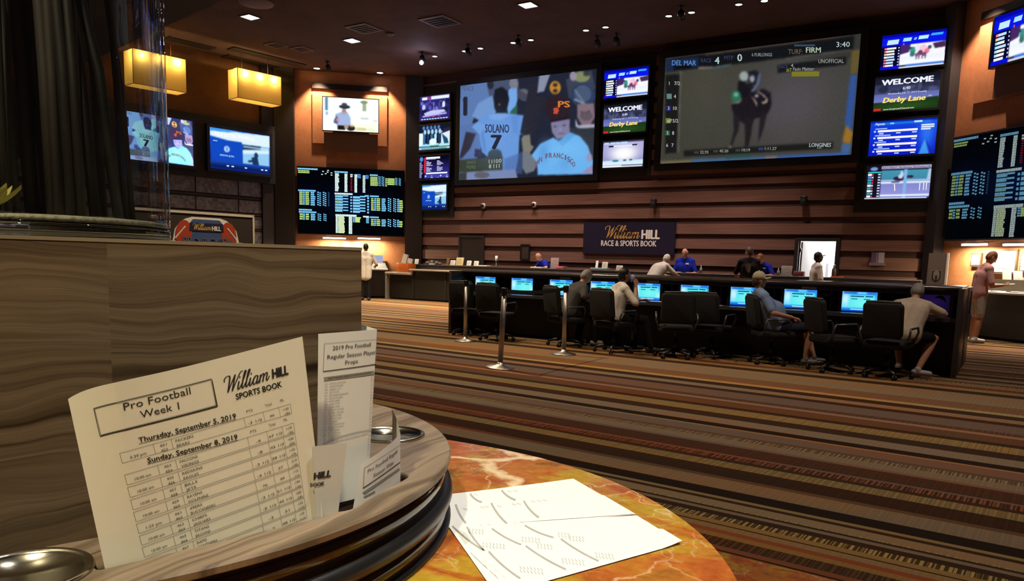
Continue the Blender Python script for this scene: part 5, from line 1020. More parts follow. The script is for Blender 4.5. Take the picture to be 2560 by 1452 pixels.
# ------------------------------------------------------------------ ceiling fittings
def down(px, label, r=.09, pw=30, col=(1, .88, .72), size=70, sq=False, em=14, aim=None, name='downlight', blend=.5, z=CEIL):
    p = onZ(*px, z); t = thing(name, label, 'light', p, 'ceiling downlights')
    m = MB()
    if sq:
        for a in ((-r * 1.2, -r, -r * 1.2, r * 1.2), (r, r * 1.2, -r * 1.2, r * 1.2), (-r, r, -r * 1.2, -r), (-r, r, r, r * 1.2)): m.box(p.x + a[0], p.x + a[1], p.y + a[2], p.y + a[3], z - .02, z)
    else: m.lathe([(r * 1.35, 0), (r * 1.35, -.012), (r, -.018), (r, 0)], p, 20)
    m.build('trim_ring', mat('dark bronze trim', (.06, .04, .03), .5), t)
    m = MB()
    if sq: m.box(p.x - r, p.x + r, p.y - r, p.y + r, z - .008, z - .002)
    else: m.lathe([(r, -.012), (0, -.012)], p, 20)
    m.build('lens', emis('warm lens %d' % em, (1, .92, .82), em), t)
    if pw: LIGHTS.append(('SPOT', p + Vector((0, 0, -.06)), pw, col, (size, blend, aim)))
ORD = ['first', 'second', 'third', 'fourth', 'fifth', 'sixth', 'seventh', 'eighth', 'ninth', 'tenth', 'eleventh']
for i, px in enumerate(((1087, 140), (1162, 127), (1201, 120), (1283, 106), (1327, 99), (1465, 75), (1514, 67), (1672, 39), (1729, 30), (1847, 10), (1911, 1))):
    down(px, ORD[i] + ' round ceiling downlight from the left in the row before the back wall', .075, 400 if i else 60, (1, .76, .64), 70, em=14 if i else 5)
down((792, 170), 'left downlight washing the terracotta corner wall', .10, 640, (1, .72, .46), 84, aim=LCOR.at(-3.2, 2.6, .0)); down((950, 181), 'right downlight washing the terracotta corner wall', .10, 640, (1, .72, .46), 84, aim=LCOR.at(-1.2, 2.6, .0))
down((625, 42), 'square ceiling light nearest the left bulkhead', .17, 420, (1, .80, .58), 100, True); down((880, 101), 'square ceiling light above the left odds board side', .17, 520, (1, .80, .58), 100, True); down((1320, 12), 'square ceiling light at the top edge left of centre', .17, 420, (1, .78, .56), 100, True)
p = RCOR.at(1.1, CEIL, .55); q = RCOR.at(2.8, CEIL, .55)
for k, (s, lb) in enumerate(((1.0, 'downlight washing the right corner wall, left one'), (2.9, 'downlight washing the right corner wall, right one'))):
    p = RCOR.at(s, CEIL, .5); t = thing('downlight', lb, 'light', p, 'ceiling downlights'); m = MB(); m.lathe([(.135, 0), (.135, -.012), (.1, -.018), (.1, 0)], p, 20); m.build('trim_ring', mat('dark bronze trim', (.06, .04, .03), .5), t); m = MB(); m.lathe([(.1, -.012), (0, -.012)], p, 20); m.build('lens', emis('warm lens 14', (1, .92, .82), 14), t); LIGHTS.append(('SPOT', p + Vector((0, 0, -.06)), 520, (1, .70, .50), (84, .5, RCOR.at(s, 2.6, 0))))
# spot heads and vents
for i, (px, lb) in enumerate((((1055, 130), 'dark ceiling spotlight head that is lit, left of the row'), ((1169, 111), 'dark unlit spotlight head above the first row lights'), ((1295, 88), 'dark unlit spotlight head above the fourth row light'), ((1493, 90), 'dark unlit spotlight head under the sixth row light'), ((1541, 83), 'dark unlit spotlight head under the seventh row light'), ((1703, 15), 'dark unlit spotlight head above the eighth row light'), ((819, 154), 'dark unlit spotlight head above the terracotta wall'))):
    p = onZ(*px, CEIL); t = thing('spotlight', lb, 'light', p, 'ceiling spotlights'); m = MB(); m.lathe([(.05, 0), (.05, -.03), (.02, -.035), (.02, -.12), (0, -.12)], p, 12); m.build('stem', M_BLACK, t)
    m = MB(); m.M = Matrix.Translation(p + Vector((0, .03, -.2))) @ Matrix.Rotation(R(24), 4, 'X'); m.lathe([(.0, .12), (.06, .11), (.08, .05), (.085, -.1), (.075, -.1), (.07, -.03), (0, -.03)], seg=16); m.build('head', M_BLACK, t)
    if i == 0: m = MB(); m.ball(p + Vector((0, -.02, -.30)), .06); m.build('bulb', emis('cool bulb', (.86, .84, 1.0), 18), t); LIGHTS.append(('POINT', p + Vector((0, -.02, -.42)), 14, (.75, .7, 1), .05))
for px, r, lb in (((910, 70), .36, 'square ceiling vent with pale rim, left'), ((1100, 52), .40, 'square dark ceiling vent right of the left one'), ((690, 112), .25, 'small square ceiling vent above the left box lamps'), ((755, 122), .26, 'small square ceiling vent near the terracotta wall')):
    p = onZ(*px, CEIL); t = thing('ceiling_vent', lb, 'vent', p, 'ceiling vents'); m = MB()
    for a in ((-r, -r * .82, -r, r), (r * .82, r, -r, r), (-r * .82, r * .82, -r, -r * .82), (-r * .82, r * .82, r * .82, r)): m.box(p.x + a[0], p.x + a[1], p.y + a[2], p.y + a[3], CEIL - .025, CEIL)
    m.build('rim', mat('pale brown rim', (.16, .11, .10), .6), t); m = MB()
    for k in range(5): m.box(p.x - r * .82, p.x + r * .82, p.y - r * .8 + k * r * .34, p.y - r * .8 + k * r * .34 + r * .2, CEIL - .02, CEIL)
    m.build('louvre', M_DARK, t)
for px, lb in (((975, 83), 'small pale ceiling dome right of the left vent'), ((640, 6), 'pale round ceiling panel at the top edge')):
    p = onZ(*px, CEIL); r = .12 if px[0] == 975 else .42; m = MB(); m.lathe([(r, 0), (r * .96, -.03), (r * .6, -.06), (0, -.07)], p, 24); tag(m.build('ceiling_dome', mat('mauve ceiling paint', (.17, .12, .13), .6)), lb, 'fitting')
# ================================================================== people
def fuse(mb, mats, voxel=.016, it=3, name='body'):
    me = mb.mesh(name, mats); o = bpy.data.objects.new('fuse_tmp', me); COL.objects.link(o)
    r = o.modifiers.new('r', 'REMESH'); r.mode = 'VOXEL'; r.voxel_size = voxel; r.use_smooth_shade = True
    s = o.modifiers.new('s', 'SMOOTH'); s.factor = .5; s.iterations = it
    dg = bpy.context.evaluated_depsgraph_get(); me2 = bpy.data.meshes.new_from_object(o.evaluated_get(dg))
    bpy.data.objects.remove(o); bpy.data.meshes.remove(me)
    me2.name = name
    if not me2.materials:
        for m in (mats if isinstance(mats, (list, tuple)) else [mats]): me2.materials.append(m)
    return me2
def hand(mb, w, d, n, side, curl=.45, k=1.0):
    """palm, four fingers and a thumb: w wrist, d pointing direction, n the way the palm faces"""
    d = d.normalized(); n = (n - d * n.dot(d)).normalized(); s = d.cross(n) * side
    for (o, l) in ((-.032, .02), (-.011, .024), (.011, .024), (.032, .02)):
        mb.capsule(w + s * o * .6 * k, w + (d * .085 + s * o) * k, .014 * k, .0115 * k, 8, 3)
    for (o, l) in ((-.033, .056), (-.011, .072), (.011, .068), (.032, .05)):
        b = w + (d * .088 + s * o) * k; d1 = (d * math.cos(curl) + n * math.sin(curl)); d2 = (d * math.cos(curl * 2.3) + n * math.sin(curl * 2.3))
        m1 = b + d1 * l * .55 * k; mb.capsule(b, m1, .0088 * k, .008 * k, 8, 3); mb.capsule(m1, m1 + d2 * l * .5 * k, .008 * k, .0065 * k, 8, 3)
    t0 = w + (d * .03 - s * .03) * k; t1 = t0 + (d * .03 - s * .026 + n * .012) * k; mb.capsule(t0, t1, .0115 * k, .01 * k, 8, 3); mb.capsule(t1, t1 + (d * .03 - s * .004 + n * .008) * k, .0098 * k, .0075 * k, 8, 3)
SKIN = {'fair': (.52, .27, .18), 'tan': (.42, .20, .12), 'brown': (.16, .075, .045), 'dark': (.055, .028, .018)}
def cloth(name, col): return mat(name, col, .85, 0, .1, var=.18, scale=18)
def person(label, loc, rz, H=1.75, pz=None, lean=0, up=None, side=0, hp=10, hy=0, arms=((None, None), (None, None)), legs=None, skin='fair', shirt=None, sleeve=.5, bottom=None, bottom_len=1.0, shoe=(.03, .03, .03), hair=None, hairlen=0, cap=None, belly=0, face=True, fat=1.0, untuck=.06, palms=None, extra=None, ground=True):
    """local frame: +Y the way the person faces, +X their right hand side; arms = (right (elbow, wrist), left (elbow, wrist)) in local metres"""
    k = H / 1.75; pz = (.95 * k if pz is None else pz); up = lean if up is None else up
    Mw = Matrix.Translation((loc[0], loc[1], 0)) @ Matrix.Rotation(R(rz), 4, 'Z')
    V = Vector
    pel = V((0, 0, pz)); t1 = V((math.sin(R(side)), math.sin(R(lean)), math.cos(R(lean)))).normalized(); t2 = V((math.sin(R(side)), math.sin(R(up)), math.cos(R(up)))).normalized()
    waist = pel + t1 * .14 * k; chest = waist + (t1 + t2).normalized() * .20 * k; neck = chest + t2 * .19 * k
    hl = (up * .55 + hp * .35); hd = V((0, math.sin(R(hl)), math.cos(R(hl)))); head = neck + hd * .165 * k + V((0, .02, 0)) * k
    X = V((1, 0, 0)); shR = chest + t2 * .125 * k + X * .185 * k; shL = chest + t2 * .125 * k - X * .185 * k
    dA = [(V((.245, -.03, 0)) * k + V((0, chest.y, 0)) + V((0, 0, pz + .17 * k)), None)] * 2
    A = []
    for i, sx in enumerate((1, -1)):
        e, w = arms[i]; sh = (shR, shL)[i]
        e = V(e) if e is not None else sh + V((sx * .055, -.02, -.29)) * k
        w = V(w) if w is not None else e + V((sx * .005, .07, -.25)) * k
        A.append((sh, e, w))
    if legs is None: legs = ((V((.10, .02, .50)) * k, V((.10, -.02, .085)) * k, V((.03, 1, 0))), (V((-.10, .02, .50)) * k, V((-.10, -.02, .085)) * k, V((-.03, 1, 0))))
    hipR = pel + X * .09 * k - V((0, 0, .03)); hipL = pel - X * .09 * k - V((0, 0, .03))
    t = thing('person', label, 'person', (loc[0], loc[1], 0))
    def bld(f, mats, name, vox=.016, it=3):
        mb = MB(); f(mb); me = fuse(mb, mats, vox, it, name); me.transform(Mw); return me
    f_ = fat
    def torso(mb, a=0):
        for s in (-1, 1):
            mb.capsule(pel + X * s * .075 * k, waist + X * s * .07 * k * f_, (.115 + a) * k * f_, (.105 + a) * k * f_); mb.capsule(waist + X * s * .07 * k * f_, chest + X * s * .085 * k * f_, (.105 + a) * k * f_, (.112 + a) * k * f_)
            mb.capsule(chest + X * s * .06 * k, chest + t2 * .11 * k + X * s * .12 * k, (.11 + a) * k, (.075 + a) * k)
        mb.capsule(shR, shL, (.062 + a) * k, (.062 + a) * k); mb.capsule(shR, neck, (.06 + a) * k, (.055 + a) * k); mb.capsule(shL, neck, (.06 + a) * k, (.055 + a) * k)
        if belly: bf = V((0, t1.z, -t1.y)); mb.capsule(pel + t1 * .07 * k + bf * (.03 + belly * .6), waist + t1 * .03 * k + bf * (.02 + belly), (.13 + a) * k, (.135 + a) * k); mb.capsule(waist + t1 * .03 * k + bf * (.02 + belly), chest + bf * .02, (.13 + a) * k, (.10 + a) * k)
    Mh = Matrix.Translation(head) @ Matrix.Rotation(R(hy), 4, 'Z') @ Matrix.Rotation(R(-hp - up * .3), 4, 'X')
    rot = Mh.to_3x3()
    def hpnt(x, y, z): return Mh @ (V((x, y, z)) * k)
    def body(mb):
        torso(mb)
        mb.capsule(neck - t2 * .04 * k, head - hd * .05 * k, .058 * k, .052 * k)
        mb.ball(head, 1, (.076 * k, .093 * k, .11 * k), 20, 14, rot); mb.ball(hpnt(0, .03, -.062), 1, (.056 * k, .062 * k, .055 * k), 16, 10, rot)
        mb.capsule(hpnt(0, .088, .012), hpnt(0, .104, -.022), .011 * k, .016 * k, 8, 3)
        for s in (-1, 1): mb.ball(hpnt(s * .076, -.008, -.005), 1, (.012 * k, .022 * k, .033 * k), 10, 8, rot)
        for (sh, e, w) in A: mb.capsule(sh, e, .052 * k, .042 * k); mb.capsule(e, w, .042 * k, .029 * k)
        for (hip, (kn, an, fd)) in zip((hipR, hipL), legs):
            mb.capsule(hip, kn, .088 * k, .058 * k); mb.capsule(kn, kn.lerp(an, .35), .057 * k, .058 * k); mb.capsule(kn.lerp(an, .35), an, .058 * k, .037 * k); d = V(fd).normalized(); mb.capsule(an - d * .03 - V((0, 0, .035)) * k, an + d * .13 * k - V((0, 0, .05)) * k, .036 * k, .03 * k)
    sk = mat('skin ' + skin, SKIN[skin], .55, 0, .3, var=.1, scale=30)
    me = bld(body, sk, 'body', .014, 3)
    hb = MB(); hb.M = Mw
    for i, (sh, e, w) in enumerate(A):
        d = (w - e).normalized(); n = V(palms[i]) if palms else V((-(1, -1)[i], .2, -.3)); hand(hb, w + d * .01, d, n, (1, -1)[i], k=k)
    hm = hb.mesh('hands', sk)
    o = join_meshes('body', [me, hm], sk); bo = obj('body', o, t)
    if shirt:
        def sf(mb):
            torso(mb, .014); mb.capsule(pel - t1 * untuck * k + X * .06 * k, pel + X * .07 * k, .128 * k * f_, .128 * k * f_); mb.capsule(pel - t1 * untuck * k - X * .06 * k, pel - X * .07 * k, .128 * k * f_, .128 * k * f_)
            for (sh, e, w) in A:
                q = sh.lerp(e, min(sleeve * 2, 1)); mb.capsule(sh, q, .068 * k, .06 * k)
                if sleeve > .5: mb.capsule(e, e.lerp(w, (sleeve - .5) * 2), .055 * k, .04 * k)
            mb.capsule(neck - t2 * .05 * k, neck + t2 * .0, .075 * k, .068 * k)
        t_shirt = obj('shirt', bld(sf, shirt, 'shirt', .016, 3), t)
    if bottom:
        def bf(mb):
            for s in (-1, 1): mb.capsule(pel + X * s * .07 * k - V((0, 0, .02)), pel + X * s * .07 * k + t1 * .06 * k, .128 * k, .12 * k)
            for (hip, (kn, an, fd)) in zip((hipR, hipL), legs):
                q = hip.lerp(kn, min(bottom_len * 2, 1)); mb.capsule(hip, q, .105 * k, .078 * k)
                if bottom_len > .5: mb.capsule(kn, kn.lerp(an, (bottom_len - .5) * 2), .075 * k, .062 * k)
        obj('trousers' if bottom_len > .6 else 'shorts', bld(bf, bottom, 'trousers', .016, 3), t)
    for (kn, an, fd) in legs:
        d = V(fd).normalized(); fm = MB(); fm.M = Mw; fm.capsule(an - d * .035 * k - V((0, 0, .035)) * k, an + d * .14 * k - V((0, 0, .045)) * k, .046 * k, .039 * k); fm.capsule(an, an + V((0, 0, -.03)), .046 * k, .046 * k)
        fm.build('shoe', mat('shoe %.2f' % shoe[0], shoe, .5), t)
    hs = MB()
    if hair:
        def hf(mb):
            (None if cap else mb.ball(hpnt(0, -.016, .018), 1, (.084 * k, .094 * k, .108 * k), 18, 12, rot)); mb.ball(hpnt(0, -.035, -.02 - hairlen * .5), 1, (.08 * k, .07 * k, (.075 + hairlen) * k), 16, 10, rot)
        obj('hair', bld(hf, hair, 'hair', .010, 2), t)
    if cap:
        cm = MB(); cm.M = Mw @ Mh
        cm.lathe([(.0915 * k, .012 * k), (.092 * k, .05 * k), (.078 * k, .09 * k), (.045 * k, .118 * k), (.012 * k, .126 * k), (0, .128 * k)], (0, -.004, 0), 22)
        cm.ball((0, -.004, .130 * k), .008); cp = cm.build('cap', cap, t); cp.scale = (1, 1, 1)
        bm_ = MB(); bm_.M = Mw @ Mh
        def brim(u, v):
            a = R(-62 + 124 * u); r0 = .088 * k; r1 = r0 + .085 * k * math.cos(a * .75); r = r0 + (r1 - r0) * v; return (r * math.sin(a), r * math.cos(a) - .004, .028 * k + .012 * v - .03 * math.sin(a) ** 2 * v)
        bm_.grid(brim, 14, 4); bm_.grid(lambda u, v: (brim(1 - u, v)[0], brim(1 - u, v)[1], brim(1 - u, v)[2] - .005), 14, 4); bm_.build('cap_brim', cap, cp)
    if face:
        for s in (-1, 1):
            em = MB(); em.M = Mw; em.ball(hpnt(s * .031, .084, .014), .0095 * k, seg=10, rings=6); em.build('eye', mat('dark iris', (.02, .013, .01), .2), t)
        em = MB(); em.M = Mw; em.capsule(hpnt(-.02, .086, -.062), hpnt(.02, .086, -.062), .006 * k, .006 * k, 8, 3); em.build('mouth', mat('lips', (.30, .12, .09), .5), t)
    if extra: extra(t_shirt, Mw, Mh, dict(chest=chest, head=head, A=A, pel=pel, t2=t2, k=k, hpnt=hpnt))
    return t
def join_meshes(name, ms, mt):
    V = []; F = []; b = 0
    for m in ms:
        V += [tuple(v.co) for v in m.vertices]; F += [tuple(i + b for i in p.vertices) for p in m.polygons]; b = len(V)
    me = bpy.data.meshes.new(name); me.from_pydata(V, [], F); me.materials.append(mt); me.polygons.foreach_set('use_smooth', [True] * len(F)); me.update(); return me
VV = Vector
def sit_legs(knR, anR, knL, anL, dR=(0, 1, 0), dL=(0, 1, 0)): return ((VV(knR), VV(anR), VV(dR)), (VV(knL), VV(anL), VV(dL)))
C_BLUE = cloth('royal blue polo', (.012, .025, .36)); C_WHITE = cloth('white cotton', (.66, .63, .60)); C_GREY = cloth('charcoal jacket', (.075, .073, .075)); C_BEIGE = cloth('beige shirt', (.50, .43, .34)); C_LBLUE = cloth('light blue tee', (.20, .29, .50)); C_PINK = cloth('pink tee', (.55, .30, .29)); C_LGREY = cloth('light grey shirt', (.44, .43, .40)); C_BLACK = cloth('black cotton', (.012, .011, .012)); C_NAVY = cloth('navy cotton', (.02, .024, .04)); C_PGREY = cloth('pale grey cotton', (.5, .49, .5))
H_GREY = mat('grey hair', (.26, .25, .24), .7); H_BLACK = mat('black hair', (.008, .007, .007), .45); H_BROWN = mat('brown hair', (.06, .03, .018), .6); H_RED = mat('ginger hair', (.22, .08, .025), .6); H_WHITE = mat('silver hair', (.45, .43, .40), .7)
# 1 man at the left desk
person('person in a white shirt and dark trousers at the left writing desk', (onZ(914, 750).x, onZ(914, 750).y), 33, 1.74, arms=(((.33, .10, 1.10), (.24, .36, 1.06)), ((-.30, .08, 1.10), (-.2, .33, 1.04))), skin='brown', shirt=C_WHITE, sleeve=.42, bottom=C_BLACK, hair=H_BLACK, hp=14, face=False, untuck=.22)
# 2 bald clerk bending behind the counter
x = onY(1366, 640, 20.05).x
person('bald person in a blue shirt bending behind the counter, left of the sign', (x, 20.3), 150, 1.72, lean=28, up=42, hp=30, arms=(((.30, .34, 1.16), (.22, .50, 1.14)), ((-.30, .30, 1.16), (-.16, .48, 1.14))), skin='fair', shirt=C_BLUE, sleeve=.3, bottom=C_BLACK)
# 3 man in a grey jacket reading at the carrel
c = CHP[2]
person('person in a charcoal jacket with grey hair, seated and reading papers', (c[0], c[1]), c[2], 1.66, pz=.535, lean=18, up=36, hp=36, untuck=-.03, arms=(((.29, .12, .80), (.16, .42, .80)), ((-.27, .16, .80), (-.08, .42, .80))), legs=sit_legs((.13, .42, .52), (.14, .44, .09), (-.13, .40, .52), (-.15, .30, .09)), shirt=C_GREY, sleeve=.95, bottom=C_BLACK, hair=H_GREY, skin='fair', shoe=(.35, .33, .3))
M_ = Matrix.Translation((c[0], c[1], 0)) @ Matrix.Rotation(R(c[2]), 4, 'Z'); p = M_ @ VV((.05, .56, .80)); sheet(p.x, p.y, .80, .22, .28, c[2], 'white sheet held by the man in the charcoal jacket', curl=.015)
# 4 dark haired man drinking
c = CHP[3]
def cup_x(t, Mw, Mh, J): pass
person('person with black hair in a white shirt lifting a cup to the mouth', (c[0], c[1]), c[2] - 22, 1.60, pz=.535, lean=6, up=14, hp=2, untuck=-.03, arms=(((.34, .18, .74), (.12, .26, 1.02)), ((-.22, .14, .74), (-.02, .42, .79))), legs=sit_legs((.14, .43, .50), (.18, .52, .09), (-.12, .43, .50), (-.12, .40, .09), (.3, 1, 0)), shirt=C_WHITE, sleeve=.45, bottom=C_BLACK, hair=H_BLACK, hairlen=.02, skin='tan', palms=((-.9, .1, .2), (0, 0, -1)))
M_ = Matrix.Translation((c[0], c[1], 0)) @ Matrix.Rotation(R(c[2] - 22), 4, 'Z'); p = M_ @ VV((.05, .235, 1.06)); m = MB(); m.lathe([(.028, 0), (.038, .11), (.034, .11), (.026, .01), (0, .008)], p, 16); tag(m.build('cup', mat('blue and white cup', (.40, .45, .75), .4)), 'small pale blue cup at the mouth of the dark haired man', 'cup')
# 5 man in a pale cap leaning back
c = CHP[6]
person('person in a pale cap, light blue shirt and dark shorts leaning back in a chair', (c[0], c[1]), c[2], 1.70, pz=.535, lean=-32, up=-20, hp=4, untuck=-.03, arms=(((.30, -.10, .72), (.17, .20, .66)), ((-.28, -.06, .72), (-.12, .22, .66))), legs=sit_legs((.17, .46, .53), (.13, .44, .095), (-.10, .48, .53), (-.06, .62, .095), (.1, 1, 0), (.1, 1, 0)), shirt=C_LBLUE, sleeve=.40, bottom=C_NAVY, bottom_len=.42, hair=H_BROWN, cap=mat('cream cap cloth', (.46, .42, .30), .8), belly=.10, skin='fair', shoe=(.12, .11, .11), palms=((0, 0, -1), (0, 0, -1)), fat=1.1)
# 6 hunched man in beige
c = CHP[8]
person('person in a beige shirt and black shorts hunched over the right carrel', (onY(2266, 780, 10.9).x, 10.86), -10, 1.66, pz=.535, lean=26, up=44, untuck=-.03, hp=34, arms=(((.36, .34, .80), (.12, .56, .78)), ((-.36, .34, .80), (-.10, .56, .78))), legs=sit_legs((.26, .36, .49), (.17, .10, .095), (-.2, .42, .50), (-.2, .62, .09), (.85, .35, 0), (0, 1, 0)), shirt=C_BEIGE, sleeve=.42, bottom=C_BLACK, bottom_len=.40, hair=H_GREY, skin='fair', shoe=(.45, .43, .40), face=False, fat=1.12)
# 7 grey shirted man leaning on the counter
x = onY(1640, 650, 18.6).x
person('person in a light grey shirt leaning over the counter, back turned', (x, 18.42), -24, 1.76, lean=34, up=48, hp=22, arms=(((.34, .44, 1.12), (.26, .66, 1.06)), ((-.28, .46, 1.12), (-.12, .66, 1.05))), shirt=C_LGREY, sleeve=.42, bottom=C_BLACK, hair=H_WHITE, skin='fair', face=False, fat=1.12)
# 8 clerk in blue facing him
x = onY(1710, 640, 20.1).x
def badge(t, Mw, Mh, J):
    m = MB(); m.M = Mw; c_ = J['chest'] + VV((-.09, .13 * J['k'] + .012, .06)); m.box(c_.x - .04, c_.x + .04, c_.y - .003, c_.y + .004, c_.z - .018, c_.z + .018); m.build('chest_logo', M_WHITE, t)
person('person in a blue polo standing upright behind the counter, looking down', (x, 20.27), 184, 1.80, lean=4, up=10, hp=30, arms=(((.30, .08, 1.14), (.20, .30, 1.13)), ((-.31, .08, 1.14), (-.22, .30, 1.13))), shirt=C_BLUE, sleeve=.42, bottom=C_BLACK, hair=None, skin='fair', extra=badge, fat=1.12)
# 9 person in a black printed tee
x = onY(1877, 640, 18.6).x
def back_print(t, Mw, Mh, J):
    m = MB(); m.M = Mw; c_ = J['chest']
    def f(u, v):
        a = 2 * PI * u; return (c_.x - .06 + .08 * v * math.cos(a), c_.y - .132 - .004 + .03 * (v * math.cos(a)) ** 2, c_.z - .02 + .12 * v * math.sin(a))
    m.grid(f, 18, 2); m.build('shirt_print', mat('faded grey print', (.28, .23, .22), .8), t)
person('person in a black tee with a grey print at the counter', (x, 18.55), 30, 1.80, lean=6, up=10, hp=14, hy=40, arms=(((.30, .12, 1.16), (.2, .38, 1.10)), ((-.30, .12, 1.16), (-.2, .38, 1.10))), shirt=C_BLACK, sleeve=.42, bottom=C_BLACK, hair=H_BROWN, skin='fair', extra=back_print)
# 10 clerk in blue leaning
x = onY(1916, 650, 20.1).x
person('person in a blue polo leaning forward behind the counter, right of the black tee', (x, 20.3), 160, 1.76, lean=20, up=36, hp=24, hy=10, arms=(((.32, .22, 1.15), (.26, .44, 1.13)), ((-.32, .24, 1.15), (-.2, .46, 1.13))), shirt=C_BLUE, sleeve=.42, bottom=C_BLACK, hair=H_RED, skin='fair', extra=badge, fat=1.12)
# 11 man in a black cap at the doorway
x = onY(2044, 650, 18.6).x
person('person in a black cap and white shirt in front of the lit doorway', (x, 18.5), -62, 1.70, lean=2, up=2, hp=-8, arms=(((.30, .04, 1.08), (.26, .26, 1.02)), ((-.30, .04, 1.08), (-.24, .28, 1.02))), shirt=C_WHITE, sleeve=.45, bottom=C_BLACK, hair=H_BLACK, cap=mat('black cap cloth', (.01, .01, .01), .7), skin='dark')
# 12 man in pink on the right
p = onZ(2434, 856)
person('person in a pink shirt and pale shorts reading at the right desk', (p.x, p.y), -66, 1.76, lean=4, up=14, hp=36, arms=(((.27, .10, 1.10), (.12, .36, 1.12)), ((-.27, .12, 1.10), (-.10, .38, 1.12))), shirt=C_PINK, sleeve=.42, bottom=C_PGREY, bottom_len=.45, hair=H_RED, skin='fair', shoe=(.6, .58, .55), palms=((-.3, .2, .9), (.3, .2, .9)))
M_ = Matrix.Translation((p.x, p.y, 0)) @ Matrix.Rotation(R(-66), 4, 'Z'); q = M_ @ VV((0, .50, 1.15)); sheet(q.x, q.y, 1.14, .14, .2, -66, 'white slip in the hands of the pink shirted man', curl=.01)
# ================================================================== the round table in the foreground
ZT, ZR, ZP = .99, 1.075, 1.32
def bool_cut(me, cutters, mats):
    o = bpy.data.objects.new('cut_tmp', me); COL.objects.link(o); tmp = []
    for cm in cutters:
        c_ = bpy.data.objects.new('cutter_tmp', cm); COL.objects.link(c_); tmp.append(c_); md = o.modifiers.new('b', 'BOOLEAN'); md.operation = 'DIFFERENCE'; md.object = c_; md.solver = 'EXACT'
    dg = bpy.context.evaluated_depsgraph_get(); m2 = bpy.data.meshes.new_from_object(o.evaluated_get(dg))
    for c_ in tmp + [o]: bpy.data.objects.remove(c_)
    m2.materials.clear(); [m2.materials.append(q) for q in mats]
    return m2
def hull2(c1, r1, c2, r2, n=96):
    pts = [(c1[0] + r1 * math.cos(a), c1[1] + r1 * math.sin(a)) for a in np.linspace(0, 2 * PI, n)] + [(c2[0] + r2 * math.cos(a), c2[1] + r2 * math.sin(a)) for a in np.linspace(0, 2 * PI, n)]
    pts = sorted(set(pts))
    def half(P):
        h = []
        for p in P:
            while len(h) > 1 and (h[-1][0] - h[-2][0]) * (p[1] - h[-2][1]) - (h[-1][1] - h[-2][1]) * (p[0] - h[-2][0]) <= 1e-9: h.pop()
            h.append(p)
        return h
    a = half(pts); b = half(pts[::-1]); return a[:-1] + b[:-1]
TC = (-.738, .49); KC = (-.932, .474); KR = .457
tb = thing('round_table', 'round orange marble table in the foreground', 'table', (-.85, .48, 0))
ol = hull2(TC, .600, (-1.02, .478), .60)
m = MB(); n = len(ol); cx = sum(p[0] for p in ol) / n; cy = sum(p[1] for p in ol) / n
def ring(k, z): return [(cx + (p[0] - cx) * k, cy + (p[1] - cy) * k, z) for p in ol]
V = ring(1, ZT - .04) + ring(1.0, ZT - .006) + ring(.996, ZT); m.add(V, [(i, (i + 1) % n, n + (i + 1) % n, n + i) for i in range(n)] + [(n + i, n + (i + 1) % n, 2 * n + (i + 1) % n, 2 * n + i) for i in range(n)] + [tuple(range(2 * n, 3 * n)), tuple(range(n))[::-1]], False)
m.build('table_top', M_MARBLE, tb)
m = MB(); m.lathe([(.34, 0), (.34, .03), (.30, .05), (.12, .09), (.10, .14), (.10, .84), (.20, .92), (.20, .95), (0, .95)], (-.85, .48, 0), 40); m.build('pedestal', M_BLACK, tb)
# ------------------------------------------------------------------ wood tray with cup holders and leaflet slots
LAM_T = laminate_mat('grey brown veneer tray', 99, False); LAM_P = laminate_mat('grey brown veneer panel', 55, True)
CUP1 = (-.684, .768, .043); CUP2 = (-.587, .262, .043)
tr = thing('leaflet_tray', 'round wood veneer tray with dark rim standing on the marble table', 'tray', (KC[0], KC[1], ZT))
m = MB(); m.lathe([(KR - .003, 0), (KR, .002), (KR, .007), (KR - .002, .009), (0, .009)], (KC[0], KC[1], ZR - .009), 128, False)
cuts = []
for c_ in (CUP1, CUP2):
    q = MB(); q.lathe([(c_[2] - .003, -.05), (c_[2] - .003, .05), (0, .05)], (c_[0], c_[1], ZR), 40, False); cuts.append(q.mesh('c', M_BLACK))
def slot_cut(p, q_, w):
    p = onZ(*p, ZR); q_ = onZ(*q_, ZR); d = (q_ - p); L = d.length; a = math.atan2(d.y, d.x); q = MB(); q.M = Matrix.Translation((p + q_) / 2) @ Matrix.Rotation(a, 4, 'Z'); q.rbox(-L / 2, L / 2, -w / 2, w / 2, -.05, .05, w * .3, 'z', 4); return q.mesh('c', M_BLACK)
BL1, BR1 = onZ(262, 1419, ZR), onZ(808, 1291, ZR)
d1 = (BR1 - BL1).normalized()
def slot3(a, b, w, off):
    nn = Vector((d1.y, -d1.x, 0)); q = MB(); an = math.atan2(d1.y, d1.x); mid = (a + b) / 2 + nn * off; q.M = Matrix.Translation(mid) @ Matrix.Rotation(an, 4, 'Z'); L = (b - a).length; q.rbox(-L / 2, L / 2, -w / 2, w / 2, -.05, .05, w * .3, 'z', 4); return q.mesh('c', M_BLACK)
cuts.append(slot3(BL1 - d1 * .006, BR1 + d1 * .004, .012, -.004))
S4a, S4b = onZ(884, 1264, ZR), onZ(1003, 1198, ZR)
dd = (S4b - S4a).normalized(); nn4 = Vector((-dd.y, dd.x, 0)); nn4 = nn4 if nn4.dot(Vector((-1, 0, 0))) > 0 else -nn4
q = MB(); an = math.atan2(dd.y, dd.x); mid = (S4a + S4b) / 2 + nn4 * .022; q.M = Matrix.Translation(mid) @ Matrix.Rotation(an, 4, 'Z'); q.rbox(-.075, .075, -.026, .026, -.05, .05, .02, 'z', 5); cuts.append(q.mesh('c', M_BLACK))
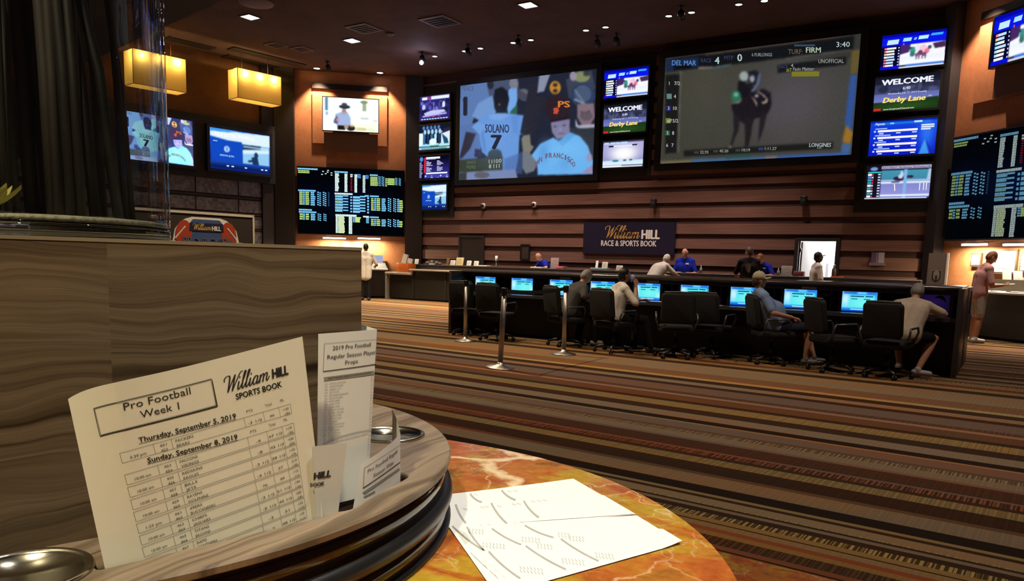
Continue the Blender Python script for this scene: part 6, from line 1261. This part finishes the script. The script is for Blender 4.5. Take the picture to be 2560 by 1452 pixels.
tm = bool_cut(m.mesh('tray_top', LAM_T), cuts, [LAM_T]); tm.name = 'tray_top'; obj('tray_top', tm, tr)
M_BAND = mat('polished dark band', (.016, .009, .006), .08, 0, .55, var=.1)
m = MB(); m.lathe([(KR - .006, .046), (KR - .006, .077)], (KC[0], KC[1], ZT), 128); m.lathe([(KR - .004, .0), (KR - .004, .03)], (KC[0], KC[1], ZT), 128); m.build('side_band', M_BAND, tr)
m = MB(); m.lathe([(KR - .006, .028), (KR + .001, .030), (KR + .003, .036), (KR + .001, .044), (KR - .006, .047)], (KC[0], KC[1], ZT), 128); m.lathe([(KR - .006, .0), (KR + .001, .0), (KR + .001, .005), (KR - .006, .007)], (KC[0], KC[1], ZT), 128); m.build('side_bead', M_BLACK, tr)
m = MB(); m.lathe([(KR - .012, .002), (0, .002)], (KC[0], KC[1], ZT), 64); m.build('tray_floor', M_BLACKMATTE, tr)
for c_, lb in ((CUP1, 'right'), (CUP2, 'left')):
    m = MB(); r = c_[2]; m.lathe([(r + .004, .0005), (r + .003, .003), (r, .0035), (r - .003, .001), (r - .0045, -.006), (r - .006, -.07), (0, -.07)], (c_[0], c_[1], ZR), 48); m.build('cup_holder', mat('spun steel', (.62, .58, .48), .22, 1.0, var=.05), tr)
def plane_hit0(x, y, P0, n):
    g = ray(x, y); return EYE + g * ((P0 - EYE).dot(n) / g.dot(n))
# ------------------------------------------------------------------ wood planter box with a ledge, and the glass vase on it
_j0, _j1 = onZ(0, 1388, ZR), onZ(252, 1342, ZR); AP = math.degrees(math.atan2(_j1.y - _j0.y, _j1.x - _j0.x)); dP = Vector((math.cos(R(AP)), math.sin(R(AP)), 0)); A_ = plane_hit0(903.5, 700, _j0, Vector((dP.y, -dP.x, 0))); A_.z = 0
px_ = thing('planter_box', 'striped wood veneer box rising from the middle of the tray', 'planter box', (-.888, .443, ZR))
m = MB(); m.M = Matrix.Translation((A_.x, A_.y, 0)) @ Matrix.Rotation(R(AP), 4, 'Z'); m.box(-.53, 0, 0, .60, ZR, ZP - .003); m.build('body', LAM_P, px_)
m = MB(); m.M = Matrix.Translation((A_.x, A_.y, 0)) @ Matrix.Rotation(R(AP), 4, 'Z'); m.box(-.5305, .0005, -.0005, .6005, ZP - .003, ZP); m.build('top_ledge', mat('veneer edge strip', (.30, .24, .17), .4), px_)
VC = Vector((-.888, .443, 0)); g = ray(427, 570); g2 = Vector((g.x, g.y, 0)).normalized(); rel = VC - Vector((0, 0, 0)); VR = (rel - g2 * rel.dot(g2)).length
gl = NT('clear glass'); gb = gl.n('BsdfTransparent'); gl.set(gb, 0, (.90, .92, .92, 1)); gg = gl.n('BsdfGlossy'); gl.set(gg, 'Roughness', .015); gl.set(gg, 'Color', (.95, .97, 1, 1)); fr = gl.n('LayerWeight'); fr.inputs[0].default_value = .28; mx = gl.n('MixShader'); gl.set(mx, 0, gl.math('MULTIPLY_ADD', gl.math('POWER', fr.outputs['Facing'], 2.6), .62, .035)); gl.t.links.new(gb.outputs[0], mx.inputs[1]); gl.t.links.new(gg.outputs[0], mx.inputs[2]); ge = gl.n('BsdfGlass'); gl.set(ge, 'IOR', 1.45); gl.set(ge, 'Roughness', 0.0); m2 = gl.n('MixShader'); gl.set(m2, 0, gl.math('MULTIPLY', gl.math('POWER', fr.outputs['Facing'], 2.2), .9)); gl.t.links.new(mx.outputs[0], m2.inputs[1]); gl.t.links.new(ge.outputs[0], m2.inputs[2]); gl.t.links.new(m2.outputs[0], gl.out.inputs[0]); M_GLASS = gl.mat
gl = NT('thick glass'); gb = gl.n('BsdfGlass'); gl.set(gb, 'Color', (.9, .95, .93, 1)); gl.set(gb, 'Roughness', 0.0); gl.set(gb, 'IOR', 1.47); gl.t.links.new(gb.outputs[0], gl.out.inputs[0]); M_GLASS2 = gl.mat
vs = thing('glass_vase', 'tall clear glass cylinder vase standing on the striped wood box', 'vase', (VC.x, VC.y, ZP))
m = MB(); th = .0035
m.lathe([(VR - .0005, .0165), (VR, .018), (VR, .03), (VR, .60), (VR, .618), (VR, .62), (VR - .003, .624), (VR - th, .62), (VR - th, .618), (VR - th, .60), (VR - th, .03), (VR - th, .018), (VR - th - .0005, .0165), (VR - .0005, .0165)], (VC.x, VC.y, ZP), 96)
m.build('glass', M_GLASS, vs)
m = MB(); m.lathe([(VR - .004, .0008), (VR - .001, .0018), (VR, .0045), (VR, .013), (VR - .001, .0155), (VR - .003, .016), (0, .016)], (VC.x, VC.y, ZP), 96); m.build('glass_base', M_GLASS2, vs)
m = MB(); sr = VR - th - .0015; m.lathe([(sr - .005, .0168), (sr - .001, .0185), (sr, .0215), (sr * .9, .0235), (sr * .5, .0255), (0, .026)], (VC.x, VC.y, ZP), 64)
tg = NT('pale pebble sand'); n_ = tg.noise(tg.objco(), 220, 3); tg.bsdf(tg.ramp(n_, [(.3, (.30, .27, .20)), (.6, (.58, .54, .42))]), .9, 0, .2, bump=n_, bstr=.6, bdist=.003)
o = m.build('pebble_sand', tg.mat); tag(o, 'pale sand layer lying in the bottom of the glass vase', 'sand', kind='stuff')
M_STICK = mat('dark twig', (.016, .0105, .0095), .6, scale=90)
random.seed(12)
cam2 = Vector((-VC.x, -VC.y, 0)).normalized(); lat = Vector((cam2.y, -cam2.x, 0)); lat = -lat if lat.dot(Vector((.84, .54, 0))) < 0 else lat
for i in range(54):
    u = random.uniform(-.92, .30) if i > 4 else (.42, .52, .62, .72, .80)[i]; w = random.uniform(-.5, .5); R_ = sr * .93
    if u * u + w * w > .9: w *= .4
    p0 = VC + lat * (u * R_) + cam2 * (w * R_); u2 = u * .75 - random.uniform(.0, .35) if i > 4 else (.02, .2, -.3, .42, .28)[i]; u2 = max(u2, -.9); p1 = VC + lat * (u2 * R_ * .93) + cam2 * (max(min(w + random.uniform(-.3, .3), .35), -.35) * R_)
    r0 = random.uniform(.0035, .0075); m = MB(); mid = (p0 + p1) / 2 + lat * random.uniform(-.008, .008)
    m.tube([(p0.x, p0.y, ZP + .020), (p0.x * .7 + mid.x * .3, p0.y * .7 + mid.y * .3, ZP + .18), (mid.x, mid.y, ZP + .34), (p1.x, p1.y, ZP + .58), (p1.x, p1.y, ZP + .80)], [r0, r0, r0 * .95, r0 * .85, r0 * .7], 8)
    o = m.build('twig', [M_STICK, mat('dusty brown twig', (.045, .031, .027), .65, scale=90), mat('black twig', (.006, .005, .005), .5, scale=90)][i % 3])
    tag(o, 'thin dark twig standing upright in the glass vase', 'twig', 'bundle of dark twigs in the glass vase')
# yellow blossom on the sand
fp = VC + lat * (-.42 * sr) + cam2 * (.80 * sr); t = thing('flower', 'pale yellow silk flower lying on the sand in the vase', 'flower', (fp.x, fp.y, ZP + .023))
for k in range(9):
    a = 2 * PI * k / 9 + .3; m = MB(); ra = .020 + .004 * (k % 2)
    def pet(u, v, a=a, ra=ra):
        w = math.sin(PI * min(max(v, .02), .98) ** .8) * .008; r = .004 + ra * v; zz = .006 + .018 * v ** 1.6; x = r * math.cos(a) - (u - .5) * 2 * w * math.sin(a); y = r * math.sin(a) + (u - .5) * 2 * w * math.cos(a); return (fp.x + x, fp.y + y, ZP + .023 + zz + .004 * (2 * u - 1) ** 2)
    m.grid(pet, 4, 6); m.build('petal', mat('pale yellow petal', (.62, .55, .12), .6), t)
m = MB(); m.ball((fp.x, fp.y, ZP + .032), .006, seg=10, rings=6); m.build('flower_centre', mat('orange flower heart', (.6, .22, .03), .6), t)
# ------------------------------------------------------------------ printed leaflets
class Panel:
    """sheet through four picture points; c3 are the same corners in space (TL, TR, BR, BL)"""
    def __init__(self, px, c3, vmax=1.0, bow=0.0, curl=None, lift=0.0):
        self.px = [np.array(p, float) for p in px]; self.c = [Vector(p) for p in c3]; self.vmax = vmax; self.bow = bow; self.curl = curl; self.lift = lift
        self.n = ((self.c[1] - self.c[0]).cross(self.c[3] - self.c[0])).normalized()
        if self.n.dot(EYE - self.c[0]) < 0: self.n = -self.n
    def at(self, u, v, off=0.0):
        a = self.c[0].lerp(self.c[1], u); b = self.c[3].lerp(self.c[2], u); p = a + (b - a) * v
        if self.lift: w_ = max(u, 0) / .12; p = p + (a - b) * self.lift * w_ * math.exp(1 - w_) * max(1 - v * 1.4, 0)
        return p + self.n * (off + self.bow * (1 - (2 * u - 1) ** 2) + (self.curl(u, v) if self.curl else 0))
    def uv(self, x, y):
        u = v = .5; P = self.px; q = np.array((x, y), float)
        for _ in range(12):
            a = P[0] + (P[1] - P[0]) * u; b = P[3] + (P[2] - P[3]) * u; e = a + (b - a) * v - q; du = (P[1] - P[0]) * (1 - v) + (P[2] - P[3]) * v; dv = b - a
            det = du[0] * dv[1] - du[1] * dv[0]; u -= (e[0] * dv[1] - e[1] * dv[0]) / det; v -= (du[0] * e[1] - du[1] * e[0]) / det
        return u, v
    def sheet(self, name, mt, parent=None, nu=14, nv=12):
        m = MB(); m.grid(lambda u, v: self.at(u, v * self.vmax), nu, nv); m.grid(lambda u, v: self.at(1 - u, v * self.vmax, -.0003), nu, nv)
        m.add([], []); return m.build(name, mt, parent)
    def text(self, mb, s, x0, y0, x1, y1, cap, bold=.0, shear=0.0, off=.00028):
        vs, fs, a, b = glyphs(s, bold); u0, v0 = self.uv(x0, y0); u1, v1 = self.uv(x1, y1); hv = cap / np.hypot(*(self.px[3] - self.px[0])); sw = (u1 - u0) / max(b - a, 1e-6)
        out = []
        for (gx, gy, *ly) in vs:
            t = (gx - a) * sw + shear * gy * abs(sw); f = (gx - a) / max(b - a, 1e-6)
            out.append(self.at(u0 + t, v0 + (v1 - v0) * f - gy / CAPH * hv, off + (ly[0] * .00003 if ly else 0)))
        mb.add(out, fs, False)
    def script(self, mb, x0, y0, x1, y1, xh, off=.00028):
        vs, fs = script2d(0, 0, 1); u0, v0 = self.uv(x0, y0); u1, v1 = self.uv(x1, y1); hv = xh / np.hypot(*(self.px[3] - self.px[0])); out = []
        for (gx, gy) in vs: out.append(self.at(u0 + (u1 - u0) * gx / 6.0, v0 + (v1 - v0) * gx / 6.0 - gy * hv, off))
        mb.add(out, fs, False)
    def line(self, mb, x0, y0, x1, y1, w, n=28, off=.00024, mid=None):
        P = []
        for i in range(n + 1):
            t = i / n; x, y = x0 + (x1 - x0) * t, y0 + (y1 - y0) * t
            if mid: x += mid[0] * 4 * t * (1 - t); y += mid[1] * 4 * t * (1 - t)
            P.append((x, y))
        vs = []
        for i in range(n + 1):
            a = P[max(i - 1, 0)]; b = P[min(i + 1, n)]; L = math.hypot(b[0] - a[0], b[1] - a[1]) + 1e-9; nx, ny = -(b[1] - a[1]) / L * w / 2, (b[0] - a[0]) / L * w / 2
            for s in (1, -1): vs.append(self.at(*self.uv(P[i][0] + nx * s, P[i][1] + ny * s), off))
        mb.add(vs, [(2 * i, 2 * i + 1, 2 * i + 3, 2 * i + 2) for i in range(n)], False)
def plane_hit(x, y, P0, n):
    g = ray(x, y); return EYE + g * ((P0 - EYE).dot(n) / g.dot(n))
def upright(px, a, b, lean=0.0):
    """corners of a leaflet standing on the line a-b (points on the tray) and leaning back"""
    d = (b - a).normalized(); nb = Vector((d.y, -d.x, 0)); nb = nb if nb.dot(EYE - a) > 0 else -nb
    n = (nb * math.cos(R(lean)) + Vector((0, 0, 1)) * math.sin(R(lean))).normalized()
    return [plane_hit(x, y, a, n) for x, y in px]
def C1(x, y): return (160 + x / 2.381, 820 + y / 2.381)
def C2(x, y): return (740 + x / 2.905, 780 + y / 2.905)
M_CREAMP = mat('cream paper', (.84, .80, .68), .65, var=.01, scale=9)
px = [(180, 1000), (756, 841), (808, 1291), (262, 1419)]
P1 = Panel(px, upright(px, BL1, BR1, 4), 1.12, 0, curl=lambda u, v: -.010 * max(0, .16 - u) / .16 * max(0, 1 - v) - .004 * math.sin(PI * u) * (1 - v * .5), lift=.030)
t = thing('leaflet', 'large white leaflet reading Pro Football Week 1, standing in the tray', 'leaflet', P1.at(.5, 1)); P1.sheet('page', M_CREAMP, t, 96, 32)
ink = MB(); fine = MB(); HV = np.hypot(*(P1.px[3] - P1.px[0]))
def L1(m_, a, b, w): P1.line(m_, *C1(*a), *C1(*b), w)
def T1(s, a, b, cap, bold=0.0, m_=None, shear=0): P1.text(m_ or ink, s, *C1(*a), *C1(*b), cap / 2.381, bold, shear)
for k, w in ((0, 1.6), (5, .8)):
    L1(fine, (172 + k, 508 + k), (822 - k, 322 + k), w); L1(fine, (822 - k, 322 + k), (852 - k, 478 - k), w); L1(fine, (852 - k, 478 - k), (205 + k, 662 - k), w); L1(fine, (205 + k, 662 - k), (172 + k, 508 + k), w)
L1(ink, (206, 664), (856, 480), 3.2); L1(ink, (825, 330), (856, 480), 2.2)
T1('Pro Football', (322, 520), (697, 413), 40, .006); T1('Week 1', (412, 562), (630, 502), 40, .006)
P1.script(ink, *C1(905, 404), *C1(1196, 312), 46 / 2.381); T1('HILL', (1207, 306), (1318, 274), 50, .06, shear=.1); T1('SPORTS BOOK', (972, 438), (1272, 350), 31, .03)
T1('Thursday, September 5, 2019', (403, 700), (972, 545), 27, .018); L1(ink, (403, 708), (972, 552), 1.0); T1('Sunday, September 8, 2019', (452, 816), (980, 668), 27, .018); L1(ink, (452, 824), (980, 676), 1.0)
for s, a, b in (('PTS', (1037, 514), (1077, 503)), ('Total', (1157, 474), (1202, 461)), ('ML', (1258, 441), (1284, 434)), ('PTS', (1060, 633), (1099, 622)), ('Total', (1180, 590), (1224, 578)), ('ML', (1280, 555), (1305, 548))): T1(s, a, b, 14, 0, fine)
rows_ = [('5:30 pm', '451', '452', 'PACKERS', 'BEARS', '-3 1/2', '46', '+160', '-180'), ('10:00 am', '453', '454', 'FALCONS', 'VIKINGS', '-4', '47 1/2', '+170', '-190'), ('10:00 am', '455', '456', 'REDSKINS', 'EAGLES', '-8', '45 1/2', '+340', '-420'), ('10:00 am', '457', '458', 'BILLS', 'JETS', '-3 1/2', '38 1/2', '+155', '-175'), ('10:00 am', '459', '460', 'RAVENS', 'DOLPHINS', '-4 1/2', '37', '-210', '+180'), ('1:25 pm', '461', '462', '49ERS', 'BUCCANEERS', 'PK', '49', '-110', '-110'), ('10:00 am', '463', '464', 'CHIEFS', 'JAGUARS', '-3 1/2', '51 1/2', '-190', '+160'), ('10:00 am', '465', '466', 'TITANS', 'BROWNS', '-5 1/2', '45 1/2', '+285', '-345'), ('10:00 am', '467', '468', 'RAMS', 'PANTHERS', '-3', '51', '-155', '+135'), ('10:00 am', '469', '470', '', '', '-2', '48 1/2', '-135', '+115')]
for k, rw in enumerate(rows_):
    if k == 0: lt, lb, rt, rb = (303, 762), (318, 818), (1325, 450), (1335, 506)
    else:
        j = k - 1; lt = (330 + 16.7 * j, 885 + 71.6 * j); lb = (lt[0] + 15, lt[1] + 57); rt = (1345 + 9.4 * j, 562 + 64.2 * j); rb = (rt[0] + 9, rt[1] + 56)
    def pt(f, g_): return (lt[0] + (rt[0] - lt[0]) * f + (lb[0] - lt[0]) * g_, lt[1] + (rt[1] - lt[1]) * f + (lb[1] - lt[1]) * g_)
    for a, b in ((lt, rt), (lb, rb), (lt, lb), (rt, rb)): L1(fine, a, b, .75)
    for f in (.173, .272, .70, .822, .922): L1(fine, pt(f, 0), pt(f, 1), .75)
    def tx(s, f0, f1, g_, cap): 
        if s: T1(s, pt(f0, g_), pt(f1, g_), cap, .004, fine)
    tx(rw[0], .042, .128, .78, 15); tx(rw[1], .204, .242, .47, 14); tx(rw[2], .204, .242, .97, 14); tx(rw[3], .292, .292 + .0145 * len(rw[3]), .44, 15); tx(rw[4], .292, .292 + .0145 * len(rw[4]), .93, 15); tx(rw[5], .757 - .007 * len(rw[5]), .757 + .008 * len(rw[5]), .80, 14); tx(rw[6], .87 - .0075 * len(rw[6]), .87 + .0075 * len(rw[6]), .72, 14); tx(rw[7], .944, .983, .48, 14); tx(rw[8], .944, .983, .95, 14)
ink.build('bold_print', M_INK, t); fine.build('fine_print', mat('thin print', (.10, .10, .085), .6), t)
# narrow brochure of player props
B2a, B2b = onZ(800, 1262, ZR), onZ(916, 1230, ZR)
px = [C2(163, 158), C2(588, 125), C2(520, 1330), C2(150, 1420)]
P2 = Panel(px, upright(px, B2a, B2b, 3), 1.0, .0015)
t = thing('brochure', 'tall narrow white brochure headed 2019 Pro Football Regular Season Player Props', 'leaflet', P2.at(.5, 1)); P2.sheet('page', M_PAPER, t, 40, 12)
m = MB(); e1 = P2.at(1, 0, -.0002); e2 = P2.at(1, .8, -.0002); bk = (P2.at(0, .3) - P2.at(1, .3)).normalized() * .013 - P2.n * .012
m.grid(lambda u, v: e1.lerp(e2, v) + bk * u + Vector((0, 0, .006)) * u, 4, 6); e3 = e1 + bk; m.grid(lambda u, v: (e1 + bk).lerp(e2 + bk, v) + (Vector((0, 0, .004)) - P2.n * .012) * u, 3, 6); m.build('folded_page', M_PAPER, t)
ink = MB(); fine = MB()
def L2(m_, a, b, w, mid=None): P2.line(m_, *C2(*a), *C2(*b), w, mid=mid)
def T2(s, a, b, cap, bold=0.0, m_=None): P2.text(m_ or ink, s, *C2(*a), *C2(*b), cap / 2.905, bold)
L2(fine, (200, 228), (584, 196), .8); L2(fine, (200, 228), (192, 428), .8); L2(fine, (585, 196), (580, 378), .8); L2(ink, (192, 429), (580, 378), 2.0)
T2('2019 Pro Football', (255, 276), (535, 248), 30, .01); T2('Regular Season Player', (219, 340), (578, 303), 30, .01); T2('Props', (342, 380), (434, 368), 30, .01)
L2(fine, (197, 484), (566, 438), 9.5); L2(fine, (190, 955), (552, 862), .9, (0, -6)); L2(fine, (190, 948), (552, 852), .9, (0, -6))
wh = MB(); P2.text(wh, 'MOST PASSING YARDS 2019 REGULAR SEASON', *C2(224, 488), *C2(540, 445), 5, .01, off=.0003); wh.build('header_print', M_INK, t)
T2('RUSHING YARDS 2019 REGULAR SEASON', (278, 942), (515, 886), 12, .0, fine)
for k, nm in enumerate('PATRICK MAHOMES,AARON RODGERS,ANDREW LUCK,MATT RYAN,BEN ROETHLISBERGER,PHILIP RIVERS,DREW BREES,JARED GOFF,DEREK CARR,DESHAUN WATSON,RUSSELL WILSON,CARSON WENTZ,KIRK COUSINS,TOM BRADY,JIMMY GAROPPOLO,BAKER MAYFIELD,JOSH ALLEN,SAM DARNOLD,KYLER MURRAY,FIELD'.split(',')):
    y = 524 + k * 21.3; T2(str(201 + k), (201 - k * .5, y), (222 - k * .5, y - 2), 10, 0, fine); T2(nm, (234 - k * .5, y - 3), (234 - k * .5 + 7.3 * len(nm), y - 4 - .8 * len(nm)), 10, 0, fine); T2('%d 1' % (6 + k * 2), (540 - k * .8, y - 50 + k * .6), (562 - k * .8, y - 53 + k * .6), 10, 0, fine)
for k in range(8): T2('%d 1' % (5 + k), (520 - k, 905 + k * 20), (540 - k, 902 + k * 20), 10, 0, fine)
ink.build('bold_print', M_INK, t); fine.build('fine_print', mat('pale print', (.30, .30, .28), .6), t)
# half hidden leaflet with the shop name
B3a, B3b = onZ(800, 1293, ZR), onZ(848, 1277, ZR)
px = [(780, 1116), (868, 1107), (846, 1278), (790, 1296)]
P3 = Panel(px, upright(px, B3a, B3b, 3), 1.08)
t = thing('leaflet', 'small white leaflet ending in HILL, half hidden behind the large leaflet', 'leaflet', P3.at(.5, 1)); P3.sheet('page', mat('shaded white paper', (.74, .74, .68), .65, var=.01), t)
ink = MB(); P3.text(ink, 'HILL', 783, 1198, 826, 1190, 16, .06, .15); P3.text(ink, 'BOOK', 776, 1217, 810, 1212, 9.5, .03); ink.build('bold_print', M_INK, t)
# season wins leaflet
px = [(902, 1160), (1001, 1082), (1001, 1199), (884, 1265)]
P4 = Panel(px, upright(px, S4a, S4b, 2), 1.25, .004)
t = thing('leaflet', 'curved white leaflet reading Pro Football Regular Season Wins, by the cup holder', 'leaflet', P4.at(.5, 1)); P4.sheet('page', M_PAPER, t, 40, 12)
m = MB(); e1, e2 = P4.at(1, -.0, -.0002), P4.at(1, 1.1, -.0002); tip = plane_hit(979, 1019, P4.at(.86, .5) - P4.n * .03, P4.n)
bk = (tip - e1); bk2 = Vector((bk.x, bk.y, 0)); m.add([e1, e2, e2 + bk2, e1 + bk * .9 + Vector((0, 0, -.006)), tip, e1 + bk * .35 + Vector((0, 0, .004))], [(0, 1, 2, 3, 4, 5)], False); m.build('folded_page', M_PAPER, t)
ink = MB(); fine = MB()
def T4(s, a, b, cap, bold=0.0, m_=None): P4.text(m_ or ink, s, *C2(*a), *C2(*b), cap / 2.905, bold)
T4('Pro Football Regular', (500, 1170), (727, 1016), 26, .008); T4('Season Wins', (532, 1204), (682, 1104), 27, .008)
P4.line(fine, *C2(486, 1132), *C2(757, 962), .9, mid=(0, -4)); P4.line(fine, *C2(486, 1132), *C2(472, 1280), .9); P4.line(ink, *C2(472, 1280), *C2(757, 1086), 1.8, mid=(0, -4)); P4.line(fine, *C2(472, 1318), *C2(745, 1138), 6, mid=(0, -4)); P4.line(fine, *C2(474, 1345), *C2(540, 1305), 4)
ink.build('bold_print', M_INK, t); fine.build('fine_print', mat('pale print', (.30, .30, .28), .6), t)
# ------------------------------------------------------------------ sheets lying on the marble
def lay(px, z=ZT, lift=None):
    c3 = [onZ(x, y, z) for x, y in px]; p = Panel(px, c3, 1.0, 0, lift); return p
def C5(x, y): return (1080 + x / 3.282, 1080 + y / 3.282)
M_SHEET = mat('bright white paper', (.90, .90, .89), .6, var=.01, scale=9); M_BARC = mat('grey table bars', (.42, .42, .40), .6)
QA = lay([(1122, 1240), (1433, 1196), (1586, 1284), (1122, 1318)], ZT + .0014, lambda u, v: .003 * (1 - u) ** 2 * (1 - v))
t = thing('odds_sheet', 'white printed odds sheet lying on the marble, farther one', 'sheet', QA.at(.5, .5)); QA.sheet('page', M_SHEET, t, 16, 10); m = MB()
for a, b in (((300, 520), (395, 592)), ((550, 488), (668, 572)), ((190, 612), (270, 752)), ((470, 598), (592, 752)), ((735, 578), (852, 706))): QA.line(m, *C5(*a), *C5(*b), 4.6, mid=(-2, 3))
for (x, y) in ((330, 520), (600, 490), (650, 485), (250, 640), (385, 625), (420, 620), (520, 615), (640, 600), (680, 595), (800, 575), (850, 570), (900, 565), (380, 760), (440, 755), (650, 745), (700, 735)):
    for k in range(3): QA.line(m, *C5(x + 12 * k, y + 3 * k), *C5(x + 12 * k + 6, y + 12 + 3 * k), 1.2, 2)
m.build('table_print', M_BARC, t)
QB = lay([(1122, 1316), (1592, 1288), (1705, 1357), (1242, 1487)], ZT + .0016, lambda u, v: .003 * max(0, u - .9) * 10 * (v > .5))
t = thing('odds_sheet', 'white printed odds sheet lying on the marble, nearer one with baseball heading', 'sheet', QB.at(.5, .5)); QB.sheet('page', M_SHEET, t, 16, 10); m = MB()
for a, b in (((480, 800), (716, 952)), ((740, 772), (972, 888)), ((280, 780), (440, 1005)), ((750, 962), (1042, 1150)), ((1030, 900), (1305, 1080)), ((165, 770), (430, 1000)), ((470, 1010), (700, 1221))): QB.line(m, *C5(*a), *C5(*b), 4.2, mid=(-2, 3))
for (x, y, n_) in ((420, 930, 7), (720, 880, 6), (700, 1130, 7), (1020, 1060, 7), (1290, 1010, 6), (840, 940, 5), (1100, 870, 5), (300, 800, 5), (1010, 840, 4)):
    for k in range(n_):
        for j in range(2): QB.line(m, *C5(x + 26 * k, y + 8 * k * .3 + 26 * j), *C5(x + 26 * k + 12, y + 22 + 8 * k * .3 + 26 * j), 1.3, 2)
for k in range(6): QB.line(m, *C5(195 + 14 * k, 800 + 6 * k), *C5(290 + 7 * k, 950 - 8 * k), 1.0, 3)
m.build('table_print', M_BARC, t); m = MB(); QB.text(m, 'Pro Baseball', *C5(545, 1228), *C5(345, 1035), 9, .02); QB.text(m, 'Thu Aug 29 Odds', *C5(600, 1228), *C5(430, 1075), 5, .0); m.build('heading_print', M_GREY, t)
QC = lay([(1180, 1262), (1508, 1237), (1590, 1285), (1200, 1322)], ZT + .0008)
t = thing('odds_sheet', 'white sheet peeking out under the two printed odds sheets', 'sheet', QC.at(.5, .5)); QC.sheet('page', M_SHEET, t, 6, 6)
# ================================================================== light, camera, view
def add_light(kind, p, power, col, ex):
    d = bpy.data.lights.new('lamp_light', kind); d.energy = power; d.color = col; o = bpy.data.objects.new('lamp_light', d); COL.objects.link(o); o.location = p
    if kind == 'SPOT':
        d.spot_size = R(ex[0]); d.spot_blend = ex[1]; d.shadow_soft_size = .06
        if ex[2] is not None: o.rotation_euler = (Vector(ex[2]) - Vector(p)).to_track_quat('-Z', 'Y').to_euler()
    elif kind == 'AREA': d.shape = 'RECTANGLE'; d.size = ex[0]; d.size_y = .06; o.rotation_euler = (0, 0, ex[1])
    else: d.shadow_soft_size = ex
    return o
KL = 1.0
for kd, p, pw, col, ex in LIGHTS: add_light(kd, p, pw * KL, col, ex)
# the lit room behind the doorway
a = add_light('AREA', (-4.3, 22.0, 2.66), 160, (1, .97, .98), (1.4, 0)); a.data.size_y = 1.2
# table downlights, then spots added without fittings to brighten carpet and pink shirted man
for p, pw, col, aim, sz in (((-.15, 1.05, 3.4), 180, (1, .95, .86), (-.36, .86, .99), 36), ((-.15, -.75, 3.0), 172, (1, .87, .55), (-.6, .38, 1.15), 50),
        ((-4.0, 7.4, CEIL - .1), 760, (1, .76, .52), (-4.0, 6.6, 0), 100), ((-1.2, 3.6, CEIL - .1), 330, (1, .84, .58), (-1.0, 3.8, 0), 90), ((.6, 9.5, CEIL - .1), 600, (1, .78, .64), (.6, 9.5, 0), 100), ((-.6, 16.2, CEIL - .1), 1200, (1, .80, .66), (-.4, 17.4, .8), 60), ((-9.5, 9.5, CEIL - .1), 1900, (1, .76, .48), (-9.5, 9.8, 0), 110), ((-13.5, 15.6, CEIL - .1), 5200, (1, .78, .46), (-13.5, 15.6, 0), 84)):
    add_light('SPOT', p, pw, col, (sz, .7, aim))
w = bpy.data.worlds.new('ambient fill'); SC.world = w; w.use_nodes = True
w.node_tree.nodes['Background'].inputs[0].default_value = (.55, .36, .28, 1); w.node_tree.nodes['Background'].inputs[1].default_value = .05  # dim warm fill added all round, from no source in the room
cd = bpy.data.cameras.new('camera'); co = bpy.data.objects.new('camera', cd); COL.objects.link(co)
m = Matrix.Identity(4)
for i in range(3): m[i][0] = RT[i]; m[i][1] = UP[i]; m[i][2] = -FW[i]; m[i][3] = EYE[i]
co.matrix_world = m; cd.sensor_fit = 'HORIZONTAL'; cd.sensor_width = 36; cd.lens = 36 * FPX / 2560; cd.shift_y = (PCY - 726) / 2560; cd.clip_start = .01; cd.clip_end = 200
SC.camera = co
vs_ = SC.view_settings; vs_.view_transform = 'Standard'; vs_.look = 'None'; vs_.gamma = 1; vs_.exposure = 0.0; vs_.use_curve_mapping = False
SC.cycles.max_bounces = 8; SC.cycles.diffuse_bounces = 2; SC.cycles.glossy_bounces = 3; SC.cycles.transmission_bounces = 6; SC.cycles.transparent_max_bounces = 10; SC.cycles.use_adaptive_sampling = True; SC.cycles.adaptive_threshold = .05; SC.cycles.sample_clamp_indirect = 3.0; SC.cycles.caustics_reflective = False; SC.cycles.caustics_refractive = False
